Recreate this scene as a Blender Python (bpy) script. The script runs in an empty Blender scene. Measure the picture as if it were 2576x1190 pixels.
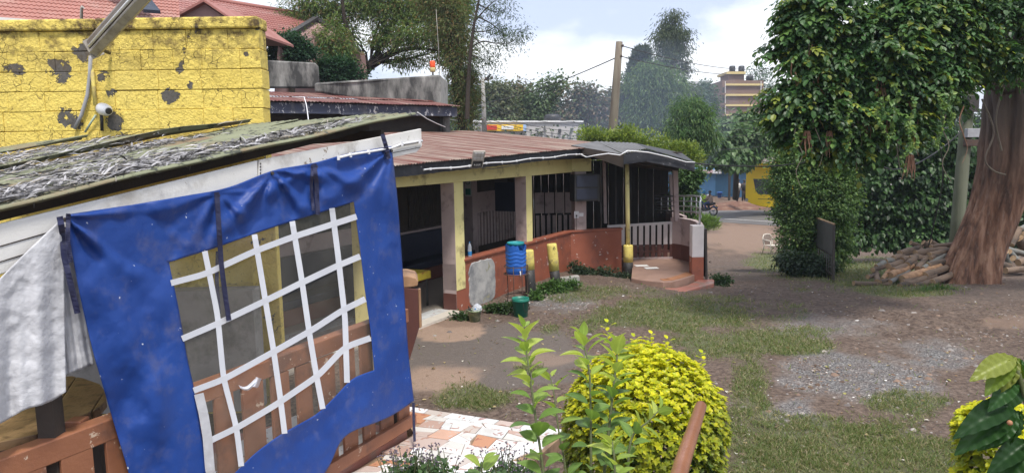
import bpy, bmesh, math, random
import numpy as np
from mathutils import Vector, Matrix, Quaternion
random.seed(7)
RNG = np.random.default_rng(11)
sc = bpy.context.scene
col = sc.collection

# ------------------------------------------------------------------ camera
CZ = 3.1
PITCH, ROLL = math.radians(6.9), math.radians(1.07)
FPX, CX, CY = 1780.0, 1288.0, 595.0          # focal length and centre in units of the 2576 x 1190 photograph
cam_d = bpy.data.cameras.new('camera')
cam = bpy.data.objects.new('camera', cam_d)
col.objects.link(cam)
sc.camera = cam
cam_d.sensor_fit = 'HORIZONTAL'
cam_d.sensor_width = 36.0
cam_d.lens = 36.0 * FPX / 2576.0
cam_d.clip_start = 0.05
cam_d.clip_end = 3000
fw = Vector((0, math.cos(PITCH), -math.sin(PITCH)))
rt0 = Vector((1, 0, 0))
up0 = rt0.cross(fw)
# the picture's up leans a little to the left
rt = (rt0 * math.cos(ROLL) - up0 * math.sin(ROLL)).normalized()
up = rt.cross(fw).normalized()
R3 = Matrix((rt, up, -fw)).transposed()
cam.matrix_world = Matrix.Translation((0, 0, CZ)) @ R3.to_4x4()

# ------------------------------------------------------------------ world, sun, exposure
SUN_DIR = Vector((0.15, -0.42, 0.90)).normalized()       # towards the sun
w = bpy.data.worlds.new('World')
sc.world = w
w.use_nodes = True
nt = w.node_tree
nt.nodes.clear()
def N(t, kind, **kw):
    n = t.nodes.new(kind)
    for k, v in kw.items():
        setattr(n, k, v)
    return n
out = N(nt, 'ShaderNodeOutputWorld')
bg = N(nt, 'ShaderNodeBackground')
sky = N(nt, 'ShaderNodeTexSky', sky_type='NISHITA', sun_disc=False)
sky.sun_elevation = math.asin(SUN_DIR.z)
sky.sun_rotation = math.atan2(SUN_DIR.x, SUN_DIR.y)
sky.dust_density = 2.0
tc = N(nt, 'ShaderNodeTexCoord')
mp = N(nt, 'ShaderNodeMapping')
mp.inputs['Scale'].default_value = (1.0, 1.0, 2.6)
mp.inputs['Location'].default_value = (2.3, 1.1, 0.35)
nt.links.new(tc.outputs['Generated'], mp.inputs['Vector'])
ns = N(nt, 'ShaderNodeTexNoise')
ns.inputs['Scale'].default_value = 3.2
ns.inputs['Detail'].default_value = 7
ns.inputs['Roughness'].default_value = 0.52
ns.inputs['Distortion'].default_value = 0.25
nt.links.new(mp.outputs['Vector'], ns.inputs['Vector'])
rp = N(nt, 'ShaderNodeValToRGB')
rp.color_ramp.elements[0].position = 0.43
rp.color_ramp.elements[0].color = (0, 0, 0, 1)
rp.color_ramp.elements[1].position = 0.60
rp.color_ramp.elements[1].color = (1, 1, 1, 1)
nt.links.new(ns.outputs['Fac'], rp.inputs['Fac'])
sk2 = N(nt, 'ShaderNodeMix', data_type='RGBA', blend_type='MULTIPLY')
sk2.inputs[0].default_value = 1.0
nt.links.new(sky.outputs['Color'], sk2.inputs[6])
sk2.inputs[7].default_value = (0.12, 0.12, 0.12, 1)
veil = N(nt, 'ShaderNodeMix', data_type='RGBA')          # thin high cloud over the blue
veil.inputs[0].default_value = 0.62
nt.links.new(sk2.outputs[2], veil.inputs[6])
veil.inputs[7].default_value = (0.58, 0.62, 0.80, 1)
cm = N(nt, 'ShaderNodeMix', data_type='RGBA')
nt.links.new(rp.outputs['Color'], cm.inputs[0])
nt.links.new(veil.outputs[2], cm.inputs[6])
cm.inputs[7].default_value = (0.92, 0.94, 0.97, 1)
nt.links.new(cm.outputs[2], bg.inputs['Color'])
bg.inputs['Strength'].default_value = 0.78
nt.links.new(bg.outputs[0], out.inputs['Surface'])

sun_d = bpy.data.lights.new('sun', 'SUN')
sun_d.energy = 2.1
sun_d.angle = math.radians(9.0)
sun_d.color = (1.0, 0.95, 0.86)
sun_o = bpy.data.objects.new('sun', sun_d)
col.objects.link(sun_o)
sun_o.rotation_euler = SUN_DIR.to_track_quat('Z', 'Y').to_euler()

sc.view_settings.view_transform = 'Standard'
sc.view_settings.look = 'None'
sc.view_settings.exposure = 0.98
sc.view_settings.gamma = 1.0
sc.view_settings.use_curve_mapping = False
sc.cycles.use_denoising = True
sc.cycles.max_bounces = 7
sc.cycles.diffuse_bounces = 4
sc.cycles.transparent_max_bounces = 12
sc.cycles.caustics_reflective = False
sc.cycles.caustics_refractive = False

# ------------------------------------------------------------------ geometry helpers
CP = Vector((0, 0, CZ))
def ray(px, py):
    return (rt * ((px - CX) / FPX) + up * ((CY - py) / FPX) + fw)
def P(px, py, y):
    """the place seen at that point of the photograph, y metres in front"""
    d = ray(px, py)
    return CP + d * (y / d.y)
def Q(px, py, z):
    d = ray(px, py)
    return CP + d * ((z - CZ) / d.z)
def sst(t):
    t = np.clip(t, 0, 1)
    return t * t * (3 - 2 * t)
def ground_z(x, y):
    x = np.asarray(x, float); y = np.asarray(y, float)
    st = 17.5 - 5.5 * sst((x - 1.0) / 3.5)
    z = -1.75 * sst((y - st) / (34 - st))
    # bed beside the steps rises towards the camera's terrace
    z = z + 0.9 * sst((4.6 - y) / 3.0) * sst((2.4 - np.abs(x - 0.2)) / 1.2)
    return z
def G(px, py):
    d = ray(px, py)
    t = 2.0
    for i in range(600):
        p = CP + d * t
        gz = float(ground_z(p.x, p.y))
        if p.z <= gz:
            break
        t += max(0.02, (p.z - gz) * 0.5)
    return Vector((p.x, p.y, gz))
_perm = RNG.random((64, 64, 64)).astype(np.float32)
def vnoise(x, y, z=0.0):
    x = np.asarray(x, float); y = np.asarray(y, float); z = np.asarray(z, float) + 0 * x
    xi, yi, zi = np.floor(x).astype(int), np.floor(y).astype(int), np.floor(z).astype(int)
    fx, fy, fz = x - xi, y - yi, z - zi
    fx, fy, fz = sst(fx), sst(fy), sst(fz)
    r = 0
    for a in (0, 1):
        for b in (0, 1):
            for c in (0, 1):
                r = r + _perm[(xi + a) % 64, (yi + b) % 64, (zi + c) % 64] * (fx if a else 1 - fx) * (fy if b else 1 - fy) * (fz if c else 1 - fz)
    return r
def fbm(x, y, z=0.0, o=4):
    r, a, s = 0, 0.5, 1.0
    for i in range(o):
        r = r + a * vnoise(np.asarray(x) * s + 7.3 * i, np.asarray(y) * s + 3.1 * i, np.asarray(z) * s + 1.7 * i)
        a *= 0.5; s *= 2.03
    return r / (1 - 0.5 ** o)

class MB:
    """collects shapes of ONE mesh"""
    def __init__(s):
        s.v = []; s.f = []; s.m = []; s.sm = []
        s.uv = {}
    def add(s, vs, fs, mi=0, smooth=False):
        b = len(s.v)
        s.v += [tuple(v) for v in vs]
        for f in fs:
            s.f.append(tuple(i + b for i in f)); s.m.append(mi); s.sm.append(smooth)
        return s
    def box(s, a, b, mi=0):
        (x0, y0, z0), (x1, y1, z1) = a, b
        vs = [(x0, y0, z0), (x1, y0, z0), (x1, y1, z0), (x0, y1, z0), (x0, y0, z1), (x1, y0, z1), (x1, y1, z1), (x0, y1, z1)]
        return s.add(vs, [(0, 3, 2, 1), (4, 5, 6, 7), (0, 1, 5, 4), (1, 2, 6, 5), (2, 3, 7, 6), (3, 0, 4, 7)], mi)
    def hexa(s, b4, t4, mi=0):
        """eight corners: four below, four above, same order"""
        return s.add(list(b4) + list(t4), [(0, 3, 2, 1), (4, 5, 6, 7), (0, 1, 5, 4), (1, 2, 6, 5), (2, 3, 7, 6), (3, 0, 4, 7)], mi)
    def beam(s, a, b, w, h, upv=(0, 0, 1), mi=0):
        a, b = Vector(a), Vector(b)
        d = (b - a).normalized()
        sd = d.cross(Vector(upv)).normalized() * (w / 2)
        u = sd.cross(d).normalized() * (h / 2)
        return s.hexa([a - sd - u, a + sd - u, b + sd - u, b - sd - u], [a - sd + u, a + sd + u, b + sd + u, b - sd + u], mi)
    def tube(s, pts, rad, n=8, mi=0, cap=True, smooth=True):
        pts = [Vector(p) for p in pts]
        if not hasattr(rad, '__len__'):
            rad = [rad] * len(pts)
        b = len(s.v)
        pu = None
        for i, p in enumerate(pts):
            d = (pts[min(i + 1, len(pts) - 1)] - pts[max(i - 1, 0)])
            d = d.normalized() if d.length > 1e-9 else Vector((0, 0, 1))
            if pu is None:
                pu = Vector((0, 0, 1)) if abs(d.z) < 0.9 else Vector((1, 0, 0))
            sd = d.cross(pu)
            sd = sd.normalized() if sd.length > 1e-6 else Vector((1, 0, 0))
            pu = sd.cross(d).normalized()
            for k in range(n):
                a = 2 * math.pi * k / n
                s.v.append(tuple(p + (sd * math.cos(a) + pu * math.sin(a)) * rad[i]))
        for i in range(len(pts) - 1):
            for k in range(n):
                k2 = (k + 1) % n
                s.f.append((b + i * n + k, b + i * n + k2, b + (i + 1) * n + k2, b + (i + 1) * n + k)); s.m.append(mi); s.sm.append(smooth)
        if cap:
            s.f.append(tuple(b + k for k in range(n))[::-1]); s.m.append(mi); s.sm.append(False)
            e = b + (len(pts) - 1) * n
            s.f.append(tuple(e + k for k in range(n))); s.m.append(mi); s.sm.append(False)
        return s
    def lathe(s, prof, c=(0, 0, 0), n=24, mi=0, smooth=True, cap0=True, cap1=True):
        """profile of (radius, z) turned about the vertical through c"""
        b = len(s.v)
        for r, z in prof:
            for k in range(n):
                a = 2 * math.pi * k / n
                s.v.append((c[0] + r * math.cos(a), c[1] + r * math.sin(a), c[2] + z))
        for i in range(len(prof) - 1):
            for k in range(n):
                k2 = (k + 1) % n
                s.f.append((b + i * n + k, b + i * n + k2, b + (i + 1) * n + k2, b + (i + 1) * n + k)); s.m.append(mi); s.sm.append(smooth)
        if cap0:
            s.f.append(tuple(b + k for k in range(n))[::-1]); s.m.append(mi); s.sm.append(False)
        if cap1:
            e = b + (len(prof) - 1) * n
            s.f.append(tuple(e + k for k in range(n))); s.m.append(mi); s.sm.append(False)
        return s
    def prism(s, poly, dirv, mi=0):
        """a polygon of 3-D points pushed along a vector"""
        n = len(poly); dv = Vector(dirv)
        vs = [Vector(p) for p in poly] + [Vector(p) + dv for p in poly]
        fs = [tuple(range(n))[::-1], tuple(range(n, 2 * n))] + [(i, (i + 1) % n, n + (i + 1) % n, n + i) for i in range(n)]
        return s.add(vs, fs, mi)
    def grid(s, pts, mi=0, smooth=True):
        """pts: rows of rows of points"""
        b = len(s.v); nr, nc = len(pts), len(pts[0])
        for r in pts:
            s.v += [tuple(p) for p in r]
        for i in range(nr - 1):
            for j in range(nc - 1):
                s.f.append((b + i * nc + j, b + i * nc + j + 1, b + (i + 1) * nc + j + 1, b + (i + 1) * nc + j)); s.m.append(mi); s.sm.append(smooth)
        return s
    def mesh(s, name, mats):
        me = bpy.data.meshes.new(name)
        me.from_pydata(s.v, [], s.f)
        for m in (mats if isinstance(mats, (list, tuple)) else [mats]):
            me.materials.append(m)
        me.polygons.foreach_set('material_index', s.m)
        me.polygons.foreach_set('use_smooth', s.sm)
        me.update()
        return me
    def build(s, name, mats, parent=None, bevel=0.0, local=False, fixn=False):
        me = s.mesh(name, mats)
        if fixn:
            bm = bmesh.new(); bm.from_mesh(me); bmesh.ops.recalc_face_normals(bm, faces=bm.faces); bm.to_mesh(me); bm.free()
        return link(name, me, parent, bevel, local)

def link(name, me, parent=None, bevel=0.0, local=False):
    o = bpy.data.objects.new(name, me)
    col.objects.link(o)
    if parent is not None:
        o.parent = parent
        if not local:
            o.matrix_parent_inverse = world_of(parent).inverted()
    if bevel > 0:
        md = o.modifiers.new('bevel', 'BEVEL'); md.width = bevel; md.segments = 2; md.limit_method = 'ANGLE'; md.angle_limit = math.radians(40)
    return o
def world_of(o):
    m = o.matrix_basis.copy()
    p = o
    while p.parent is not None:
        m = p.parent.matrix_basis @ p.matrix_parent_inverse @ m if False else p.matrix_parent_inverse @ m
        p = p.parent
        m = p.matrix_basis @ m
    return m
def tag(o, label=None, cat=None, group=None, kind=None):
    if label: o['label'] = label
    if cat: o['category'] = cat
    if group: o['group'] = group
    if kind: o['kind'] = kind
    return o
def thing(name, label, cat, loc=(0, 0, 0), rz=0.0, group=None):
    o = bpy.data.objects.new(name, None)
    o.empty_display_size = 0.2
    col.objects.link(o)
    o.location = loc
    o.rotation_euler = (0, 0, rz)
    o.matrix_basis = Matrix.Translation(Vector(loc)) @ Matrix.Rotation(rz, 4, 'Z')
    return tag(o, label, cat, group)
def copy_tree(root, loc=None, rz=None, label=None):
    """a copy of a thing with copies of its parts and sub-parts"""
    r = root.copy(); col.objects.link(r)
    if loc is not None:
        r.matrix_basis = Matrix.Translation(Vector(loc)) @ Matrix.Rotation(rz or 0.0, 4, 'Z')
    if label: r['label'] = label
    for ch in [o for o in col.objects if o.parent == root]:
        c = ch.copy(); col.objects.link(c); c.parent = r
        for gch in [o for o in col.objects if o.parent == ch]:
            d = gch.copy(); col.objects.link(d); d.parent = c
    return r
# ------------------------------------------------------------------ materials
def new_mat(name):
    m = bpy.data.materials.new(name)
    m.use_nodes = True
    m.node_tree.nodes.clear()
    t = m.node_tree
    o = N(t, 'ShaderNodeOutputMaterial')
    b = N(t, 'ShaderNodeBsdfPrincipled')
    t.links.new(b.outputs[0], o.inputs['Surface'])
    return m, t, b, o
def coords(t, scale=(1, 1, 1), rnd=True):
    c = N(t, 'ShaderNodeTexCoord')
    m = N(t, 'ShaderNodeMapping')
    m.inputs['Scale'].default_value = scale
    t.links.new(c.outputs['Object'], m.inputs['Vector'])
    if rnd:
        oi = N(t, 'ShaderNodeObjectInfo')
        mu = N(t, 'ShaderNodeMath', operation='MULTIPLY'); mu.inputs[1].default_value = 37.0
        t.links.new(oi.outputs['Random'], mu.inputs[0])
        cb = N(t, 'ShaderNodeCombineXYZ')
        t.links.new(mu.outputs[0], cb.inputs[0]); t.links.new(mu.outputs[0], cb.inputs[1])
        t.links.new(cb.outputs[0], m.inputs['Location'])
    return m.outputs['Vector']
def noise(t, vec, scale, detail=4, rough=0.55, dist=0.0):
    n = N(t, 'ShaderNodeTexNoise')
    n.inputs['Scale'].default_value = scale; n.inputs['Detail'].default_value = detail
    n.inputs['Roughness'].default_value = rough; n.inputs['Distortion'].default_value = dist
    t.links.new(vec, n.inputs['Vector'])
    return n.outputs['Fac']
def ramp(t, fac, stops):
    r = N(t, 'ShaderNodeValToRGB')
    e = r.color_ramp.elements
    while len(e) < len(stops): e.new(0.5)
    for i, (p, c) in enumerate(stops):
        e[i].position = p
        e[i].color = (c, c, c, 1) if not hasattr(c, '__len__') else (c[0], c[1], c[2], 1)
    t.links.new(fac, r.inputs['Fac'])
    return r.outputs['Color']
def mixc(t, fac, a, b, mode='MIX'):
    m = N(t, 'ShaderNodeMix', data_type='RGBA', blend_type=mode)
    for i, v in ((0, fac), (6, a), (7, b)):
        if isinstance(v, (int, float)): m.inputs[i].default_value = v
        elif hasattr(v, '__len__'): m.inputs[i].default_value = (v[0], v[1], v[2], 1)
        else: t.links.new(v, m.inputs[i])
    return m.outputs[2]
def bump(t, b, h, strength=0.3, dist=0.02):
    n = N(t, 'ShaderNodeBump')
    n.inputs['Strength'].default_value = strength; n.inputs['Distance'].default_value = dist
    t.links.new(h, n.inputs['Height'])
    t.links.new(n.outputs[0], b.inputs['Normal'])
def setc(t, b, c):
    if hasattr(c, '__len__'): b.inputs['Base Color'].default_value = (c[0], c[1], c[2], 1)
    else: t.links.new(c, b.inputs['Base Color'])
def worn(name, c1, c2=None, dirt=None, rough=0.7, scale=6.0, dirt_scale=2.0, dirt_amt=0.5, bmp=0.25, bscale=40.0, metal=0.0, stretch=(1, 1, 1), chips=None, chip_amt=0.62, chip_scale=9.0):
    """painted or raw surface with tone changes, dirt and chips"""
    m, t, b, o = new_mat(name)
    v = coords(t, stretch)
    c2 = c2 or tuple(x * 0.8 for x in c1)
    n1 = noise(t, v, scale, 5)
    c = mixc(t, ramp(t, n1, [(0.3, 0), (0.7, 1)]), c1, c2)
    if dirt:
        n2 = noise(t, v, dirt_scale, 6, 0.65)
        c = mixc(t, ramp(t, n2, [(0.58 - 0.2 * dirt_amt, 0), (0.72 - 0.16 * dirt_amt, 1)]), c, dirt)
    if chips:
        n3 = noise(t, v, chip_scale, 6, 0.7, 0.3)
        c = mixc(t, ramp(t, n3, [(chip_amt - 0.09, 0), (chip_amt - 0.075, 1)]), c, chips)
    setc(t, b, c)
    b.inputs['Roughness'].default_value = rough
    b.inputs['Metallic'].default_value = metal
    n4 = noise(t, v, bscale, 4, 0.6)
    if bmp > 0: bump(t, b, n4, bmp, 0.01)
    return m
def leafmat(name, rough=0.45, trans=0.3, tint=(1.0, 1.0, 0.55)):
    """leaf colour comes from the colour each leaf carries"""
    m, t, b, o = new_mat(name)
    a = N(t, 'ShaderNodeAttribute'); a.attribute_name = 'col'
    v = coords(t)
    n1 = noise(t, v, 60.0, 2)
    c = mixc(t, ramp(t, n1, [(0.3, 0.8), (0.7, 1.15)]), (0, 0, 0), (0, 0, 0))
    c = mixc(t, 1.0, a.outputs['Color'], ramp(t, n1, [(0.3, 0.78), (0.7, 1.0)]), 'MULTIPLY')
    setc(t, b, c)
    b.inputs['Roughness'].default_value = rough
    b.inputs['Specular IOR Level'].default_value = 0.35
    tr = N(t, 'ShaderNodeBsdfTranslucent')
    t.links.new(mixc(t, 1.0, c, tuple(1.9 * x for x in tint), 'MULTIPLY'), tr.inputs['Color'])
    mx = N(t, 'ShaderNodeMixShader'); mx.inputs[0].default_value = trans
    t.links.new(b.outputs[0], mx.inputs[1]); t.links.new(tr.outputs[0], mx.inputs[2])
    t.links.new(mx.outputs[0], o.inputs['Surface'])
    return m
M = {}
M['leaf'] = leafmat('leaf')
M['leaf_dull'] = leafmat('leaf_dull', 0.6, 0.25)
M['leaf_gloss'] = leafmat('leaf_gloss', 0.42, 0.34)
M['dry_leaf'] = leafmat('dry_leaf', 0.75, 0.1, (1, 1, 1))
M['grass'] = leafmat('grass', 0.6, 0.3)
M['bark'] = worn('bark', (0.12, 0.075, 0.05), (0.07, 0.045, 0.035), (0.16, 0.12, 0.09), 0.9, 5, 3, 0.4, 0.8, 25, stretch=(1, 1, 0.25))
M['bark_red'] = worn('bark_red', (0.27, 0.145, 0.09), (0.16, 0.08, 0.05), (0.34, 0.23, 0.16), 0.85, 4, 6, 0.3, 0.9, 22, stretch=(1, 1, 0.2))
M['bark_dark'] = worn('bark_dark', (0.055, 0.04, 0.03), (0.03, 0.022, 0.018), None, 0.95, 5, 3, 0.4, 0.8, 25, stretch=(1, 1, 0.25))
M['twig'] = worn('twig', (0.10, 0.12, 0.045), (0.08, 0.09, 0.04), None, 0.7, 20, 3, 0.4, 0.3, 60)
M['white_paint'] = worn('white_paint', (0.74, 0.73, 0.71), (0.66, 0.655, 0.64), (0.45, 0.43, 0.40), 0.55, 3, 2.5, 0.25, 0.2, 60, chips=(0.25, 0.2, 0.15), chip_amt=0.74)
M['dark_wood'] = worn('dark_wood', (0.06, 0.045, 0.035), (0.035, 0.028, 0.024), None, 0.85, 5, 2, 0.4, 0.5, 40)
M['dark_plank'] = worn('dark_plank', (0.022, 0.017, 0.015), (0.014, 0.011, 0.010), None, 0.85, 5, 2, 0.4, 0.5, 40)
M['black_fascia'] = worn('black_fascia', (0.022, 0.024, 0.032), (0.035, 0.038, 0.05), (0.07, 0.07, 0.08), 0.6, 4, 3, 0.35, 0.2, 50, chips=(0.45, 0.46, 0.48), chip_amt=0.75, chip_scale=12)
M['navy_fascia'] = worn('navy_fascia', (0.045, 0.055, 0.10), (0.06, 0.065, 0.09), (0.12, 0.12, 0.14), 0.6, 3, 3, 0.35, 0.2, 50, chips=(0.55, 0.55, 0.57), chip_amt=0.675, chip_scale=9, stretch=(1, 1, 0.5))
M['cream_wall'] = worn('cream_wall', (0.80, 0.72, 0.33), (0.74, 0.65, 0.28), (0.30, 0.24, 0.12), 0.7, 3, 2.2, 0.15, 0.3, 50)
M['mauve_wall'] = worn('mauve_wall', (0.48, 0.385, 0.375), (0.42, 0.335, 0.33), (0.24, 0.19, 0.18), 0.65, 4, 3, 0.2, 0.35, 45)
M['red_wall'] = worn('red_wall', (0.33, 0.105, 0.06), (0.27, 0.082, 0.048), (0.19, 0.07, 0.05), 0.5, 3, 2, 0.3, 0.3, 30, chips=(0.62, 0.55, 0.52), chip_amt=0.725, chip_scale=7)
M['maroon'] = worn('maroon', (0.12, 0.045, 0.035), (0.09, 0.035, 0.03), None, 0.5, 4, 2, 0.3, 0.2, 40)
M['concrete'] = worn('concrete', (0.36, 0.35, 0.33), (0.25, 0.245, 0.23), (0.14, 0.14, 0.13), 0.9, 3, 2, 0.4, 0.5, 30)
M['old_concrete'] = worn('old_concrete', (0.36, 0.35, 0.335), (0.20, 0.20, 0.19), (0.05, 0.05, 0.05), 0.92, 2.6, 1.5, 1.05, 0.5, 25, stretch=(1, 1, 0.35))
M['rail_brown'] = worn('rail_brown', (0.30, 0.125, 0.065), (0.24, 0.095, 0.05), (0.16, 0.075, 0.05), 0.55, 5, 3, 0.3, 0.25, 50, chips=(0.55, 0.42, 0.32), chip_amt=0.73)
M['raw_wood'] = worn('raw_wood', (0.42, 0.25, 0.14), (0.30, 0.17, 0.09), (0.18, 0.1, 0.06), 0.6, 6, 3, 0.4, 0.5, 30, stretch=(1, 4, 1))
M['table_wood'] = worn('table_wood', (0.27, 0.175, 0.09), (0.19, 0.115, 0.06), (0.10, 0.06, 0.035), 0.4, 5, 12, 0.45, 0.4, 30, stretch=(1, 1, 1))
M['steel'] = worn('steel', (0.55, 0.55, 0.56), (0.48, 0.48, 0.5), None, 0.35, 6, 2, 0.3, 0.05, 60, metal=0.7)
M['grey_metal'] = worn('grey_metal', (0.40, 0.37, 0.33), (0.34, 0.315, 0.28), (0.2, 0.18, 0.16), 0.5, 5, 4, 0.35, 0.15, 50, metal=0.2)
M['dark_metal'] = worn('dark_metal', (0.035, 0.032, 0.03), (0.055, 0.045, 0.04), None, 0.55, 8, 2, 0.3, 0.2, 60)
M['rust_metal'] = worn('rust_metal', (0.10, 0.06, 0.045), (0.06, 0.04, 0.035), None, 0.8, 12, 2, 0.3, 0.3, 60)
M['wire'] = worn('wire', (0.02, 0.02, 0.022), (0.03, 0.03, 0.03), None, 0.6, 8, 2, 0.3, 0.0, 60)
M['wire_grey'] = worn('wire_grey', (0.38, 0.39, 0.42), (0.3, 0.3, 0.33), None, 0.6, 8, 2, 0.3, 0.0, 60)
M['white_plastic'] = worn('white_plastic', (0.78, 0.79, 0.82), (0.72, 0.73, 0.76), None, 0.35, 6, 2, 0.3, 0.0, 60)
M['black_plastic'] = worn('black_plastic', (0.018, 0.018, 0.02), (0.026, 0.026, 0.03), None, 0.45, 6, 2, 0.3, 0.1, 60)
M['navy_vinyl'] = worn('navy_vinyl', (0.018, 0.024, 0.045), (0.024, 0.03, 0.055), None, 0.38, 5, 2, 0.3, 0.2, 25)
M['yellow_cloth'] = worn('yellow_cloth', (0.72, 0.58, 0.06), (0.6, 0.47, 0.05), (0.35, 0.09, 0.03), 0.6, 9, 5, 0.35, 0.1, 60)
M['blue_plastic'] = worn('blue_plastic', (0.02, 0.13, 0.52), (0.018, 0.105, 0.43), None, 0.38, 5, 2, 0.3, 0.05, 60)
M['teal_plastic'] = worn('teal_plastic', (0.018, 0.27, 0.30), (0.015, 0.23, 0.26), None, 0.4, 5, 2, 0.3, 0.05, 60)
M['green_plastic'] = worn('green_plastic', (0.015, 0.20, 0.145), (0.012, 0.16, 0.12), None, 0.42, 5, 2, 0.3, 0.05, 60)
M['yellow_paint'] = worn('yellow_paint', (0.74, 0.62, 0.17), (0.62, 0.51, 0.13), (0.40, 0.32, 0.14), 0.75, 8, 5, 0.35, 0.6, 30, chips=(0.10, 0.07, 0.045), chip_amt=0.72, chip_scale=6)
M['black_paint'] = worn('black_paint', (0.016, 0.016, 0.017), (0.03, 0.028, 0.028), None, 0.6, 8, 3, 0.3, 0.6, 30, chips=(0.35, 0.32, 0.28), chip_amt=0.745, chip_scale=14)
M['tar_black'] = M['black_plastic']
M['bus_yellow'] = worn('bus_yellow', (0.90, 0.62, 0.0), (0.86, 0.585, 0.0), None, 0.28, 2, 2, 0.3, 0.0, 60)
M['glass_dark'] = worn('glass_dark', (0.03, 0.035, 0.05), (0.07, 0.08, 0.10), None, 0.08, 3, 2, 0.3, 0.0, 60)
M['blue_shop'] = worn('blue_shop', (0.12, 0.30, 0.52), (0.10, 0.26, 0.47), (0.07, 0.16, 0.28), 0.7, 2, 1, 0.3, 0.1, 30)
M['blue_door'] = worn('blue_door', (0.05, 0.17, 0.29), (0.04, 0.14, 0.25), None, 0.6, 2, 1, 0.3, 0.1, 30)
M['pink_wall'] = worn('pink_wall', (0.33, 0.205, 0.195), (0.29, 0.18, 0.17), (0.25, 0.155, 0.15), 0.85, 1.5, 1, 0.3, 0.2, 20)
M['pole_wood'] = worn('pole_wood', (0.22, 0.19, 0.145), (0.15, 0.13, 0.10), (0.13, 0.10, 0.08), 0.85, 5, 6, 0.4, 0.6, 25, stretch=(1, 1, 0.08))
M['pole_mossy'] = worn('pole_mossy', (0.16, 0.17, 0.12), (0.115, 0.125, 0.085), (0.07, 0.08, 0.05), 0.85, 5, 6, 0.4, 0.6, 25, stretch=(1, 1, 0.08))
M['log_bark'] = worn('log_bark', (0.20, 0.14, 0.10), (0.12, 0.085, 0.065), (0.07, 0.055, 0.045), 0.85, 4, 4, 0.4, 0.7, 25, stretch=(0.4, 1, 1))
M['log_grey'] = worn('log_grey', (0.20, 0.20, 0.185), (0.135, 0.14, 0.135), (0.18, 0.13, 0.09), 0.85, 4, 4, 0.4, 0.6, 25, stretch=(0.4, 1, 1))
M['log_end'] = worn('log_end', (0.46, 0.32, 0.19), (0.33, 0.22, 0.13), (0.25, 0.15, 0.08), 0.8, 12, 4, 0.4, 0.3, 40)
M['stone'] = worn('stone', (0.24, 0.21, 0.19), (0.17, 0.14, 0.125), (0.10, 0.085, 0.075), 0.9, 5, 4, 0.4, 0.6, 25)
M['red_step'] = worn('red_step', (0.36, 0.15, 0.115), (0.29, 0.115, 0.085), (0.24, 0.17, 0.14), 0.45, 4, 3, 0.45, 0.4, 30)
M['porch_tile'] = worn('porch_tile', (0.34, 0.22, 0.175), (0.30, 0.19, 0.15), (0.24, 0.155, 0.12), 0.4, 3, 2, 0.3, 0.1, 40)
M['skin'] = worn('skin', (0.10, 0.055, 0.035), (0.085, 0.045, 0.03), None, 0.55, 9, 2, 0.3, 0.0, 40)
def plain(name, c, rough=0.6, metal=0.0):
    M[name] = worn(name, c, tuple(x * 0.88 for x in c), None, rough, 5, 2, 0.3, 0.08, 50, metal)
plain('picket', (0.70, 0.66, 0.66)); plain('cloth_dark', (0.03, 0.03, 0.035)); plain('cloth_white', (0.6, 0.58, 0.55)); plain('cloth_red', (0.30, 0.03, 0.05)); plain('cloth_grey', (0.22, 0.22, 0.24))
plain('cloth_tan', (0.30, 0.22, 0.18)); plain('cloth_blue', (0.03, 0.06, 0.18)); plain('vest', (0.55, 0.85, 0.05)); plain('helmet', (0.04, 0.30, 0.62), 0.3)
plain('orange_lamp', (0.85, 0.10, 0.02), 0.3); plain('yellow_trim', (0.62, 0.50, 0.22)); plain('apt_wall', (0.20, 0.13, 0.105), 0.9); plain('apt_dark', (0.04, 0.035, 0.035), 0.5)
plain('solar', (0.025, 0.035, 0.06), 0.2); plain('pale_wall', (0.50, 0.48, 0.47), 0.9); plain('far_wall', (0.52, 0.50, 0.50), 0.9); plain('sign_yellow', (0.80, 0.50, 0.02)); plain('sign_red', (0.55, 0.04, 0.02))
plain('sign_white', (0.78, 0.78, 0.78)); plain('sign_blue', (0.35, 0.50, 0.75)); plain('rubber', (0.02, 0.02, 0.02), 0.8); plain('brown_box', (0.16, 0.06, 0.045), 0.5); plain('floor_tile', (0.34, 0.30, 0.26), 0.4)
plain('sill_tile', (0.62, 0.57, 0.50), 0.4); plain('green_leaf_print', (0.05, 0.25, 0.2)); plain('tarp_strap', (0.016, 0.018, 0.06), 0.5); plain('tank_black', (0.03, 0.03, 0.035), 0.5); plain('sheet_orange', (0.35, 0.16, 0.08))
plain('bottle_label', (0.03, 0.25, 0.60), 0.4); plain('tan_jersey', (0.36, 0.26, 0.22))
def clear_mat(name, tintc=(0.9, 0.92, 0.95), alpha=0.35, rough=0.1):
    m, t, b, o = new_mat(name)
    b.inputs['Base Color'].default_value = (*tintc, 1); b.inputs['Roughness'].default_value = rough
    tr = N(t, 'ShaderNodeBsdfTransparent')
    mx = N(t, 'ShaderNodeMixShader')
    v = coords(t)
    n1 = noise(t, v, 3.0, 5, 0.6)
    t.links.new(ramp(t, n1, [(0.3, alpha * 0.6), (0.75, alpha * 1.5)]), mx.inputs[0])
    t.links.new(tr.outputs[0], mx.inputs[1]); t.links.new(b.outputs[0], mx.inputs[2])
    t.links.new(mx.outputs[0], o.inputs['Surface'])
    return m
M['bottle'] = clear_mat('bottle', (0.8, 0.87, 0.95), 0.45, 0.08)
M['vinyl'] = clear_mat('vinyl', (0.52, 0.50, 0.44), 0.09, 0.2)
M['plastic_bag'] = clear_mat('plastic_bag', (0.75, 0.8, 0.9), 0.6, 0.3)
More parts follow.
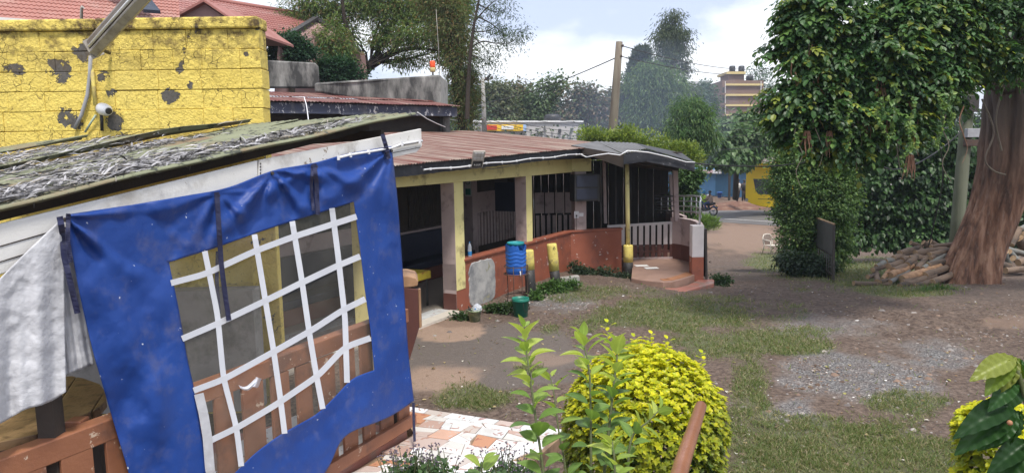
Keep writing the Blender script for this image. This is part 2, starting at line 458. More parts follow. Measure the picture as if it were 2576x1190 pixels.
# yellow block wall: flaked paint
def peel_mask(t, v, n2):
    # flaked patches where the bare stone shows: round a few spots and at random
    spots = [((45, 175), .17), ((155, 178), .20), ((262, 197), .12), ((428, 243), .13), ((172, 287), .13), ((185, 305), .17), ((292, 302), .16), ((683, 205), .14), ((285, 235), .09), ((28, 305), .06), ((480, 215), .07), ((215, 130), .16), ((668, 72), .12), ((660, 105), .05), ((620, 138), .05)]
    last = None
    for (px, py), r in spots:
        dn = N(t, 'ShaderNodeVectorMath', operation='DISTANCE'); t.links.new(v, dn.inputs[0]); dn.inputs[1].default_value = P(px, py, 8.27)
        dv = N(t, 'ShaderNodeMath', operation='DIVIDE'); t.links.new(dn.outputs['Value'], dv.inputs[0]); dv.inputs[1].default_value = r * 0.86
        if last is None: last = dv.outputs[0]
        else:
            mn = N(t, 'ShaderNodeMath', operation='MINIMUM'); t.links.new(last, mn.inputs[0]); t.links.new(dv.outputs[0], mn.inputs[1]); last = mn.outputs[0]
    ad = N(t, 'ShaderNodeMath', operation='MULTIPLY_ADD'); t.links.new(noise(t, v, 6.5, 6, 0.7, 0.5), ad.inputs[0]); ad.inputs[1].default_value = -3.2; t.links.new(last, ad.inputs[2])
    a = ramp(t, ad.outputs[0], [(0.0, 1), (0.001, 0)])
    sh = N(t, 'ShaderNodeMath', operation='ADD'); t.links.new(ad.outputs[0], sh.inputs[0]); sh.inputs[1].default_value = 0.9
    a = ramp(t, sh.outputs[0], [(0.0, 1), (0.03, 0)])
    b = ramp(t, n2, [(0.655, 0), (0.662, 1)])
    return mixc(t, 1.0, a, b, 'LIGHTEN')
def mat_yellow_block():
    m, t, b, o = new_mat('yellow_block')
    c = N(t, 'ShaderNodeTexCoord'); v = c.outputs['Object']
    n1 = noise(t, v, 5, 5); n2 = noise(t, v, 2.3, 7, 0.62, 0.4); n3 = noise(t, v, 17, 5, 0.6, 0.5)
    cc = mixc(t, ramp(t, n1, [(0.3, 0), (0.7, 1)]), (0.87, 0.68, 0.16), (0.78, 0.60, 0.125))
    cc = mixc(t, ramp(t, noise(t, v, 1.1, 5), [(0.5, 0), (0.75, 0.7)]), cc, (0.80, 0.64, 0.17))
    cc = mixc(t, ramp(t, n3, [(0.60, 0), (0.70, 0.7)]), cc, (0.22, 0.14, 0.04))
    vor = N(t, 'ShaderNodeTexVoronoi', feature='DISTANCE_TO_EDGE'); vor.inputs['Scale'].default_value = 9
    dv = N(t, 'ShaderNodeVectorMath', operation='ADD')
    nc = N(t, 'ShaderNodeTexNoise'); nc.inputs['Scale'].default_value = 6; t.links.new(v, nc.inputs['Vector'])
    sv = N(t, 'ShaderNodeVectorMath', operation='SCALE'); sv.inputs['Scale'].default_value = 0.12; t.links.new(nc.outputs['Color'], sv.inputs[0])
    t.links.new(v, dv.inputs[0]); t.links.new(sv.outputs[0], dv.inputs[1]); t.links.new(dv.outputs[0], vor.inputs['Vector'])
    crk = ramp(t, vor.outputs['Distance'], [(0.0, 1), (0.022, 0)])
    msk = ramp(t, noise(t, v, 3.0, 5), [(0.52, 0), (0.64, 1)])
    crk = mixc(t, 1.0, crk, msk, 'MULTIPLY')
    cc = mixc(t, crk, cc, (0.14, 0.085, 0.03))
    peel = peel_mask(t, v, n2)
    cc = mixc(t, peel, cc, mixc(t, ramp(t, noise(t, v, 30, 4), [(0.3, 0), (0.7, 1)]), (0.055, 0.05, 0.045), (0.13, 0.12, 0.11)))
    # grime runs down from the coping
    sp = N(t, 'ShaderNodeSeparateXYZ'); t.links.new(v, sp.inputs[0])
    hr = N(t, 'ShaderNodeMapRange'); t.links.new(sp.outputs['Z'], hr.inputs['Value'])
    hr.inputs['From Min'].default_value = 3.9; hr.inputs['From Max'].default_value = 4.55
    gr = mixc(t, 1.0, ramp(t, noise(t, v, 7, 6, 0.7), [(0.42, 0), (0.62, 1)]), hr.outputs['Result'], 'MULTIPLY')
    cc = mixc(t, gr, cc, (0.11, 0.07, 0.025))
    setc(t, b, cc)
    b.inputs['Roughness'].default_value = 0.75
    h = mixc(t, 0.5, noise(t, v, 28, 6, 0.65, 0.6), noise(t, v, 9, 4))
    h = mixc(t, peel, h, (0.0, 0.0, 0.0)); h = mixc(t, crk, h, (0.1, 0.1, 0.1))
    bump(t, b, h, 1.0, 0.05)
    return m
M['yellow_block'] = mat_yellow_block()
# corrugated sheets
def mat_rust_sheet(name, rust, pale, amt=0.5, ang=0.0):
    m, t, b, o = new_mat(name)
    tcn = N(t, 'ShaderNodeTexCoord'); vr = N(t, 'ShaderNodeVectorRotate', rotation_type='Z_AXIS'); vr.inputs['Angle'].default_value = -math.radians(ang)
    t.links.new(tcn.outputs['Object'], vr.inputs['Vector']); mpn = N(t, 'ShaderNodeMapping'); mpn.inputs['Scale'].default_value = (0.22, 4.0, 1); t.links.new(vr.outputs[0], mpn.inputs['Vector']); v = mpn.outputs[0]
    v2 = coords(t)
    n1 = noise(t, v, 1.5, 5, 0.6); n2 = noise(t, v2, 5.0, 6, 0.65)
    f = ramp(t, n1, [(0.5 - 0.12 * amt * 2 + 0.02, 0), (0.62 - 0.1 * amt, 1)])
    cr = mixc(t, ramp(t, n2, [(0.3, 0), (0.7, 1)]), rust, tuple(x * 0.6 for x in rust))
    cp = mixc(t, ramp(t, n2, [(0.3, 0), (0.7, 1)]), pale, tuple(x * 0.75 for x in pale))
    setc(t, b, mixc(t, f, cp, cr))
    b.inputs['Roughness'].default_value = 0.6; b.inputs['Metallic'].default_value = 0.15
    bump(t, b, noise(t, v2, 50, 3), 0.2, 0.005)
    return m
M['rust_sheet'] = mat_rust_sheet('rust_sheet', (0.17, 0.055, 0.04), (0.33, 0.26, 0.215), 0.5, 151)
M['rust_sheet_red'] = mat_rust_sheet('rust_sheet_red', (0.17, 0.045, 0.038), (0.28, 0.18, 0.15), 0.6, 127)
M['grey_sheet'] = worn('grey_sheet', (0.14, 0.14, 0.145), (0.10, 0.10, 0.105), (0.07, 0.07, 0.07), 0.8, 3, 2, 0.3, 0.1, 40)
M['black_sheet'] = worn('black_sheet', (0.022, 0.022, 0.025), (0.035, 0.035, 0.04), None, 0.65, 3, 2, 0.3, 0.1, 40)
M['green_sheet'] = worn('green_sheet', (0.22, 0.235, 0.15), (0.17, 0.18, 0.115), (0.20, 0.135, 0.08), 0.85, 3, 1.6, 0.35, 0.4, 60, chips=(0.06, 0.065, 0.05), chip_amt=0.66, chip_scale=5)
M['tile_roof'] = worn('tile_roof', (0.33, 0.135, 0.115), (0.28, 0.11, 0.095), (0.36, 0.19, 0.17), 0.75, 2, 0.7, 0.5, 0.2, 30)
M['tile_roof_old'] = worn('tile_roof_old', (0.40, 0.18, 0.145), (0.34, 0.15, 0.12), (0.42, 0.25, 0.21), 0.75, 2, 0.7, 0.5, 0.2, 30)
# blue tarpaulin
def mat_tarp():
    m, t, b, o = new_mat('blue_tarp')
    v = coords(t)
    n1 = noise(t, v, 2.0, 5); n2 = noise(t, v, 5.0, 6, 0.7)
    c = mixc(t, ramp(t, n1, [(0.3, 0), (0.7, 1)]), (0.010, 0.042, 0.215), (0.015, 0.060, 0.28))
    c = mixc(t, ramp(t, n2, [(0.52, 0), (0.70, 0.6)]), c, (0.085, 0.10, 0.22))
    c = mixc(t, ramp(t, noise(t, v, 26, 3, 0.5), [(0.74, 0), (0.75, 1)]), c, (0.6, 0.62, 0.65))
    setc(t, b, c)
    b.inputs['Roughness'].default_value = 0.5
    b.inputs['Specular IOR Level'].default_value = 0.35
    h = mixc(t, 0.4, noise(t, v, 5.5, 3, 0.5, 0.4), noise(t, v, 16, 3))
    bump(t, b, h, 0.35, 0.03)
    return m
M['blue_tarp'] = mat_tarp()
M['white_sheet'] = worn('white_sheet', (0.54, 0.545, 0.58), (0.47, 0.475, 0.51), (0.36, 0.35, 0.36), 0.6, 2, 1.6, 0.2, 1.0, 13)
M['vinyl_strip'] = worn('vinyl_strip', (0.66, 0.68, 0.74), (0.58, 0.60, 0.66), None, 0.5, 3, 2, 0.3, 0.05, 50)
# mosaic tile tints
TILE_COL = [(0.66, 0.64, 0.62), (0.60, 0.58, 0.55), (0.50, 0.44, 0.40), (0.48, 0.24, 0.14), (0.44, 0.30, 0.25), (0.76, 0.76, 0.77), (0.60, 0.62, 0.62), (0.58, 0.36, 0.27), (0.50, 0.40, 0.36)]
def mat_tile(i, c):
    m, t, b, o = new_mat('mosaic_tile_%d' % i)
    v = coords(t)
    wv = N(t, 'ShaderNodeTexVoronoi'); wv.inputs['Scale'].default_value = 7 + 2 * (i % 3); t.links.new(v, wv.inputs['Vector'])
    n1 = noise(t, v, 9, 2, 0.4, 1.5)
    acc = [(0.30, 0.10, 0.08), (0.48, 0.46, 0.43), (0.36, 0.20, 0.15)][i % 3]
    f = ramp(t, n1, [(0.63, 0), (0.645, 0.75)])
    cc = mixc(t, f, c, acc)
    cc = mixc(t, ramp(t, noise(t, v, 3, 5), [(0.5, 0), (0.75, 0.35)]), cc, (0.35, 0.27, 0.22))
    setc(t, b, cc); b.inputs['Roughness'].default_value = 0.25
    return m
M['tiles'] = [mat_tile(i, c) for i, c in enumerate(TILE_COL)]
def mat_mural():
    m, t, b, o = new_mat('dark_mural')
    v = coords(t, rnd=False)
    n1 = noise(t, v, 2.2, 6, 0.6); n2 = noise(t, v, 9, 5, 0.7)
    c = mixc(t, ramp(t, n1, [(0.4, 0), (0.6, 1)]), (0.008, 0.014, 0.014), (0.05, 0.075, 0.08))
    c = mixc(t, ramp(t, n2, [(0.5, 0), (0.7, 1)]), c, (0.014, 0.03, 0.02))
    setc(t, b, c); b.inputs['Roughness'].default_value = 0.45
    return m
M['dark_mural'] = mat_mural()
def mat_asphalt():
    m, t, b, o = new_mat('asphalt')
    v = coords(t, rnd=False)
    c = mixc(t, ramp(t, noise(t, v, 0.5, 5), [(0.3, 0), (0.7, 1)]), (0.105, 0.10, 0.105), (0.135, 0.13, 0.13))
    c = mixc(t, ramp(t, noise(t, v, 0.22, 6), [(0.5, 0), (0.72, 0.5)]), c, (0.20, 0.165, 0.15))
    setc(t, b, c); b.inputs['Roughness'].default_value = 0.85
    bump(t, b, noise(t, v, 60, 3), 0.3, 0.01)
    return m
M['asphalt'] = mat_asphalt()
def mat_ground():
    m, t, b, o = new_mat('yard_ground')
    v = coords(t, rnd=False)
    a = N(t, 'ShaderNodeAttribute'); a.attribute_name = 'cover'       # red: grass, green: gravel, blue: hard old concrete
    sp = N(t, 'ShaderNodeSeparateColor'); t.links.new(a.outputs['Color'], sp.inputs[0])
    a2 = N(t, 'ShaderNodeAttribute'); a2.attribute_name = 'tone'      # red: pale dry earth, green: dark moist earth
    s2 = N(t, 'ShaderNodeSeparateColor'); t.links.new(a2.outputs['Color'], s2.inputs[0])
    n1 = noise(t, v, 1.3, 6, 0.6); n2 = noise(t, v, 14, 6, 0.7); n3 = noise(t, v, 55, 4, 0.6)
    soil = mixc(t, ramp(t, n1, [(0.3, 0), (0.7, 1)]), (0.152, 0.105, 0.080), (0.21, 0.155, 0.122))
    soil = mixc(t, ramp(t, n2, [(0.40, 0.85), (0.62, 0)]), soil, (0.05, 0.03, 0.023))
    soil = mixc(t, s2.outputs[0], soil, mixc(t, ramp(t, n2, [(0.3, 0), (0.7, 1)]), (0.27, 0.185, 0.14), (0.21, 0.14, 0.10)))
    soil = mixc(t, s2.outputs[1], soil, mixc(t, ramp(t, n2, [(0.3, 0), (0.7, 1)]), (0.085, 0.066, 0.056), (0.115, 0.088, 0.073)))
    vor = N(t, 'ShaderNodeTexVoronoi'); vor.inputs['Scale'].default_value = 38; t.links.new(v, vor.inputs['Vector'])
    hs = N(t, 'ShaderNodeSeparateColor'); t.links.new(vor.outputs['Color'], hs.inputs[0])
    grav = ramp(t, hs.outputs[0], [(0.0, (0.11, 0.107, 0.11)), (0.5, (0.19, 0.184, 0.185)), (0.85, (0.25, 0.242, 0.24)), (1.0, (0.38, 0.37, 0.36))])
    grav = mixc(t, ramp(t, noise(t, v, 3, 5), [(0.4, 0), (0.7, 0.7)]), grav, (0.19, 0.145, 0.125))
    gf = mixc(t, 1.0, sp.outputs[1], ramp(t, n2, [(0.25, 0.5), (0.5, 1)]), 'MULTIPLY')
    c = mixc(t, gf, soil, grav)
    conc = mixc(t, ramp(t, n2, [(0.3, 0), (0.7, 1)]), (0.11, 0.09, 0.08), (0.155, 0.128, 0.112))
    conc = mixc(t, s2.outputs[0], conc, mixc(t, ramp(t, n2, [(0.3, 0), (0.7, 1)]), (0.36, 0.255, 0.19), (0.29, 0.20, 0.15)))
    c = mixc(t, sp.outputs[2], c, conc)
    gm = mixc(t, 1.0, sp.outputs[0], ramp(t, n2, [(0.3, 0.25), (0.6, 0.9)]), 'MULTIPLY')
    c = mixc(t, gm, c, (0.105, 0.130, 0.05))
    setc(t, b, c)
    b.inputs['Roughness'].default_value = 0.93
    h = mixc(t, 0.5, n2, n3)
    h = mixc(t, gf, h, vor.outputs['Distance'])
    bump(t, b, h, 1.0, 0.05)
    return m
M['ground'] = mat_ground()
# ------------------------------------------------------------------ foliage helpers
def unit(a):
    return a / np.maximum(np.linalg.norm(a, axis=-1, keepdims=True), 1e-9)
# leaf templates: points along x (tip at +1), y sideways, z up; and their faces
LEAF = {
    'blade': (np.array([(0, 0, 0), (0.45, 0.30, 0.05), (1, 0, -0.12), (0.45, -0.30, 0.05)]), [(0, 1, 2), (0, 2, 3)]),
    'oval': (np.array([(0, 0, 0), (0.28, 0.30, 0.07), (0.70, 0.27, 0.03), (1, 0, -0.16), (0.70, -0.27, 0.03), (0.28, -0.30, 0.07), (0.5, 0, -0.03)]), [(0, 1, 6), (1, 2, 6), (2, 3, 6), (3, 4, 6), (4, 5, 6), (5, 0, 6)]),
    'lance': (np.array([(0, 0, 0), (0.4, 0.12, 0.03), (1, 0, -0.2), (0.4, -0.12, 0.03)]), [(0, 1, 2), (0, 2, 3)]),
    'strip': (np.array([(0, 0.03, 0), (0, -0.03, 0), (0.5, -0.055, 0.05), (0.5, 0.055, 0.05), (1, 0, -0.04)]), [(0, 1, 2, 3), (3, 2, 4)]),
    'heart': (np.array([(0, 0, 0), (0.05, 0.36, 0.05), (0.5, 0.38, 0.0), (1, 0, -0.2), (0.5, -0.38, 0.0), (0.05, -0.36, 0.05)]), [(0, 1, 2), (0, 2, 3), (0, 3, 4), (0, 4, 5)]),
    'grass': (np.array([(0, 0.06, 0), (0, -0.06, 0), (0.55, -0.045, 0.06), (0.55, 0.045, 0.06), (1, 0, -0.1)]), [(0, 1, 2, 3), (3, 2, 4)]),
}
def leaf_arrays(pos, dirs, nrm, size, tpl):
    tv, tf = LEAF[tpl]
    n = len(pos)
    x = unit(dirs)
    y = unit(np.cross(nrm, x))
    z = np.cross(x, y)
    size = np.asarray(size).reshape(-1, 1, 1) if np.ndim(size) else np.full((n, 1, 1), size)
    v = pos[:, None, :] + size * (tv[None, :, 0:1] * x[:, None, :] + tv[None, :, 1:2] * y[:, None, :] + tv[None, :, 2:3] * z[:, None, :])
    return v.reshape(-1, 3), len(tv), tf
def leaf_mesh(name, pos, dirs, nrm, size, tpl, colors, mat):
    v, nv, tf = leaf_arrays(pos, dirs, nrm, size, tpl)
    n = len(pos)
    me = bpy.data.meshes.new(name)
    nf = len(tf)
    sizes = np.array([len(f) for f in tf])
    flat = np.concatenate([np.array(f) for f in tf])
    loops = (flat[None, :] + (np.arange(n) * nv)[:, None]).ravel().astype(np.int32)
    tot = np.tile(sizes, n).astype(np.int32)
    start = np.concatenate([[0], np.cumsum(tot)[:-1]]).astype(np.int32)
    me.vertices.add(n * nv); me.vertices.foreach_set('co', v.astype(np.float32).ravel())
    me.loops.add(len(loops)); me.loops.foreach_set('vertex_index', loops)
    me.polygons.add(n * nf); me.polygons.foreach_set('loop_start', start)
    me.polygons.foreach_set('use_smooth', np.zeros(n * nf, bool))
    me.update(calc_edges=True)
    at = me.color_attributes.new('col', 'FLOAT_COLOR', 'POINT')
    c = np.ones((n * nv, 4), np.float32); c[:, :3] = np.repeat(colors, nv, axis=0)
    at.data.foreach_set('color', c.ravel())
    me.materials.append(mat)
    return me
def rvec(n):
    return unit(RNG.normal(size=(n, 3)))
def pick_cols(n, pal, wts=None, jit=0.18):
    pal = np.array(pal)
    i = RNG.choice(len(pal), n, p=wts)
    c = pal[i] * (1 + RNG.uniform(-jit, jit, (n, 1)))
    return np.clip(c, 0, 1)
def blob_clumps(blobs, n, shell=0.35):
    """clump centres spread over the outer part of some ellipsoids (cx,cy,cz,rx,ry,rz)"""
    b = np.array(blobs, float)
    wt = (b[:, 3] * b[:, 5] + b[:, 4] * b[:, 5] + b[:, 3] * b[:, 4]); wt = wt / wt.sum()
    i = RNG.choice(len(b), n, p=wt)
    u = rvec(n)
    r = 1 - shell * RNG.random((n, 1)) ** 1.3 + RNG.normal(0, 0.06, (n, 1))
    r *= 0.72 + 0.56 * fbm(u[:, 0] * 2.4 + i * 3.3, u[:, 1] * 2.4, u[:, 2] * 2.4, 2)[:, None]
    return b[i, :3] + u * b[i, 3:6] * r, u
def clump_leaves(cent, outw, per, cr, droop=0.35, flat=0.6):
    n = len(cent) * per
    c = np.repeat(cent, per, axis=0); ow = np.repeat(outw, per, axis=0)
    off = RNG.normal(size=(n, 3)) * np.array([1, 1, flat]) * 0.5
    pos = c + off * (np.asarray(cr).reshape(-1, 1) if np.ndim(cr) else cr)
    d = unit(0.7 * unit(off) + 0.35 * ow + 0.5 * rvec(n) + np.array([0, 0, -droop]))
    nr = unit(0.7 * ow + 0.55 * rvec(n) + np.array([0, 0, 0.7]))
    return pos, d, nr
def crown(name, blobs, nclump, per, cr, leaf, tpl, pal, mat, parent=None, wts=None, droop=0.35, shell=0.4, keep=None, size_jit=0.35, stuff=True):
    c, u = blob_clumps(blobs, nclump, shell)
    if keep is not None:
        k = keep(c); c, u = c[k], u[k]
    cr = cr * (0.6 + 0.8 * RNG.random(len(c)))
    pos, d, nr = clump_leaves(c, u, per, np.repeat(cr, per), droop)
    n = len(pos)
    tone = np.repeat(0.75 + 0.5 * RNG.random(len(c)), per)[:, None]
    cols = pick_cols(n, pal, wts) * tone
    me = leaf_mesh(name, pos, d, nr, leaf * (1 + RNG.uniform(-size_jit, size_jit, n)), tpl, cols, mat)
    o = link(name, me, parent)
    if stuff and parent is not None: o['kind'] = 'stuff'
    return o
def limb(mb, a, b, ra, rb, wob=0.08, n=5, seg=7):
    a, b = Vector(a), Vector(b)
    L = (b - a).length
    pts = []
    for i in range(n + 1):
        f = i / n
        p = a.lerp(b, f)
        if 0 < i < n: p += Vector((random.uniform(-1, 1), random.uniform(-1, 1), random.uniform(-0.6, 0.6))) * wob * L
        pts.append(p)
    mb.tube(pts, [ra + (rb - ra) * i / n for i in range(n + 1)], seg, cap=False)
    return pts
def pix(x, y, z):
    """where a place falls in the photograph (arrays)"""
    d0 = np.stack([np.asarray(x, float), np.asarray(y, float), np.asarray(z, float) - CZ], -1)
    a = d0 @ np.array(rt); b = d0 @ np.array(up); c = np.maximum(d0 @ np.array(fw), 1e-3)
    return CX + FPX * a / c, CY - FPX * b / c

# ------------------------------------------------------------------ ground
_RD = np.array([0.68, -0.733]); _RN = np.array([0.733, 0.68])
_g0 = ground_z
def ground_z(x, y):
    z = _g0(x, y)
    d = (np.asarray(x, float) - 13.2) * _RN[0] + (np.asarray(y, float) - 46.0) * _RN[1]
    f = sst((d + 10) / 8)
    z = z * (1 - f) - 1.75 * f
    far = sst((d - 10.2) / 3)
    return z + 0.6 * far
def ell(px, py, cx, cy, rx, ry, soft=0.35, nz=0.0):
    r = np.sqrt(((px - cx) / rx) ** 2 + ((py - cy) / ry) ** 2)
    return sst((1 + nz - r) / soft)
def covers(x, y):
    z = ground_z(x, y)
    px, py = pix(x, y, z)
    nz = (fbm(x * 1.1 + 5, y * 1.1, 0.3, 5) - 0.5) * 1.5
    nz2 = (fbm(x * 3.1 + 9, y * 3.1, 4.3, 4) - 0.5) * 1.4
    nn = nz + 0.5 * nz2
    grass = np.maximum.reduce([
        ell(px, py, 1700, 800, 300, 62, 0.5, nn), ell(px, py, 1900, 860, 270, 45, 0.5, nn), ell(px, py, 2080, 1130, 330, 110, 0.6, nn) * 0.8, ell(px, py, 1890, 960, 70, 140, 0.6, nn) * 0.7,
        ell(px, py, 2300, 1150, 180, 70, 0.5, nn) * 0.8, ell(px, py, 2270, 1010, 130, 32, 0.5, nn) * 0.75, ell(px, py, 1200, 1000, 110, 40, 0.5, nn), ell(px, py, 2180, 690, 260, 45, 0.4, nn), ell(px, py, 1930, 660, 60, 28, 0.4, nn),
        ell(px, py, 2260, 735, 160, 16, 0.5, nn), ell(px, py, 1480, 740, 130, 26, 0.6, nn) * 0.7, ell(px, py, 1760, 560, 60, 25, 0.5, nn), ell(px, py, 1380, 830, 30, 14, 0.5, nn) * 0.6, ell(px, py, 1345, 930, 45, 12, 0.5, nn) * .7, ell(px, py, 1640, 900, 120, 30, .5, nn) * .5])
    gravel = np.maximum.reduce([ell(px, py, 2170, 945, 300, 85, 0.45, nn), ell(px, py, 2060, 830, 170, 45, 0.7, nn) * 0.6, ell(px, py, 1400, 765, 130, 30, 0.5, nn) * 0.8, ell(px, py, 2010, 1030, 80, 60, .5, nn) * 0.9])
    conc = np.maximum.reduce([ell(px, py, 1180, 905, 310, 95, 0.12, 0.5 * nz), ell(px, py, 1420, 905, 100, 25, 0.2, nz2)])
    dry = np.maximum.reduce([ell(px, py, 1120, 830, 105, 33, 0.08, 0.3 * nz2), ell(px, py, 1110, 955, 130, 48, 0.6, nn * 1.3) * 0.9, ell(px, py, 1400, 905, 110, 24, 0.4, nn) * 0.5, ell(px, py, 1860, 600, 130, 45, 0.4, nn) * 0.9, ell(px, py, 1850, 505, 220, 22, 0.5, nn) * 0.4,
                            ell(px, py, 2560, 810, 90, 25, 0.5, nn) * 0.6, ell(px, py, 1880, 568, 150, 14, 0.4, nn) * 0.8])
    wet = np.maximum.reduce([ell(px, py, 1860, 690, 110, 28, 0.6, nn), ell(px, py, 1250, 880, 200, 30, 0.7, nn) * 0.7, ell(px, py, 2470, 740, 200, 26, 0.5, nn) * 0.5])
    conc = conc * (1 - 0.5 * grass)
    off = (px < -200) | (px > 2800) | (py > 1350) | (y < 0.5)
    grass = np.where(off, 0.5 * sst(nz + 0.5), grass); gravel = np.where(off, 0, gravel); conc = np.where(off, 0, conc); dry = np.where(off, 0, dry); wet = np.where(off, 0, wet)
    return grass, gravel, conc, dry, wet
def build_ground():
    gx = np.concatenate([-6 - np.geomspace(300, 0.3, 26), np.arange(-6, 13, 0.075), 13 + np.geomspace(0.2, 300, 40)])
    gy = np.concatenate([-np.geomspace(120, 0.3, 12), np.arange(0.2, 22, 0.075), 22 + np.geomspace(0.12, 500, 90)])
    X, Y = np.meshgrid(gx, gy)
    x, y = X.ravel(), Y.ravel()
    z = ground_z(x, y)
    gr, gv, cn, dr, wt = covers(x, y)
    px, py = pix(x, y, z)
    rock = ell(px, py, 2330, 820, 330, 60, 0.6) + 0.6 * ell(px, py, 1850, 680, 120, 60, 0.6)
    d = (x - 13.2) * _RN[0] + (y - 46.0) * _RN[1]
    calm = 1 - sst((d + 3) / 2)
    fade = sst((24 - np.hypot(x - 3, y - 12)) / 8)
    z = z + fade * calm * (1 - 0.7 * cn) * (0.05 * (fbm(x * 1.7, y * 1.7, 0, 3) - 0.5) + 0.03 * (fbm(x * 7, y * 7, 3, 2) - 0.5) + 0.09 * np.clip(rock, 0, 1) * (np.abs(fbm(x * 6, y * 6, 8, 2) - 0.5) * 2))
    inb = (((x + 1.1) * 0.88 + (y - 13.5) * -0.48) < -0.05) & (y > 10) & (x < 1.2)           # under the restaurant floor
    z = np.where(inb, z - 0.06, z)
    nr, nc = X.shape
    me = bpy.data.meshes.new('ground')
    v = np.stack([x, y, z], -1)
    i = np.arange((nr - 1) * (nc - 1)); r, c = i // (nc - 1), i % (nc - 1)
    a = r * nc + c
    f = np.stack([a, a + 1, a + nc + 1, a + nc], -1)
    me.vertices.add(len(v)); me.vertices.foreach_set('co', v.astype(np.float32).ravel())
    me.loops.add(f.size); me.loops.foreach_set('vertex_index', f.astype(np.int32).ravel())
    me.polygons.add(len(f)); me.polygons.foreach_set('loop_start', (np.arange(len(f)) * 4).astype(np.int32))
    me.polygons.foreach_set('use_smooth', np.ones(len(f), bool))
    me.update(calc_edges=True)
    for nm, (p, q, s) in (('cover', (gr, gv, cn)), ('tone', (dr, wt, dr * 0))):
        at = me.color_attributes.new(nm, 'FLOAT_COLOR', 'POINT')
        cc = np.stack([p, q, s, np.ones_like(p)], -1).astype(np.float32)
        at.data.foreach_set('color', cc.ravel())
    me.materials.append(M['ground'])
    tag(link('ground', me), kind='structure')
build_ground()

# the road and its line
def road_strip(name, n0, n1, z, mat, l0=-120, l1=60):
    mb = MB()
    o = Vector((13.2, 46.0))
    def pt(l, n):
        return (o.x + _RD[0] * l + _RN[0] * n, o.y + _RD[1] * l + _RN[1] * n, z)
    mb.grid([[pt(l, n) for n in np.linspace(n0, n1, 4)] for l in np.linspace(l0, l1, 30)], smooth=False)
    return mb.build(name, mat, fixn=True)
rd = tag(road_strip('road', 0.0, 9.2, -1.735, M['asphalt']), kind='structure')
ln = road_strip('edge_line', 2.0, 2.12, -1.731, M['sign_white'])
ln.parent = rd
# ------------------------------------------------------------------ corrugated sheet
def corrugated(a, b, u, pitch=0.076, amp=0.009, thick=0.003, warp=0.0, nalong=6, seed=0, smooth=True, sub=6):
    """sheet whose corrugations run from the edge a-b along the vector u"""
    a, b, u = Vector(a), Vector(b), Vector(u)
    e = b - a
    nrm = e.cross(u).normalized()
    if nrm.z < 0: nrm = -nrm
    nw = max(2, int(e.length / pitch * sub))
    rows = []
    rr = random.Random(seed)
    ph = rr.random() * 6
    for j in range(nalong + 1):
        g = j / nalong
        row = []
        for i in range(nw + 1):
            f = i / nw
            h = amp * math.sin(2 * math.pi * f * e.length / pitch) + warp * (math.sin(ph + f * 5 + g * 3) * 0.5 + math.sin(ph * 2 + g * 7 - f * 2) * 0.5)
            row.append(a + e * f + u * g + nrm * h)
        rows.append(row)
    mb = MB()
    mb.grid(rows, smooth=smooth)
    return mb

# ------------------------------------------------------------------ restaurant frame: s along the front wall, t inwards, z up
E1 = Vector((0.48, 0.877, 0)).normalized()
IN = Vector((-E1.y, E1.x, 0))
O1 = Vector((-1.1, 13.5, 0))
def W(s, t, z):
    return O1 + E1 * s + IN * t + Vector((0, 0, z))
def wbox(mb, s0, s1, t0, t1, z0, z1, mi=0):
    return mb.hexa([W(s0, t0, z0), W(s1, t0, z0), W(s1, t1, z0), W(s0, t1, z0)], [W(s0, t0, z1), W(s1, t0, z1), W(s1, t1, z1), W(s0, t1, z1)], mi)
rest = thing('restaurant', 'single storey restaurant with cream columns, brick red low wall and rusty iron roof', 'building', W(3, 1, 0))
EZ = 3.06       # eave height
# floor
wbox(MB(), -4.5, 7.0, 0.02, 4.6, -0.3, 0.03).build('floor', M['floor_tile'], rest, fixn=True)
def floor_tiles():
    k = 0
    for i in range(8):
        for j in range(5):
            mb = MB()
            wbox(mb, -3.2 + i * 0.4 + 0.004, -2.806 + i * 0.4, 0.1 + j * 0.4 + 0.004, 0.494 + j * 0.4, 0.03, 0.036)
            mb.build('floor_tile', [M['tiles'][6], M['tiles'][2], M['floor_tile']][(i * 3 + j * 2) % 3], rest, fixn=True)
floor_tiles()
# threshold of white tiles at the doorway
for i in range(6):
    wbox(MB(), -2.05 + i * 0.34, -1.715 + i * 0.34, -0.12, 0.14, -0.02, 0.045).build('threshold_tile', M['sill_tile'], rest, fixn=True)
# low wall along the front: from the first column to the bend, then across
BEND = W(5.55, 0, 0)
END2 = Vector((2.93, 18.75, 0))
WT = 0.95
mb = MB()
wbox(mb, 0.33, 5.5, 0.0, 0.16, -0.35, WT)
lw = mb.build('low_wall', M['red_wall'], rest, 0.012, fixn=True)
mb = MB(); wbox(mb, 0.30, 5.5, -0.03, 0.20, WT + 0.002, WT + 0.055)
mb.build('wall_cap', M['red_wall'], rest, 0.01, fixn=True)
d2 = (END2 - BEND).normalized(); n2 = Vector((-d2.y, d2.x, 0))
def seg2(mb, l0, l1, t0, t1, z0, z1, mi=0):
    def q(l, t, z): return BEND + d2 * l + n2 * t + Vector((0, 0, z))
    return mb.hexa([q(l0, t0, z0), q(l1, t0, z0), q(l1, t1, z0), q(l0, t1, z0)], [q(l0, t0, z1), q(l1, t0, z1), q(l1, t1, z1), q(l0, t1, z1)], mi)
L2 = (END2 - BEND).length
seg2(MB(), -0.06, L2, 0.0, 0.16, -0.7, WT).build('low_wall', M['red_wall'], rest, 0.012, fixn=True)
seg2(MB(), -0.06, L2 + 0.02, -0.03, 0.2, WT + 0.002, WT + 0.055).build('wall_cap', M['red_wall'], rest, 0.01, fixn=True)
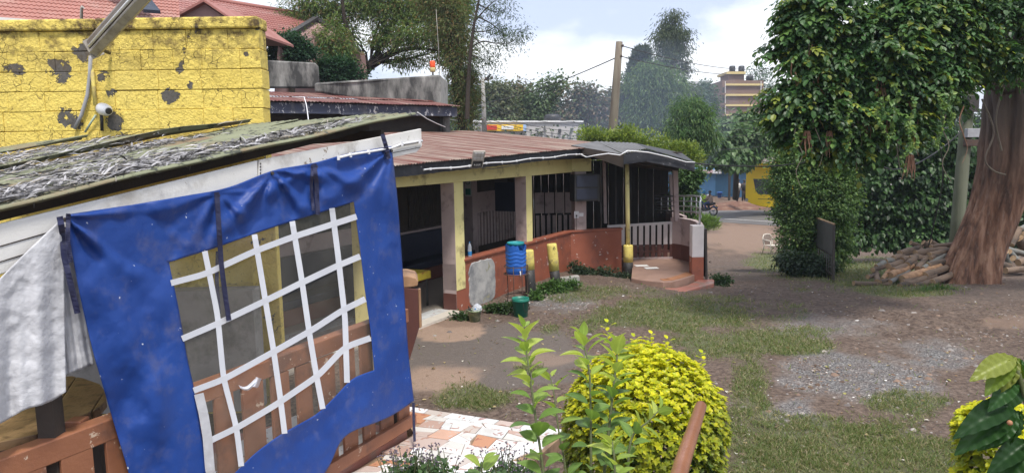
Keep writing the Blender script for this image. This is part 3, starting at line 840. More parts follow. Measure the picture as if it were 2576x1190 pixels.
# unpainted plaster patch, standing proud of the low wall
def plaster_patch():
    rows = []
    ang = [2 * math.pi * i / 48 for i in range(48)]
    mb = MB()
    c = W(0.98, -0.012, 0.43)
    ring = []
    for a in ang:
        ca, sa = math.cos(a), math.sin(a)
        k = 1 / max(abs(ca) ** 5 + abs(sa) ** 5, 1e-6) ** 0.2
        r = k * (1 + random.uniform(-0.03, 0.03))
        ring.append((0.53 * ca * r, 0.47 * sa * r))
    vs = [c + IN * 0.02 + E1 * p + Vector((0, 0, q)) for p, q in ring] + [c + E1 * p * 0.96 + Vector((0, 0, q * 0.96)) - IN * 0.006 for p, q in ring]
    n = len(ring)
    mb.add(vs, [(i, (i + 1) % n, n + (i + 1) % n, n + i) for i in range(n)] + [tuple(range(n, 2 * n))])
    m = worn('plaster', (0.50, 0.49, 0.475), (0.36, 0.36, 0.36), (0.20, 0.205, 0.215), 0.85, 2.5, 1.8, 0.7, 0.4, 30, chips=(0.30, 0.295, 0.21), chip_amt=0.68, chip_scale=2.5)
    o = mb.build('plaster_patch', m, rest, fixn=True)
    o['label'] = 'bare grey plaster patch on the red wall'
plaster_patch()
# columns: cream outward face, mauve towards the doorway, maroon foot
def column(s0, wd, td, z0, z1, foot):
    mb = MB(); wbox(mb, s0, s0 + wd, -0.012, td, z0, z1)
    o = mb.build('column', [M['cream_wall'], M['mauve_wall']], rest, 0.008, fixn=True)
    for p in o.data.polygons:
        if p.normal.dot(E1) < -0.5 or p.normal.dot(IN) > 0.5: p.material_index = 1
    if foot:
        mb = MB(); wbox(mb, s0 - 0.004, s0 + wd + 0.001, -0.016, td + 0.004, z0 - 0.3, 0.40)
        f = mb.build('column_foot', [M['red_wall'], M['maroon']], o, fixn=True)
        for p in f.data.polygons:
            if p.normal.dot(E1) < -0.5: p.material_index = 1
    return o
column(0.0, 0.33, 0.30, 0.42, 2.52, False)
mb = MB(); wbox(mb, 0.0, 0.33, -0.004, 0.30, -0.3, 0.94)
f = mb.build('column_foot', [M['red_wall'], M['mauve_wall']], rest, fixn=True)
for p in f.data.polygons:
    if p.normal.dot(E1) < -0.5: p.material_index = 1
mb = MB(); wbox(mb, -0.006, 0.2, 0.0, 0.303, -0.3, 0.36); mb.build('column_base', M['maroon'], rest, fixn=True)
column(2.98, 0.30, 0.28, WT + 0.057, 2.52, False)
mb = MB(); wbox(mb, -2.6, -2.3, 0, 0.28, -0.3, 2.52)
mb.build('column', [M['cream_wall']], rest, 0.008, fixn=True)
# third column, plain mauve, at the bend, with its socket
mb = MB(); seg2(mb, 0.10, 0.42, 0.02, 0.30, WT + 0.057, 2.6)
c3 = mb.build('column', M['mauve_wall'], rest, 0.008, fixn=True)
mb = MB(); seg2(mb, 0.07, 0.20, -0.002, 0.02, 1.32, 1.50); seg2(mb, 0.21, 0.33, -0.002, 0.02, 1.36, 1.45)
sk_ = mb.build('wall_socket', M['white_plastic'], c3, 0.004, fixn=True)
mb = MB(); seg2(mb, 0.115, 0.145, -0.03, -0.003, 1.37, 1.41); mb.tube([BEND + d2 * 0.13 + n2 * -0.02 + Vector((0, 0, z)) for z in (1.38, 1.25, 1.1, 1.02)], 0.006, 5)
mb.build('plug', M['black_plastic'], c3, fixn=True)
# beam
mb = MB(); wbox(mb, -4.4, 5.6, -0.02, 0.30, 2.52, 2.86)
mb.build('beam', M['cream_wall'], rest, 0.01, fixn=True)
mb = MB(); seg2(mb, -0.05, 0.55, -0.02, 0.3, 2.53, 2.86)
mb.build('beam', M['cream_wall'], rest, 0.01, fixn=True)
# fascia with its torn lower edge
def fascia(s0, s1, z0, z1, t, m):
    k = int((s1 - s0) / 0.07)
    for (a, b) in ((s0, s0 + 2.9), (s0 + 2.905, s0 + 6.3), (s0 + 6.305, s1)):
        mb = MB()
        n = max(3, int((b - a) / 0.08))
        vs = []; fs = []
        for i in range(n + 1):
            s = a + (b - a) * i / n
            zr = 0.028 * (s - 1)
            jag = random.uniform(0, 0.012)
            for tt in (t, t + 0.025):
                vs += [W(s, tt, z0 + zr + jag), W(s, tt, z1 + zr)]
        for i in range(n):
            p, q = 4 * i, 4 * i + 4
            fs += [(p, q, q + 1, p + 1), (p + 2, p + 3, q + 3, q + 2), (p, p + 2, q + 2, q), (p + 1, q + 1, q + 3, p + 3)]
        fs += [(0, 1, 3, 2), (4 * n, 4 * n + 2, 4 * n + 3, 4 * n + 1)]
        mb.add(vs, fs)
        mb.build('fascia_board', m, rest, fixn=True)
fascia(-4.4, 5.75, 2.80, 2.99, -0.42, M['black_fascia'])
# soffit
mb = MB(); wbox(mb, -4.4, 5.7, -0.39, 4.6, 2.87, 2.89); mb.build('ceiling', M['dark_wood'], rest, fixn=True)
# rusty roof of overlapping sheets, corrugations running up from the eave
for i in range(13):
    s0 = -4.5 + i * 0.94; s1 = s0 + 0.99
    zr = lambda s: 0.03 * (s - 1)
    a = W(s0, -0.52, 3.005 + zr(s0) + 0.004 * (i % 2)); b = W(s1, -0.52, 3.005 + zr(s1) + 0.004 * (i % 2) + 0.003)
    mb = corrugated(a, b, IN * 5.0 + Vector((0, 0, 0.54)), 0.076, 0.010, warp=0.006, seed=i)
    o = mb.build('roof_sheet', M['rust_sheet'], rest)
    o.location.z += 0.0
# far gable end of the roof and rear wall
mb = MB()
mb.add([W(7.6, -0.45, 3.12), W(7.6, 4.4, 3.62), W(7.6, 4.4, 2.8), W(7.6, -0.45, 2.8)], [(0, 1, 2, 3)]); mb.build('gable_board', M['black_fascia'], rest)
mb = MB(); wbox(mb, -4.5, 5.2, 4.4, 4.55, 0, 3.45); mb.build('rear_wall', M['mauve_wall'], rest, fixn=True)
mb = MB(); wbox(mb, -4.6, -4.5, 0, 4.55, 0, 3.0); mb.build('side_wall', M['mauve_wall'], rest, fixn=True)
# inner partition, seen through the openings: dark corrugated panel, pale sill, mural
mb = MB(); wbox(mb, -4.4, 0.85, 2.6, 2.68, 1.55, 2.86); mb.build('mural', M['dark_mural'], rest, fixn=True)['label'] = 'dark landscape mural on the inner wall'
mb = MB(); wbox(mb, -4.4, 1.0, 2.62, 2.72, 0.03, 1.545); mb.build('inner_wall', M['mauve_wall'], rest, fixn=True)
mb = MB(); wbox(mb, 1.0, 1.25, 2.55, 2.8, 0.03, 2.86); mb.build('inner_post', M['dark_wood'], rest, fixn=True)
for i in range(22):
    s = 2.6 + i * 0.095
    mb = MB(); wbox(mb, s, s + 0.07, 3.02, 3.05, 1.25, 2.86)
    mb.build('wall_slat', M['dark_wood'], rest, fixn=True)
mb = MB(); wbox(mb, 1.25, 4.8, 3.05, 3.12, 0.03, 2.86); mb.build('inner_wall', M['dark_wood'], rest, fixn=True)
mb = MB(); wbox(mb, 1.25, 4.7, 2.95, 3.045, 1.05, 1.2); mb.build('inner_ledge', M['mauve_wall'], rest, fixn=True)
mb = MB(); wbox(mb, 4.7, 4.95, 2.5, 3.12, 0.03, 2.86); mb.build('inner_post', M['mauve_wall'], rest, fixn=True)
# slatted screen behind the third opening
for i in range(14):
    s = 4.97 + i * 0.17
    mb = MB(); wbox(mb, s, s + 0.10, 2.5, 2.53, 0.55, 1.45); mb.build('screen_slat', M['mauve_wall'], rest, fixn=True)
mb = MB(); wbox(mb, 4.96, 7.4, 2.535, 2.58, 1.45, 2.0); mb.build('screen_panel', M['mauve_wall'], rest, fixn=True)
mb = MB(); wbox(mb, 4.96, 8.4, 2.6, 2.66, 0.03, 2.86); mb.build('screen_back', M['dark_wood'], rest, fixn=True)
# notices on the inner post
mb = MB(); wbox(mb, 4.69, 4.697, 2.52, 2.72, 1.92, 2.45); nt1 = mb.build('notice', M['sign_white'], rest, fixn=True)
nt1['label'] = 'paper notice with a round green sign'
mb = MB(); wbox(mb, 4.684, 4.6895, 2.54, 2.70, 1.95, 2.12); mb.build('printed_panel', M['green_leaf_print'], nt1, fixn=True)
mb = MB()
cc = W(4.686, 2.62, 2.30)
mb.tube([cc, cc - E1 * 0.004], 0.075, 16); mb.build('printed_ring', M['green_leaf_print'], nt1)
mb = MB(); mb.tube([cc - E1 * 0.005, cc - E1 * 0.008], 0.058, 16); mb.build('printed_disc', M['sign_white'], nt1)
mb = MB(); wbox(mb, 4.69, 4.697, 2.75, 2.95, 1.98, 2.45); mb.build('notice', M['sign_white'], rest, fixn=True)
# booth seats
def booth(name_label, s0, s1, t0, t1, back, parent=None):
    r = thing('booth_seat', name_label, 'seat', W((s0 + s1) / 2, (t0 + t1) / 2, 0.03))
    mb = MB(); wbox(mb, s0, s1, t0, t1, 0.04, 0.34); mb.build('plinth', M['brown_box'], r, 0.01, fixn=True)
    mb = MB(); wbox(mb, s0, s1, t0, t1, 0.342, 0.50); mb.build('cushion', M['navy_vinyl'], r, 0.03, fixn=True)
    mb = MB(); wbox(mb, *back); mb.build('backrest', M['navy_vinyl'], r, 0.03, fixn=True)
booth('navy vinyl booth seat along the inner wall below the dark mural', -4.0, 0.9, 2.05, 2.55, (-4.0, 0.9, 2.45, 2.6, 0.51, 1.22))
booth('navy vinyl booth seat with brown base beside the doorway', -1.30, -0.62, 0.55, 1.5, (-1.45, -1.305, 0.55, 1.5, 0.1, 1.05))
booth('long navy vinyl booth seat behind the red low wall', 1.2, 4.65, 2.4, 2.93, (1.2, 4.65, 2.80, 2.94, 0.51, 1.16))
# tables with yellow covers
def small_table(s, t, lab, jars):
    r = thing('dining_table', lab, 'table', W(s, t, 0.03))
    mb = MB(); wbox(mb, s - 0.35, s + 0.35, t - 0.30, t + 0.30, 0.72, 0.75); mb.build('tabletop', M['yellow_cloth'], r, 0.006, fixn=True)
    mb = MB(); wbox(mb, s - 0.36, s + 0.36, t - 0.31, t - 0.305, 0.60, 0.745); mb.build('cloth_skirt', M['yellow_cloth'], r, fixn=True)
    for a in (-0.3, 0.3):
        for b in (-0.25, 0.25):
            mb = MB(); mb.beam(W(s + a, t + b, 0.035), W(s + a, t + b, 0.72), 0.04, 0.04, (1, 0, 0)); mb.build('leg', M['black_plastic'], r, fixn=True)
    for k in range(jars):
        mb = MB(); p = W(s - 0.12 + 0.25 * k, t - 0.05, 0.751)
        mb.lathe([(0.11, 0), (0.13, 0.012), (0.12, 0.014), (0.02, 0.016)], p, 20)
        pl = mb.build('plate', M['sign_white'], None); tag(pl, 'white plate lying on the nearer yellow covered table', 'plate')
small_table(-0.15, 1.05, 'low table with yellow printed cover behind the first column', 1)
small_table(-0.1, 1.95, 'yellow covered table deeper inside, near the booth seat', 0)
mb = MB(); wbox(mb, -0.95, -0.6, 1.65, 1.9, 0.5, 0.9)
tb = mb.build('drinks_box', M['yellow_cloth'], None, 0.01, fixn=True); tag(tb, 'yellow printed box standing beside the tables inside', 'box')
# ------------------------------------------------------------------ porch at the far corner
porch = thing('porch', 'open corner porch with grey iron roof, picket fence and curved steps', 'porch', (3.6, 18.2, -0.2))
PZ = 0.05
def arc(c, r, a0, a1, n):
    return [Vector((c[0] + r * math.cos(a0 + (a1 - a0) * i / n), c[1] + r * math.sin(a0 + (a1 - a0) * i / n), 0)) for i in range(n + 1)]
# floor slab with a curved front edge
fl = [Q(1592, 655, PZ), Q(1588, 700, PZ)] + [Q(x, y, PZ) for x, y in ((1612, 704), (1640, 707), (1668, 709), (1690, 708), (1712, 703), (1735, 696), (1752, 689), (1759, 680), (1757, 664))] + [Vector((4.5, 19.5, PZ)), Vector((3.0, 19.6, PZ))]
fl = [Vector((p.x, p.y, -0.6)) for p in fl]
MB().prism(fl, (0, 0, PZ + 0.6)).build('floor_slab', M['porch_tile'], porch, 0.015, fixn=True)
# orange edging tiles round the front
edge = [Q(x, y, PZ + 0.003) for x, y in ((1668, 706.5), (1690, 705.5), (1712, 700.5), (1735, 693.5), (1751, 686.5))]
for i in range(4):
    a, b = edge[i], edge[i + 1]
    d = (b - a).normalized(); nn = Vector((-d.y, d.x, 0)) * 0.24
    MB().prism([a + d * 0.01, b - d * 0.01, b - d * 0.01 + nn, a + d * 0.01 + nn], (0, 0, 0.006)).build('edging_tile', M['sheet_orange'], porch, fixn=True)
# curved steps in front
def step(pts, z, h, mat, name='step'):
    ps = [Q(x, y, z) for x, y in pts]
    ps = [Vector((p.x, p.y, z - h)) for p in ps]
    MB().prism(ps, (0, 0, h)).build(name, mat, porch, 0.03, fixn=True)
step([(1640, 722), (1665, 724), (1700, 724), (1730, 716), (1760, 701), (1785, 697), (1797, 703), (1796, 712), (1765, 719), (1722, 733), (1690, 735), (1650, 728)], -0.08, 0.5, M['red_step'])
step([(1612, 722), (1650, 724), (1700, 728), (1760, 720), (1800, 722), (1826, 738), (1822, 752), (1780, 757), (1730, 756), (1672, 746), (1620, 733)], -0.25, 0.5, M['stone'])
# cream post on its painted stump
B0 = P(1580, 697, 18.1)
gz = B0.z
def stump(p, h, r, split, lean, name, label):
    root = thing(name, label, 'post', p)
    top = p + Vector((lean[0], lean[1], h)); mid = p.lerp(top, split)
    mb = MB(); mb.tube([p - Vector((0, 0, 0.25)), p, p.lerp(mid, 0.5) + Vector((0.006, 0, 0)), mid], [r * 1.06, r * 1.04, r * 0.98, r * 0.99], 14); mb.build('black_base', M['black_paint'], root)
    mb = MB(); mb.tube([mid + Vector((0, 0, 0.001)), mid.lerp(top, 0.4), mid.lerp(top, 0.92), top], [r * 1.0, r * 1.03, r * 1.0, r * 0.92], 14); mb.build('yellow_top', M['yellow_paint'], root)
    return root, top
st, tp = stump(B0, 0.84, 0.125, 0.47, (0.0, 0), 'painted_stump', 'yellow and black stump carrying the slim cream porch post')
mb = MB(); mb.tube([tp - Vector((0, 0, 0.05)), P(1577, 398, 18.1)], 0.055, 14); mb.build('porch_post', M['cream_wall'], porch)
S2 = G(1397, 728); S2 = P(1399, 722, 15.6); S2.z = float(ground_z(S2.x, S2.y))
r2, t2 = stump(S2, 1.03, 0.115, 0.42, (-0.09, 0), 'painted_stump', 'leaning yellow and black stump beside the concrete block')
S3 = W(1.95, -0.62, 0)
r3, t3 = stump(S3, 1.0, 0.115, 0.58, (-0.04, 0), 'painted_stump', 'yellow and black stump hidden behind the blue water tank')
# stencilled marks on the second stump
for k, zz in enumerate((0.93, 0.78, 0.60, 0.52)):
    pass
# thin posts
for px, d, y0, y1, wd in ((1521, 19.9, 402, 562, 0.085), (1700, 19.35, 428, 556, 0.13)):
    mb = MB(); mb.beam(P(px + 2, y1, d), P(px - 2, y0, d), wd, wd, (0, 1, 0)); mb.build('porch_post', M['mauve_wall'], porch, 0.006, fixn=True)
mb = MB(); mb.beam(P(1672, 545, 22.5), P(1664, 432, 22.5), 0.13, 0.13, (0, 1, 0)); mb.build('porch_post', M['mauve_wall'], porch, 0.006, fixn=True)
mb = MB(); mb.beam(P(1686, 440, 21.0), P(1698, 600, 21.0), 0.09, 0.09, (0, 1, 0)); mb.build('porch_post', M['mauve_wall'], porch, 0.006, fixn=True)
# picket fence, two-tone pickets
FA, FB = P(1528, 567, 19.45), P(1692, 557, 19.45)
fence = thing('picket_fence', 'white picket fence with maroon foot across the porch', 'fence', (FA.x, FA.y, PZ))
dF = (FB - FA); dF.z = 0; LF = dF.length; dF.normalize(); nF = Vector((-dF.y, dF.x, 0))
npk = 11
for i in range(npk):
    c = FA + dF * (0.08 + i * (LF - 0.1) / (npk - 1)); zt = FA.z + (FB.z - FA.z) * i / (npk - 1) - 0.02
    wv = 0.115
    z0 = PZ + 0.04; zm = PZ + 0.40
    def pk(za, zb):
        b4 = [c - dF * wv / 2 + Vector((0, 0, za - c.z)), c + dF * wv / 2 + Vector((0, 0, za - c.z)), c + dF * wv / 2 + nF * 0.022 + Vector((0, 0, za - c.z)), c - dF * wv / 2 + nF * 0.022 + Vector((0, 0, za - c.z))]
        return MB().hexa(b4, [v + Vector((0, 0, zb - za)) for v in b4])
    o = pk(zm, zt).build('picket', M['mauve_wall'] if False else M['picket'] if 'picket' in M else M['white_paint'], fence, 0.004, fixn=True)
    pk(z0, zm - 0.001).build('picket_foot', M['maroon'], o, 0.004, fixn=True)
mb = MB(); mb.beam(FA + nF * 0.045 + Vector((0, 0, -0.04)), FB + nF * 0.045 + Vector((0, 0, -0.04)), 0.04, 0.07); mb.build('rail', M['picket'], fence, fixn=True)
a = FA.copy(); a.z = PZ + 0.2; b = FB.copy(); b.z = PZ + 0.2
mb = MB(); mb.beam(a + nF * 0.045, b + nF * 0.045, 0.04, 0.07); mb.build('rail', M['maroon'], fence, fixn=True)
mb = MB(); a.z = b.z = PZ + 0.02; mb.beam(a + nF * 0.01, b + nF * 0.01, 0.10, 0.05); mb.build('kerb', M['mauve_wall'], fence, fixn=True)
# curved porch wall: mauve above, maroon below, ending in a pier
pts = [Vector((4.40, 19.5, 0)), Vector((4.62, 19.2, 0)), Vector((4.76, 18.7, 0)), Vector((4.74, 18.1, 0)), Vector((4.62, 17.5, 0)), Vector((4.50, 17.15, 0))]
def curved(z0, z1, th, mat, name, par):
    mb = MB()
    n = len(pts)
    out_ = []
    for i, p in enumerate(pts):
        d = (pts[min(i + 1, n - 1)] - pts[max(i - 1, 0)]).normalized()
        out_.append(p + Vector((-d.y, d.x, 0)) * th)
    vs = [(p.x, p.y, z0) for p in pts] + [(p.x, p.y, z0) for p in out_] + [(p.x, p.y, z1) for p in pts] + [(p.x, p.y, z1) for p in out_]
    fs = []
    for i in range(n - 1):
        fs += [(i, i + 1, 2 * n + i + 1, 2 * n + i), (n + i, 3 * n + i, 3 * n + i + 1, n + i + 1), (2 * n + i, 2 * n + i + 1, 3 * n + i + 1, 3 * n + i), (i, n + i, n + i + 1, i + 1)]
    fs += [(0, 2 * n, 3 * n, n), (n - 1, 2 * n - 1, 4 * n - 1, 3 * n - 1)]
    mb.add(vs, fs)
    return mb.build(name, mat, par, fixn=True)
curved(PZ + 0.42, 1.19, 0.14, M['mauve_wall'], 'curved_wall', porch)
curved(-0.7, PZ + 0.419, 0.143, M['maroon'], 'wall_foot', porch)
pc = Vector((4.46, 16.98, 0))
mb = MB(); mb.box((pc.x - 0.13, pc.y - 0.13, PZ + 0.42), (pc.x + 0.15, pc.y + 0.14, 1.24)); mb.build('end_pier', M['picket'], porch, 0.012, fixn=True)
mb = MB(); mb.box((pc.x - 0.132, pc.y - 0.132, -0.7), (pc.x + 0.152, pc.y + 0.142, PZ + 0.419)); mb.build('pier_foot', M['red_wall'], porch, 0.01, fixn=True)
# metal balustrade on the curved wall
bal = thing('balustrade', 'silver metal balustrade on the curved porch wall', 'railing', (4.6, 18.3, 1.2))
tops = [Vector((4.45, 21.6, 1.62)), Vector((4.5, 20.3, 1.72)), Vector((4.62, 19.2, 1.80)), Vector((4.78, 18.5, 1.84)), Vector((4.76, 17.8, 1.86)), Vector((4.58, 17.05, 1.84))]
for k, dz in enumerate((0.0, -0.14, -0.28, -0.42)):
    mb = MB(); mb.tube([p + Vector((0, 0, dz)) for p in tops], 0.022 if k in (0, 3) else 0.014, 8); mb.build('rail', M['steel'], bal)
for i, f in enumerate((0.4, 1.0, 1.6, 2.2, 2.8, 3.4, 4.0, 4.6)):
    k = int(f); p = tops[k].lerp(tops[k + 1], f - k)
    mb = MB(); mb.tube([p + Vector((0, 0, -0.5)), p], 0.016, 8); mb.build('baluster', M['steel'], bal)
mb = MB(); p = tops[-1]; mb.tube([p, p + Vector((-0.03, -0.03, -0.04)), p + Vector((-0.04, -0.04, -0.6))], 0.028, 8); mb.build('end_post', M['steel'], bal)
# black gate leaf leaning against the pier
gt = thing('folded_gate', 'black metal gate leaf folded back against the porch pier', 'gate', (4.75, 16.95, -0.4))
mb = MB(); mb.beam((4.70, 16.9, -0.35), (4.66, 16.9, 1.15), 0.05, 0.05, (0, 1, 0)); mb.beam((4.72, 17.8, -0.45), (4.72, 17.8, 1.15), 0.05, 0.05, (0, 1, 0)); mb.beam((4.67, 16.9, 1.12), (4.72, 17.8, 1.12), 0.04, 0.05); mb.beam((4.68, 16.9, 0.0), (4.72, 17.8, 0.0), 0.04, 0.05)
mb.build('gate_frame', M['dark_metal'], gt, fixn=True)
mb = MB(); mb.beam((4.69, 16.93, 0.56), (4.72, 17.78, 0.56), 0.01, 1.08); mb.build('gate_panel', M['dark_metal'], gt, fixn=True)
mb = MB(); mb.tube([(4.74, 16.88, 0.35), (4.79, 16.86, 0.37), (4.79, 16.86, 0.33), (4.74, 16.88, 0.35)], 0.008, 6); mb.build('ring_handle', M['dark_metal'], gt)
mb = MB(); mb.box((-0.9, 20.3, 2.94), (4.9, 22.7, 2.98)); mb.build('shade_roof', M['dark_wood'], porch, fixn=True)  # unseen roof sheet, added to darken the porch inside
# pale slats and shutter seen through the third opening
for i in range(9):
    x0 = 0.72 + i * 0.165
    mb = MB(); mb.box((x0, 20.9, PZ), (x0 + 0.10, 20.93, 1.18)); mb.build('screen_slat', M['mauve_wall'], porch, fixn=True)
for i in range(5):
    x0 = 0.70 + i * 0.30
    mb = MB(); mb.box((x0, 20.95, 1.24), (x0 + 0.27, 20.98, 1.85)); mb.build('shutter_board', M['mauve_wall'], porch, fixn=True)
# two paper sheets lying on the porch floor
for k, (x, y, a) in enumerate(((1615, 668, 0.2), (1640, 674, 0.1))):
    p = Q(x, y, PZ + 0.012)
    mb = MB(); mb.hexa([p + Vector(v) for v in ((-0.17, -0.12, -0.004), (0.17, -0.10, -0.004), (0.15, 0.13, -0.004), (-0.2, 0.12, -0.004))], [p + Vector(v) for v in ((-0.17, -0.12, 0.0), (0.17, -0.10, 0.0), (0.15, 0.13, 0.0), (-0.2, 0.12, 0.0))])
    tag(mb.build('paper_sheet', M['sign_white'], None, fixn=True), ('pale paper sheet lying nearer the picket fence' if k == 0 else 'printed paper sheet in the middle of the porch floor'), 'paper')
# roof of the porch: two sheets of grey iron, black fascia boards
A_, B_, C_, D_, Eb, Fb = P(1437, 366, 18.0), P(1568, 389, 17.2), P(1626, 376, 17.5), P(1748, 410, 18.6), P(1655, 369, 22.0), P(1535, 350, 21.2)
def bil_sheet(a, b, c, d, n1, n2, amp, pitch):
    """corrugated sheet filling four corners, ridges run from a-b to d-c"""
    rows = []
    L = (b - a).length
    nw = int(L / pitch * 6)
    for j in range(n2 + 1):
        g = j / n2
        rows.append([a.lerp(b, i / nw).lerp(d.lerp(c, i / nw), g) + Vector((0, 0, amp * math.sin(2 * math.pi * i / 6))) for i in range(nw + 1)])
    return MB().grid(rows)
bil_sheet(B_ + Vector((0, 0, .02)), C_ + Vector((0, 0, .02)), Fb.lerp(Eb, 0.5), A_.lerp(Fb, 0.6), 1, 5, 0.010, 0.076).build('roof_sheet', M['grey_sheet'], porch)
mb = MB(); mb.add([A_, B_, A_.lerp(Fb, 0.6)], [(0, 1, 2)]); mb.build('roof_flashing', M['grey_sheet'], porch)
mb = MB(); mb.add([C_ + Vector((0, 0, .02)), D_ + Vector((0, 0, .015)), P(1715, 385, 22.5), Fb.lerp(Eb, 0.5)], [(0, 1, 2, 3)]); mb.build('roof_sheet', M['black_sheet'], porch)
def drop_board(a, b, h0, h1, mat, top=0.0):
    d = (b - a); d.z = 0; d.normalize(); n = Vector((d.y, -d.x, 0)) * 0.025
    mb = MB(); mb.hexa([a - Vector((0, 0, h0)), b - Vector((0, 0, h1)), b - Vector((0, 0, h1)) - n, a - Vector((0, 0, h0)) - n], [a - Vector((0, 0, top)), b - Vector((0, 0, top)), b - n - Vector((0, 0, top)), a - n - Vector((0, 0, top))])
    return mb.build('fascia_board', mat, porch, fixn=True)
drop_board(A_, B_, 0.10, 0.32, M['dark_wood'])
drop_board(B_ + Vector((0.01, 0, 0)), C_, 0.24, 0.30, M['black_fascia'], 0.01)
drop_board(C_ + Vector((0.004, 0, 0)), D_, 0.30, 0.22, M['black_fascia'], 0.0)
mb = MB(); mb.add([A_ - Vector((0, 0, .1)), B_ - Vector((0, 0, .12)), C_ - Vector((0, 0, .15)), D_ - Vector((0, 0, .2)), P(1700, 420, 22.3), P(1535, 395, 21.3)], [(0, 1, 2, 3, 4, 5)]); mb.build('soffit', M['dark_wood'], porch)
mb = MB(); mb.beam(P(1600, 405, 17.9), P(1705, 424, 19.3), 0.08, 0.14); mb.build('rafter', M['dark_wood'], porch, fixn=True)
mb = MB(); mb.beam(P(1520, 405, 19.9), P(1700, 428, 19.4), 0.08, 0.12); mb.build('rafter', M['dark_wood'], porch, fixn=True)
# plank wall at the back of the porch
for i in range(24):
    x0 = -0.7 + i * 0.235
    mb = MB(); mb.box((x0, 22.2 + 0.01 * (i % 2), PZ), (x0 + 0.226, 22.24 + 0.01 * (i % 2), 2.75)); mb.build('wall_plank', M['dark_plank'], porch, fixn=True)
mb = MB(); mb.box((4.85, 19.9, -0.6), (4.95, 22.2, 1.18)); mb.build('side_wall', M['mauve_wall'], porch, fixn=True)
mb = MB(); mb.box((1.2, 19.6, -0.5), (4.9, 22.3, PZ - 0.01)); mb.build('rear_floor', M['porch_tile'], porch, fixn=True)

# ------------------------------------------------------------------ black loudspeaker cabinet by the third column
sp_ = thing('speaker_cabinet', 'big black speaker cabinet hung at the third column', 'speaker', BEND + Vector((0.2, -0.05, 1.9)))
def sbox(mb, l0, l1, t0, t1, z0, z1): return seg2(mb, l0, l1, t0, t1, z0, z1)
mb = MB(); sbox(mb, -0.05, 0.62, -0.36, 0.0, 1.78, 2.47); mb.build('cabinet', M['black_plastic'], sp_, 0.015, fixn=True)
for z0, z1 in ((1.83, 2.10), (2.15, 2.43)):
    mb = MB(); sbox(mb, 0.0, 0.57, -0.372, -0.358, z0, z1); g_ = mb.build('grille', M['navy_vinyl'], sp_, 0.01, fixn=True)
mb = MB(); sbox(mb, 0.635, 0.665, -0.30, -0.26, 1.75, 2.45); mb.build('side_rail', M['dark_metal'], sp_, fixn=True)
# a dark screen on a bracket behind it
mb = MB(); wbox(mb, 4.6, 4.66, 0.9, 1.75, 1.55, 2.3)
tv = thing('television', 'dark flat screen hanging in the third opening', 'screen', W(4.6, 1.3, 1.9))
mb.build('screen', M['navy_vinyl'], tv, 0.01, fixn=True)
mb = MB(); wbox(mb, 4.665, 4.70, 1.2, 1.4, 1.8, 2.86); mb.build('bracket', M['dark_metal'], tv, fixn=True)

# ------------------------------------------------------------------ rope light clipped along the fascia
def rope_pts():
    p = []
    for s in np.linspace(-1.6, 5.7, 40):
        p.append(W(s, -0.47, 2.875 + 0.028 * (s - 1) + 0.012 * math.sin(s * 3.3)))
    p += [P(1455, 386, 17.8), P(1475, 396, 17.6), P(1500, 391, 17.45), P(1530, 387, 17.3), P(1560, 391, 17.1), P(1578, 380, 17.05), P(1600, 381, 17.2), P(1630, 384, 17.4), P(1680, 395, 17.9), P(1725, 408, 18.3), P(1748, 409, 18.45)]
    return p
rope = thing('rope_light', 'white rope light clipped along the black fascia boards', 'rope light', W(2, -0.45, 2.9))
rp_ = rope_pts()
mb = MB(); mb.tube(rp_, 0.017, 6); mb.build('rope', M['white_plastic'], rope)
for s in np.arange(-1.4, 5.6, 0.62):
    mb = MB(); c = W(s, -0.47, 2.875 + 0.028 * (s - 1) + 0.012 * math.sin(s * 3.3)); mb.beam(c - Vector((0, 0, 0.025)), c + Vector((0, 0, 0.025)), 0.03, 0.035, (0, 1, 0)); mb.build('clip', M['white_plastic'], rope, fixn=True)

# ------------------------------------------------------------------ floodlight on the fascia
fp = P(1202, 401, 13.2)
fo = thing('floodlight', 'grey floodlight with square lens panel on the black fascia', 'floodlight', fp)
fx = (E1 * 0.35 + Vector((0.93, 0.05, 0))).normalized(); fn = Vector((0.25, -0.95, -0.35)).normalized(); fx = (fx - fn * fx.dot(fn)).normalized(); fu = fn.cross(fx) * -1
if fu.z < 0: fu = -fu
fu = (fu + fx * 0.12).normalized()
def fb(x0, x1, u0, u1, n0, n1):
    def q(x, u, n): return fp + fx * x + fu * u + fn * n
    return MB().hexa([q(x0, u0, n0), q(x1, u0, n0), q(x1, u0, n1), q(x0, u0, n1)], [q(x0, u1, n0), q(x1, u1, n0), q(x1, u1, n1), q(x0, u1, n1)])
fb(-0.115, 0.115, -0.165, 0.165, -0.03, 0.03).build('housing', M['grey_metal'], fo, 0.012, fixn=True)
ba = fb(-0.095, 0.095, -0.145, -0.03, 0.031, 0.036).build('driver_panel', M['black_plastic'], fo, fixn=True)
for i in range(3):
    for j in range(2):
        fb(-0.092 + i * 0.063, -0.034 + i * 0.063, -0.015 + j * 0.08, 0.058 + j * 0.08, 0.031, 0.046).build('lens', M['steel'], fo, 0.012, fixn=True)
mb = MB(); mb.tube([fp - fn * 0.03, fp - fn * 0.1 + Vector((-0.02, 0, 0.06)), W(0.9, -0.41, 2.88)], 0.012, 6); mb.build('bracket', M['dark_metal'], fo)
mb = MB(); mb.tube([fp + fu * -0.16, fp + Vector((0.25, 0.12, -0.19)), fp + Vector((0.55, 0.4, -0.15)), W(1.9, -0.43, 2.82)], 0.006, 5); mb.build('cable', M['wire'], fo)
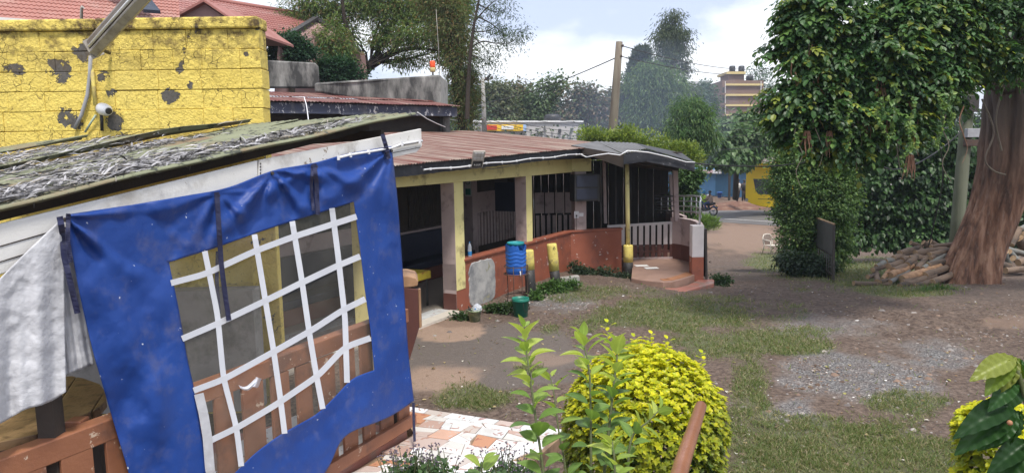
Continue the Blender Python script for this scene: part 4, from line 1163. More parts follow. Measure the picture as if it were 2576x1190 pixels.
def text(body, size, origin, xdir, ydir, mat, parent, extr=0.001, name='lettering', align='CENTER'):
    cu = bpy.data.curves.new(name, 'FONT'); cu.body = body; cu.size = size; cu.extrude = extr; cu.align_x = align; cu.align_y = 'CENTER'
    cu.materials.append(mat)
    tmp = bpy.data.objects.new(name, cu); col.objects.link(tmp)
    me = bpy.data.meshes.new_from_object(tmp.evaluated_get(bpy.context.evaluated_depsgraph_get()))
    bpy.data.objects.remove(tmp)
    o = bpy.data.objects.new(name, me); col.objects.link(o)
    x = Vector(xdir).normalized(); y = Vector(ydir); y = (y - x * y.dot(x)).normalized(); z = x.cross(y)
    m = Matrix((x, y, z)).transposed().to_4x4(); m.translation = Vector(origin)
    o.parent = parent
    o.matrix_parent_inverse = world_of(parent).inverted()
    o.matrix_basis = m
    return o
text('A-LUX', 0.045, fp + fu * -0.10 + fn * 0.0375, fx, fu, M['sign_white'], ba)
text('A', 0.10, S2 + Vector((-0.04, -0.125, 0.95)), (1, 0, 0), (0, 0, 1), M['black_paint'], [o for o in col.objects if o.parent == r2 and o.name.startswith('yellow_top')][0])

# ------------------------------------------------------------------ water tank on its stand, buckets
T0 = P(1300, 772, 13.55); T0.z = 0.0
tank = thing('water_tank', 'blue ribbed plastic water tank with broken rim and teal lid', 'water tank', T0 + Vector((0, 0, 0.72)))
def tank_body():
    n = 64; rows = []
    zs = np.linspace(0.0, 0.56, 30)
    for z in zs:
        row = []
        for k in range(n + 1):
            a = 2 * math.pi * k / n
            r = 0.205 - 0.012 * (1 - z / 0.56)
            wob = 0.03 * math.sin(a * 5)
            f = (z + wob * 0.5)
            if 0.1 < z < 0.46: r += 0.006 * math.sin(f * 2 * math.pi / 0.075)
            if z < 0.02: r -= 0.012
            zz = z
            # broken notch in the rim towards the viewer's right
            da = abs((a - math.radians(-55) + math.pi) % (2 * math.pi) - math.pi)
            if z > 0.46 and da < 0.34: zz = min(z, 0.47 + 0.05 * math.sin(a * 23) * 0.3 + 0.05 * (da / 0.34) ** 2)
            elif z > 0.54: zz = z + 0.012 * math.sin(a * 13)
            row.append((T0.x + r * math.cos(a), T0.y + r * math.sin(a), 0.74 + zz))
        rows.append(row)
    mb = MB(); mb.grid(rows)
    mb.lathe([(0.001, 0.0), (0.19, 0.0)], (T0.x, T0.y, 0.742), 32, cap0=False, cap1=False)
    return mb
tank_body().build('tank_body', M['blue_plastic'], tank)
mb = MB(); mb.lathe([(0.165, 0), (0.17, 0.05), (0.165, 0.055), (0.15, 0.052), (0.148, 0.035), (0.001, 0.035)], (T0.x, T0.y, 1.295), 32, cap1=False); mb.build('lid', M['teal_plastic'], tank)
mb = MB(); d_ = Vector((0.12, -0.99, 0)); q_ = T0 + d_ * 0.19 + Vector((0.05, 0, 0.80)); mb.tube([q_, q_ + d_ * 0.07], 0.014, 8); mb.tube([q_ + d_ * 0.055, q_ + d_ * 0.06 + Vector((0, 0, -0.07))], 0.012, 8); mb.build('tap', M['white_plastic'], tank)
stand = thing('tank_stand', 'thin rusty metal ring stand holding up the blue tank', 'stand', T0)
def ring(c, r, rr, n=28): return MB().tube([c + Vector((r * math.cos(2 * math.pi * k / n), r * math.sin(2 * math.pi * k / n), 0)) for k in range(n + 1)], rr, 6, cap=False)
ring(T0 + Vector((0, 0, 0.88)), 0.235, 0.009).build('upper_ring', M['rust_metal'], stand)
ring(T0 + Vector((0, 0, 0.735)), 0.235, 0.009).build('seat_ring', M['rust_metal'], stand)
ring(T0 + Vector((0, 0, 0.30)), 0.225, 0.009).build('lower_ring', M['rust_metal'], stand)
for a in (0.3, 0.3 + 2.094, 0.3 + 4.188, 5.2):
    mb = MB(); u_ = Vector((math.cos(a), math.sin(a), 0)); mb.tube([T0 + u_ * 0.235 + Vector((0, 0, 0.9)), T0 + u_ * 0.235 + Vector((0, 0, 0.6)), T0 + u_ * 0.225 + Vector((0, 0, 0.3)), T0 + u_ * 0.26], 0.009, 6); mb.build('leg', M['rust_metal'], stand)
mb = MB(); mb.tube([T0 + Vector((-0.235, 0, 0.735)), T0 + Vector((0.235, 0, 0.735))], 0.008, 6); mb.tube([T0 + Vector((0, -0.235, 0.735)), T0 + Vector((0, 0.235, 0.735))], 0.008, 6); mb.build('cross_bars', M['rust_metal'], stand)
bk = P(1310, 792, 13.05); bk.z = 0.0
bucket = thing('bucket', 'plain green plastic bucket with wire handle under the tank', 'bucket', bk)
mb = MB(); mb.lathe([(0.128, 0.0), (0.158, 0.30), (0.168, 0.30), (0.168, 0.325), (0.160, 0.34), (0.165, 0.36), (0.155, 0.36), (0.150, 0.30), (0.122, 0.012), (0.001, 0.012)], bk, 32, cap1=False); mb.build('bucket_body', M['green_plastic'], bucket)
mb = MB(); mb.tube([bk + Vector((0.155 * math.cos(t) * 0.99 + 0.0, -0.155 - 0.02 * math.sin(t), 0.29 - 0.19 * math.sin(t) + 0.0)) if False else bk + Vector((0.05 + 0.11 * (1 - math.cos(t)) / 2 + 0.0, -0.155 + 0.06 * (1 - math.cos(t)) / 2, 0.28 - 0.17 * math.sin(t))) for t in np.linspace(0.0, 2.7, 14)], 0.004, 5); mb.build('handle', M['dark_metal'], bucket)
bn = P(1194, 795, 12.75); bn.z = 0.0
bin_ = thing('waste_bin', 'small mottled green bin full of plastic bottles by the plaster patch', 'bin', bn)
binm = worn('mottled_green', (0.12, 0.20, 0.09), (0.42, 0.44, 0.30), (0.08, 0.14, 0.10), 0.6, 14, 9, 0.5, 0.2, 40)
mb = MB(); mb.lathe([(0.095, 0.0), (0.118, 0.19), (0.128, 0.19), (0.128, 0.215), (0.118, 0.215), (0.112, 0.18), (0.09, 0.01), (0.001, 0.01)], bn, 28, cap1=False); mb.build('bin_body', binm, bin_)
def bottle(base, axis, h, r, name, label, mat, capm, labm=None):
    ax = Vector(axis).normalized(); q = ax.to_track_quat('Z', 'Y').to_matrix().to_4x4(); q.translation = Vector(base)
    root = thing(name, label, 'bottle', base)
    mb = MB(); mb.lathe([(r * 0.9, 0), (r, 0.03 * h), (r * 0.96, 0.2 * h), (r, 0.4 * h), (r * 0.93, 0.55 * h), (r, 0.66 * h), (r * 0.6, 0.82 * h), (r * 0.34, 0.88 * h), (r * 0.34, 0.93 * h)], (0, 0, 0), 16)
    mb.v = [tuple(q @ Vector(v)) for v in mb.v]; mb.build('bottle_body', mat, root)
    mb = MB(); mb.lathe([(r * 0.4, 0.925 * h), (r * 0.4, h)], (0, 0, 0), 12); mb.v = [tuple(q @ Vector(v)) for v in mb.v]; mb.build('cap', capm, root)
    if labm:
        mb = MB(); mb.lathe([(r * 1.03, 0.1 * h), (r * 1.03, 0.36 * h)], (0, 0, 0), 16, cap0=False, cap1=False); mb.v = [tuple(q @ Vector(v)) for v in mb.v]; mb.build('paper_label', labm, root)
    return root
bottle(bn + Vector((-0.03, 0.0, 0.06)), (-0.35, 0, 1), 0.24, 0.032, 'bottle', 'dark glass bottle neck leaning out of the small bin', M['black_plastic'], M['black_plastic'])
bottle(bn + Vector((0.0, -0.03, 0.05)), (0.1, -0.2, 1), 0.21, 0.032, 'bottle', 'clear bottle with blue label upright in the small bin', M['bottle'], M['bottle_label'], M['bottle_label'])
mb = MB()
bmx = bmesh.new(); bmesh.ops.create_icosphere(bmx, subdivisions=3, radius=0.085)
for v in bmx.verts:
    c_ = v.co.normalized(); v.co *= 0.75 + 0.6 * float(fbm(c_.x * 3 + 9, c_.y * 3, c_.z * 3 + 4, 3))
me = bpy.data.meshes.new('crumpled_bag'); bmx.to_mesh(me); bmx.free(); me.materials.append(M['plastic_bag'])
o = link('crumpled_bag', me); o.location = bn + Vector((0.05, 0.02, 0.23)); tag(o, 'crumpled clear plastic bag on top of the small bin', 'bag')
bottle(W(0.62, 0.06, WT + 0.056), (0, 0, 1), 0.30, 0.042, 'bottle', 'clear water bottle with blue label on the red wall', M['bottle'], M['bottle_label'], M['bottle_label'])
bottle(W(0.46, 0.14, WT + 0.056), (0, 0, 1), 0.26, 0.036, 'bottle', 'darker bottle half hidden by the first cream column', M['blue_plastic'], M['black_plastic'])
# concrete block by the second stump
cb = P(1433, 706, 16.0); cb.z = float(ground_z(cb.x, cb.y))
mb = MB(); mb.hexa([cb + Vector(v) for v in ((-0.22, -0.12, -0.05), (0.24, -0.08, -0.05), (0.22, 0.16, -0.05), (-0.24, 0.12, -0.05))], [cb + Vector(v) for v in ((-0.20, -0.12, 0.20), (0.22, -0.08, 0.24), (0.20, 0.15, 0.23), (-0.22, 0.12, 0.19))])
tag(mb.build('concrete_block', M['concrete'], None, 0.02, fixn=True), 'loose grey concrete block beside the leaning stump', 'block')
# ------------------------------------------------------------------ the tarp-hung shelter close by on the left
U = Vector((0.46, 0.888, 0)).normalized()       # along its front, away from the camera
V = Vector((-U.y, U.x, 0))                      # inwards, to the yellow wall
S0 = Vector((-1.30, 6.8, 0))
def TP(px, py, off=0.0):
    """the place seen there on the shelter's front plane, moved out by off"""
    d = ray(px, py)
    p0 = S0 - V * off
    t = (p0 - CP).dot(V) / d.dot(V)
    return CP + d * t
def SL(l, w, z):
    return S0 - U * l + V * w + Vector((0, 0, z))
FLZ = 0.22
shel = thing('garden_shelter', 'shelter under a low green corrugated roof with white fascia boards', 'shelter', SL(1.5, 1.0, FLZ))
# white boards
def board(pts, th, name, mat, off):
    q = [TP(x, y, off) for x, y in pts]
    return MB().prism(q, V * th).build(name, mat, shel, 0.006, fixn=True)
board([(-260, 628), (648, 404), (648, 470), (-260, 780)], 0.028, 'fascia_board', M['white_paint'], 0.03)
board([(652, 403), (1060, 324), (1062, 368), (1048, 384), (652, 469)], 0.028, 'fascia_board', M['white_paint'], 0.034)
for dy in (0.42, 0.72):
    a = TP(-250, 628 + 152 * dy, 0.032); b = TP(400, 465 + 95 * dy, 0.032)
    MB().beam(a, b, 0.004, 0.006).build('board_groove', M['dark_wood'], shel, fixn=True)
for dy in (0.55, 0.80):
    a = TP(900, 355 + 60 * dy, 0.036); b = TP(1058, 326 + 56 * dy, 0.036)
    MB().beam(a, b, 0.004, 0.005).build('board_groove', M['dark_wood'], shel, fixn=True)
for k in range(4):
    c = TP(655, 412 + k * 8, 0.036); MB().tube([c, c - V * 0.004], 0.006, 8).build('nail_head', M['dark_metal'], shel)
# roof sheets, corrugated along the front
RA = TP(-80, 546, 0.07); RB = TP(1047, 284, 0.07)
ru = RB - RA
def wall_y(x): return 8.27 + 0.02 * (x + 2.8)
def roof_pt(f, w, lift=0.0): return RA + ru * f + V * w + Vector((0, 0, -0.03 * w + lift))
rows_ = [(0.0, 0.80, 0.0, 1.0), (0.74, 1.55, 0.012, 0.985), (1.48, 2.25, 0.016, 0.97), (2.12, 2.95, 0.085, 0.955), (2.88, 3.7, 0.06, 0.86), (3.62, 4.4, 0.13, 0.72)]
for k, (w0, w1, lift, fend) in enumerate(rows_):
    # stop short of the yellow wall
    def fmax(w):
        f = fend
        while f > 0.1 and roof_pt(f, w).y > wall_y(roof_pt(f, w).x) - 0.06: f -= 0.004
        return f
    n = int((w1 - w0) / 0.105 * 10); na = 26
    grid = []
    rr = random.Random(k)
    ph = rr.random() * 6
    for j in range(na + 1):
        row = []
        for i in range(n + 1):
            w_ = w0 + (w1 - w0) * i / n
            g = fmax(w_) * (j / na)
            bend = 0.008 * math.sin(ph + g * 9) + 0.004 * math.sin(g * 23 + ph * 3)
            edge = 0.045 * max(0, 1 - (i / n) * 5) * math.sin(g * 5 + ph) ** 2 * (1 if k in (3, 5) else 0.1)
            curl = (0.10 * max(0, g - 0.86) / 0.14 * max(0, 1 - i / n * 1.6)) if k == 0 else 0
            row.append(roof_pt(g, w_, lift + 0.017 * math.sin(2 * math.pi * w_ / 0.105) + bend + edge - curl * 0.3))
        grid.append(row)
    mb = MB().grid(grid)
    o = mb.build('roof_sheet', M['green_sheet'], shel)
    md = o.modifiers.new('thick', 'SOLIDIFY'); md.thickness = 0.006
# purlins and rafters underneath
for w_ in (0.42, 1.5, 2.9):
    a, b = roof_pt(0.0, w_, -0.07), roof_pt(0.93, w_, -0.07)
    if w_ > 2: b = roof_pt(0.84, w_, -0.07)
    MB().beam(a, b, 0.06, 0.08).build('purlin', M['dark_wood'], shel, fixn=True)
MB().beam(roof_pt(0.9, 0.12, -0.15), roof_pt(0.9, 1.9, -0.15), 0.05, 0.09).build('rafter', M['dark_wood'], shel, fixn=True)
# corner post and inner post
for l, w_ in ((-0.22, 0.06), (3.1, 0.06)):
    MB().beam(SL(l, w_, FLZ), SL(l, w_, 3.2 if l < 0 else 2.75), 0.1, 0.1, (1, 0, 0)).build('post', M['dark_wood'], shel, fixn=True)
# floor slab with tiles near the railing
MB().prism([SL(-0.35, 0.0, -0.2), SL(4.5, 0.0, -0.2), SL(4.5, 3.4, -0.2), SL(-0.35, 1.2, -0.2)], (0, 0, 0.2 + FLZ - 0.006)).build('floor_slab', M['red_step'], shel, fixn=True)
for i in range(12):
    for j in range(4):
        MB().prism([SL(3.9 - i * 0.34, 0.03 + j * 0.34, FLZ - 0.006), SL(3.565 - i * 0.34, 0.03 + j * 0.34, FLZ - 0.006), SL(3.565 - i * 0.34, 0.365 + j * 0.34, FLZ - 0.006), SL(3.9 - i * 0.34, 0.365 + j * 0.34, FLZ - 0.006)], (0, 0, 0.008)).build('floor_tile', M['tiles'][(i * 5 + j * 3) % 9], shel, fixn=True)
# ---- dry leaves lying on the roof
def roof_litter():
    n = 60000
    f = RNG.random(n); w_ = RNG.random(n) * 3.6
    pos = np.array(RA)[None, :] + np.array(ru)[None, :] * f[:, None] + np.array(V)[None, :] * w_[:, None]
    pos[:, 2] += -0.03 * w_
    L = ru.length
    band = fbm(f * L * 0.55 + 3, w_ * 2.6, 0.5, 3)
    dens = sst((band - 0.46) / 0.10) * sst((0.80 - f + 0.25 * np.sin(w_ * 4)) / 0.45)
    low = sst((0.60 - f) / 0.28) * sst((1.1 - w_) / 0.4) * (0.25 + 0.75 * sst((fbm(f * L * 1.2 + 8, w_ * 5, 2.5, 3) - 0.42) / 0.1))
    edge_ = np.exp(-((w_ - 0.27) / 0.10) ** 2) * sst((0.86 - f) / 0.1)
    edge2 = np.exp(-((w_ - 2.02) / 0.12) ** 2) * sst((0.8 - f) / 0.2) * 0.7
    p = np.clip(np.maximum.reduce([dens * 0.16, low * 0.36, edge_ * 0.42, edge2 * 0.6]), 0, 1) * np.where(w_ < 0.06, 0, 1)
    k = RNG.random(n) < p
    f, w_, pos = f[k], w_[k], pos[k]
    m_ = len(pos)
    lift = np.zeros(m_)
    for (w0, w1, li, fe) in rows_: lift = np.where((w_ >= w0) & (w_ < w1), li, lift)
    pos[:, 2] += lift + 0.015 + RNG.random(m_) * 0.03
    ang = RNG.normal(0, 0.6, m_) + np.where(RNG.random(m_) < 0.5, 0, math.pi)
    un, vn = np.array(ru.normalized()), np.array(V)
    d = un[None] * np.cos(ang)[:, None] + vn[None] * np.sin(ang)[:, None] + np.array([0, 0, 1])[None] * RNG.normal(0.05, 0.16, m_)[:, None]
    nr = unit(np.array([0, 0, 1.0]) + 0.55 * rvec(m_))
    cols = pick_cols(m_, [(0.42, 0.41, 0.43), (0.30, 0.295, 0.31), (0.16, 0.155, 0.16), (0.06, 0.056, 0.056), (0.32, 0.29, 0.25), (0.55, 0.54, 0.56)], [0.20, 0.26, 0.24, 0.14, 0.11, 0.05])
    me = leaf_mesh('dry_leaves', pos, d, nr, RNG.uniform(0.07, 0.19, m_), 'strip', cols, M['dry_leaf'])
    tag(link('dry_leaves', me), 'grey dry leaves scattered over the green corrugated roof', 'dry leaves', kind='stuff')
roof_litter()

# ---- blue tarpaulin with its clear window
def poly_at(pl, t):
    """point at fraction t along a polyline of pixels"""
    seg = [math.dist(pl[i], pl[i + 1]) for i in range(len(pl) - 1)]; tot = sum(seg); s = t * tot
    for i, g in enumerate(seg):
        if s <= g or i == len(seg) - 1:
            f = min(1, s / g); return (pl[i][0] + (pl[i + 1][0] - pl[i][0]) * f, pl[i][1] + (pl[i + 1][1] - pl[i][1]) * f)
        s -= g
def smooth_poly(pl, n=40):
    p = [poly_at(pl, i / n) for i in range(n + 1)]
    for _ in range(3):
        p = [p[0]] + [((p[i - 1][0] + 2 * p[i][0] + p[i + 1][0]) / 4, (p[i - 1][1] + 2 * p[i][1] + p[i + 1][1]) / 4) for i in range(1, n)] + [p[-1]]
    return p
GROM = [(165, 545, 1.0), (548, 484, 0.35), (685, 428, 0.9), (795, 412, 0.4), (985, 372, 1.0)]
def tarp_off(px, py):
    o = 0.075 + 0.12 * max(0, (py - 560) / 450.0) ** 1.2 * (0.4 + 0.6 * min(1, max(0, (px - 300) / 700)))
    for gx, gy, a in GROM:
        dx, dy = px - gx, py - gy
        r = math.hypot(dx, dy) + 1
        th = math.atan2(dy, dx)
        fall = math.exp(-r / 300) * min(1, r / 40)
        o += a * 0.036 * fall * math.sin(th * 9 + gx) + a * 0.020 * fall * math.sin(th * 15 + 2 * gx)
    # broad folds
    o += 0.036 * math.sin((px * 0.75 + py * -0.55) / 48.0) * math.exp(-((px - 330) / 190.0) ** 2) + 0.012 * math.sin((px * 0.8 - py * 0.4) / 17.0) * math.exp(-((px - 330) / 150.0) ** 2) 
    o += 0.028 * math.sin((px + 0.35 * py) / 38.0) * math.exp(-((py - 1000) / 150.0) ** 2)
    o += 0.035 * (float(fbm(px / 90.0, py / 90.0, 2.0, 3)) - 0.5) + 0.020 * (float(fbm(px / 28.0, py / 40.0, 5.0, 2)) - 0.5)
    # the window is held flatter than the blue sheet round it
    inw = min(1, max(0, (px - 405) / 40.0)) * min(1, max(0, (960 - px) / 40.0)) * min(1, max(0, (py - (625 - 0.33 * (px - 440))) / 40.0)) * min(1, max(0, (1185 - 0.5 * (px - 600) - py) / 40.0))
    flat = 0.085 + 0.12 * max(0, (py - 560) / 450.0) ** 1.2 * (0.4 + 0.6 * min(1, max(0, (px - 300) / 700)))
    return max(0.062, o * (1 - 0.93 * inw) + flat * 0.93 * inw)
outer_top = smooth_poly([(165, 541), (330, 516), (520, 484), (548, 481), (605, 462), (685, 427), (795, 411), (860, 389), (985, 368)])
inner_top = smooth_poly([(425, 660), (548, 622), (640, 588), (740, 555), (800, 537), (890, 508)])
outer_right = smooth_poly([(985, 368), (1000, 500), (1011, 650), (1021, 800), (1027, 890), (1034, 950), (1041, 1008)])
inner_right = smooth_poly([(890, 508), (905, 620), (918, 730), (932, 830), (942, 930)])
outer_bot = smooth_poly([(1041, 1008), (985, 1048), (920, 1072), (872, 1086), (848, 1115), (838, 1160), (800, 1215), (700, 1270), (540, 1340), (370, 1400)])
inner_bot = smooth_poly([(942, 930), (885, 950), (855, 985), (800, 1040), (700, 1095), (640, 1140), (585, 1195), (540, 1230)])
outer_left = smooth_poly([(370, 1400), (325, 1190), (300, 1110), (262, 980), (235, 890), (200, 740), (165, 541)])
inner_left = smooth_poly([(540, 1230), (525, 1190), (505, 1080), (490, 985), (470, 900), (450, 780), (425, 660)])
def ruled(a, b, nu, nv, extra=0.0):
    rows = []
    for j in range(nv + 1):
        g = j / nv
        row = []
        for i in range(nu + 1):
            p, q = poly_at(a, i / nu), poly_at(b, i / nu)
            x, y = p[0] + (q[0] - p[0]) * g, p[1] + (q[1] - p[1]) * g
            row.append(TP(x, y, tarp_off(x, y) + extra))
        rows.append(row)
    return rows
tarp = thing('tarpaulin', 'bright blue tarpaulin with a clear gridded window hung across the shelter', 'tarpaulin', SL(1.5, -0.1, FLZ))
mb = MB()
for a, b, nu in ((outer_top, inner_top, 110), (outer_right, inner_right, 90), (outer_bot, inner_bot, 110), (outer_left, inner_left, 100)):
    mb.grid(ruled(a, b, nu, 30))
o = mb.build('blue_sheet', M['blue_tarp'], tarp)
bm = bmesh.new(); bm.from_mesh(o.data); bmesh.ops.remove_doubles(bm, verts=bm.verts, dist=0.002); bmesh.ops.recalc_face_normals(bm, faces=bm.faces); bm.to_mesh(o.data); bm.free()
md = o.modifiers.new('thick', 'SOLIDIFY'); md.thickness = 0.004; md.offset = 0
# hem: a folded band round the window and along the edges
def ribbon(pl, wd, extra, name, mat, par, n=40, th=0.003):
    pl = smooth_poly(pl, n)
    rows = [[], []]
    for i, (x, y) in enumerate(pl):
        x0, y0 = pl[max(i - 1, 0)]; x1, y1 = pl[min(i + 1, len(pl) - 1)]
        L = math.hypot(x1 - x0, y1 - y0) + 1e-6
        nx, ny = -(y1 - y0) / L * wd / 2, (x1 - x0) / L * wd / 2
        rows[0].append(TP(x + nx, y + ny, tarp_off(x, y) + extra)); rows[1].append(TP(x - nx, y - ny, tarp_off(x, y) + extra))
    o = MB().grid(rows, smooth=False).build(name, mat, par)
    md = o.modifiers.new('thick', 'SOLIDIFY'); md.thickness = 0.0015; md.offset = 0
    return o
inner_bot_r = inner_bot[::-1]
pane = MB().grid(ruled(inner_top, inner_bot_r, 60, 60, -0.006)).build('clear_pane', M['vinyl'], tarp)
pane['label'] = 'scratched clear plastic window of the tarpaulin'
strips = [[(515, 632), (547, 790), (562, 950), (595, 1075), (607, 1172)], [(640, 590), (665, 740), (688, 880), (705, 1000), (716, 1090)], [(735, 557), (757, 690), (780, 850), (797, 950), (812, 1028)], [(835, 524), (850, 640), (868, 800), (873, 962)],
          [(430, 712), (515, 690), (640, 632), (740, 595), (835, 565), (897, 545)], [(458, 852), (545, 815), (660, 760), (757, 712), (850, 668), (906, 645)], [(487, 982), (560, 955), (675, 892), (785, 830), (862, 780), (919, 752)], [(528, 1108), (595, 1076), (690, 1020), (800, 945), (868, 872), (932, 850)]]
for k, s in enumerate(strips):
    ribbon(s, 14 if k < 4 else 15, 0.004 + 0.002 * (k >= 4), 'window_strip', M['vinyl_strip'], tarp)
ribbon([(500, 990), (512, 1040), (522, 1100), (528, 1180), (540, 1230)], 24, 0.012, 'window_fold', M['white_sheet'], tarp)
# torn curl of the clear sheet
def flap(c, ax, bx, name):
    rows = []
    for j in range(7):
        g = j / 6
        row = []
        for i in range(9):
            f = i / 8
            x = c[0] + ax[0] * f + bx[0] * g; y = c[1] + ax[1] * f + bx[1] * g + 8 * math.sin(f * 4)
            row.append(TP(x, y, tarp_off(x, y) + 0.015 + 0.05 * math.sin(g * 2.6)))
        rows.append(row)
    o = MB().grid(rows).build(name, M['plastic_bag'], tarp); o['label'] = 'torn curling flap of clear plastic'
flap((600, 968), (42, -10), (6, 10), 'torn_flap'); flap((642, 972), (16, -14), (-14, -4), 'torn_flap')
# straps and ties
def strap(pl, wd, off):
    pl = smooth_poly(pl, 24); rows = [[], []]
    for i, (x, y) in enumerate(pl):
        x0, y0 = pl[max(i - 1, 0)]; x1, y1 = pl[min(i + 1, len(pl) - 1)]; L = math.hypot(x1 - x0, y1 - y0) + 1e-6
        nx, ny = -(y1 - y0) / L * wd / 2, (x1 - x0) / L * wd / 2
        tw = 0.005 * math.sin(i * 0.8)
        rows[0].append(TP(x + nx, y + ny, off(x, y) + tw)); rows[1].append(TP(x - nx, y - ny, off(x, y) - tw))
    o = MB().grid(rows, smooth=False).build('strap', M['tarp_strap'], tarp)
    md = o.modifiers.new('thick', 'SOLIDIFY'); md.thickness = 0.004; md.offset = 0
over = lambda x, y: tarp_off(x, y) + 0.035
strap([(150, 545), (158, 590), (160, 640), (172, 690), (195, 788)], 15, over)
strap([(172, 538), (170, 600), (178, 660)], 11, over)
strap([(545, 484), (550, 560), (556, 660), (566, 740), (576, 806)], 12, over)
strap([(790, 412), (796, 460), (797, 500), (800, 540)], 11, over)
strap([(786, 415), (783, 470), (788, 530)], 7, over)
strap([(962, 338), (972, 372), (978, 400)], 10, over)
strap([(548, 632), (545, 700), (551, 790)], 9, lambda x, y: tarp_off(x, y) - 0.05)
strap([(1040, 1012), (1041, 1060), (1043, 1110)], 6, over)
for gx, gy, a in GROM:
    mb = MB(); c = TP(gx, gy + 8, tarp_off(gx, gy + 8) + 0.008); mb.tube([c - V * -0.008, c - V * 0.008], 0.014, 10); mb.build('grommet', M['dark_metal'], tarp)
# stitched seam bulge and LED strip pinned along its top right corner
led = thing('light_strip', 'white cable strip pinned over the corner of the tarpaulin', 'light strip', TP(950, 375, 0.1))
pl = [(852, 397), (880, 390), (930, 382), (965, 376), (985, 373), (1010, 363), (1035, 359), (1062, 355)]
mb = MB(); mb.tube([TP(x, y, tarp_off(x, y) + 0.03 if x < 985 else 0.06) for x, y in pl], 0.012, 6); mb.build('strip', M['white_plastic'], led)
for x, y in ((852, 397), (882, 390), (928, 382), (1012, 362), (1056, 356)):
    c = TP(x, y, (tarp_off(x, y) if x < 985 else 0.06) + 0.03); MB().beam(c - Vector((0, 0, 0.022)), c + Vector((0, 0, 0.022)), 0.02, 0.03, (0, 1, 0)).build('clip', M['white_plastic'], led, fixn=True)
# ---- white cloth hanging at the left
cl = thing('hanging_sheet', 'creased pale grey sheet hanging left of the blue tarpaulin', 'cloth', SL(3.0, 0.1, FLZ))
def cloth(top, bot, nu, nv, off, name, fa=1.0):
    top, bot = smooth_poly(top), smooth_poly(bot)
    rows = []
    for j in range(nv + 1):
        g = j / nv; row = []
        for i in range(nu + 1):
            f = i / nu
            p, q = poly_at(top, f), poly_at(bot, f); x, y = p[0] + (q[0] - p[0]) * g, p[1] + (q[1] - p[1]) * g
            fold = fa * (0.03 * g ** 0.6 * math.sin(f * 17 + 1.5 * g) + 0.015 * math.sin(f * 37 + 3) * g)
            row.append(TP(x, y, off + fold + 0.02 * (float(fbm(x / 30.0, y / 30.0, 1, 3)) - 0.5) + 0.006 * (float(fbm(x / 9.0, y / 9.0, 7, 2)) - 0.5)))
        rows.append(row)
    o = MB().grid(rows).build(name, M['white_sheet'], cl)
    md = o.modifiers.new('thick', 'SOLIDIFY'); md.thickness = 0.003; md.offset = 0
cloth([(-160, 860), (0, 700), (80, 620), (158, 548)], [(-160, 1130), (0, 1066), (70, 1025), (98, 1022), (140, 1004), (166, 985)], 90, 60, 0.10, 'front_fold')
cloth([(120, 590), (150, 560), (168, 550)], [(150, 950), (190, 935), (236, 916)], 40, 50, 0.02, 'rear_fold', 0.25)

# ---- railing with upright slats
rail = thing('wooden_railing', 'brown painted wooden railing with upright slats below the tarpaulin', 'railing', SL(1.5, 0, FLZ))
def lz(px, py, off=0.0):
    p = TP(px, py, off); return (S0 - Vector((p.x, p.y, 0))).dot(U), p.z
RZ = 1.50
def zslope(l): return RZ - 0.012 * l
for l0, l1 in ((-0.42, 2.62), (2.63, 5.2)):
    MB().hexa([SL(l0, -0.03, zslope(l0) - 0.14), SL(l1, -0.03, zslope(l1) - 0.14), SL(l1, 0.09, zslope(l1) - 0.14), SL(l0, 0.09, zslope(l0) - 0.14)], [SL(l0, -0.03, zslope(l0)), SL(l1, -0.03, zslope(l1)), SL(l1, 0.09, zslope(l1)), SL(l0, 0.09, zslope(l0))]).build('top_rail', M['rail_brown'], rail, 0.008, fixn=True)
MB().beam(SL(-0.42, -0.055, FLZ + 0.11), SL(5.2, -0.055, FLZ + 0.08), 0.05, 0.12).build('bottom_rail', M['rail_brown'], rail, 0.006, fixn=True)
l = -0.38
k = 0
while l < 5.0:
    wd = 0.19 + 0.02 * math.sin(k * 2.1)
    MB().hexa([SL(l, -0.028, FLZ + 0.03), SL(l + wd, -0.028, FLZ + 0.03), SL(l + wd, 0.0, FLZ + 0.03), SL(l, 0.0, FLZ + 0.03)], [SL(l, -0.028, RZ - 0.16), SL(l + wd, -0.028, RZ - 0.16), SL(l + wd, 0.0, RZ - 0.16), SL(l, 0.0, RZ - 0.16)]).build('slat', M['rail_brown'], rail, 0.004, fixn=True)
    l += wd + 0.085; k += 1
MB().beam(SL(-0.40, 0.06, FLZ), SL(-0.40, 0.06, RZ + 0.0), 0.10, 0.10, (1, 0, 0)).build('end_post', M['rail_brown'], rail, 0.008, fixn=True)
MB().beam(SL(2.9, 0.14, FLZ), SL(2.9, 0.14, RZ - 0.02), 0.10, 0.10, (1, 0, 0)).build('mid_post', M['rail_brown'], rail, 0.008, fixn=True)
# bench end standing just past the tarpaulin
be = thing('wooden_bench', 'rough wooden bench with slab armrest at the end of the tarpaulin', 'bench', P(1030, 880, 7.9))
q = [P(1003, 722, 7.9), P(1052, 728, 7.9), P(1055, 822, 7.9), P(1030, 905, 7.9), P(1003, 905, 7.9)]
MB().prism(q, (0.0, 0.05, 0)).build('end_panel', M['maroon'], be, 0.006, fixn=True)
q = [P(1052, 726, 7.895), P(1057, 728, 7.895), P(1060, 824, 7.895), P(1055, 826, 7.895)]
MB().prism(q, (0.0, 0.06, 0)).build('panel_edge', M['raw_wood'], be, 0.004, fixn=True)
q = [P(995, 694, 7.9), P(1025, 694, 7.9), P(1046, 699, 7.9), P(1052, 708, 7.9), P(1051, 719, 7.9), P(1040, 722, 7.9), P(1015, 724, 7.9), P(995, 722, 7.9)]
MB().prism(q, (-0.05, 0.32, 0.03)).build('armrest', M['raw_wood'], be, 0.012, fixn=True)
q = [P(990, 750, 8.0), P(1030, 748, 8.0), P(1030, 772, 8.0), P(990, 778, 8.0)]
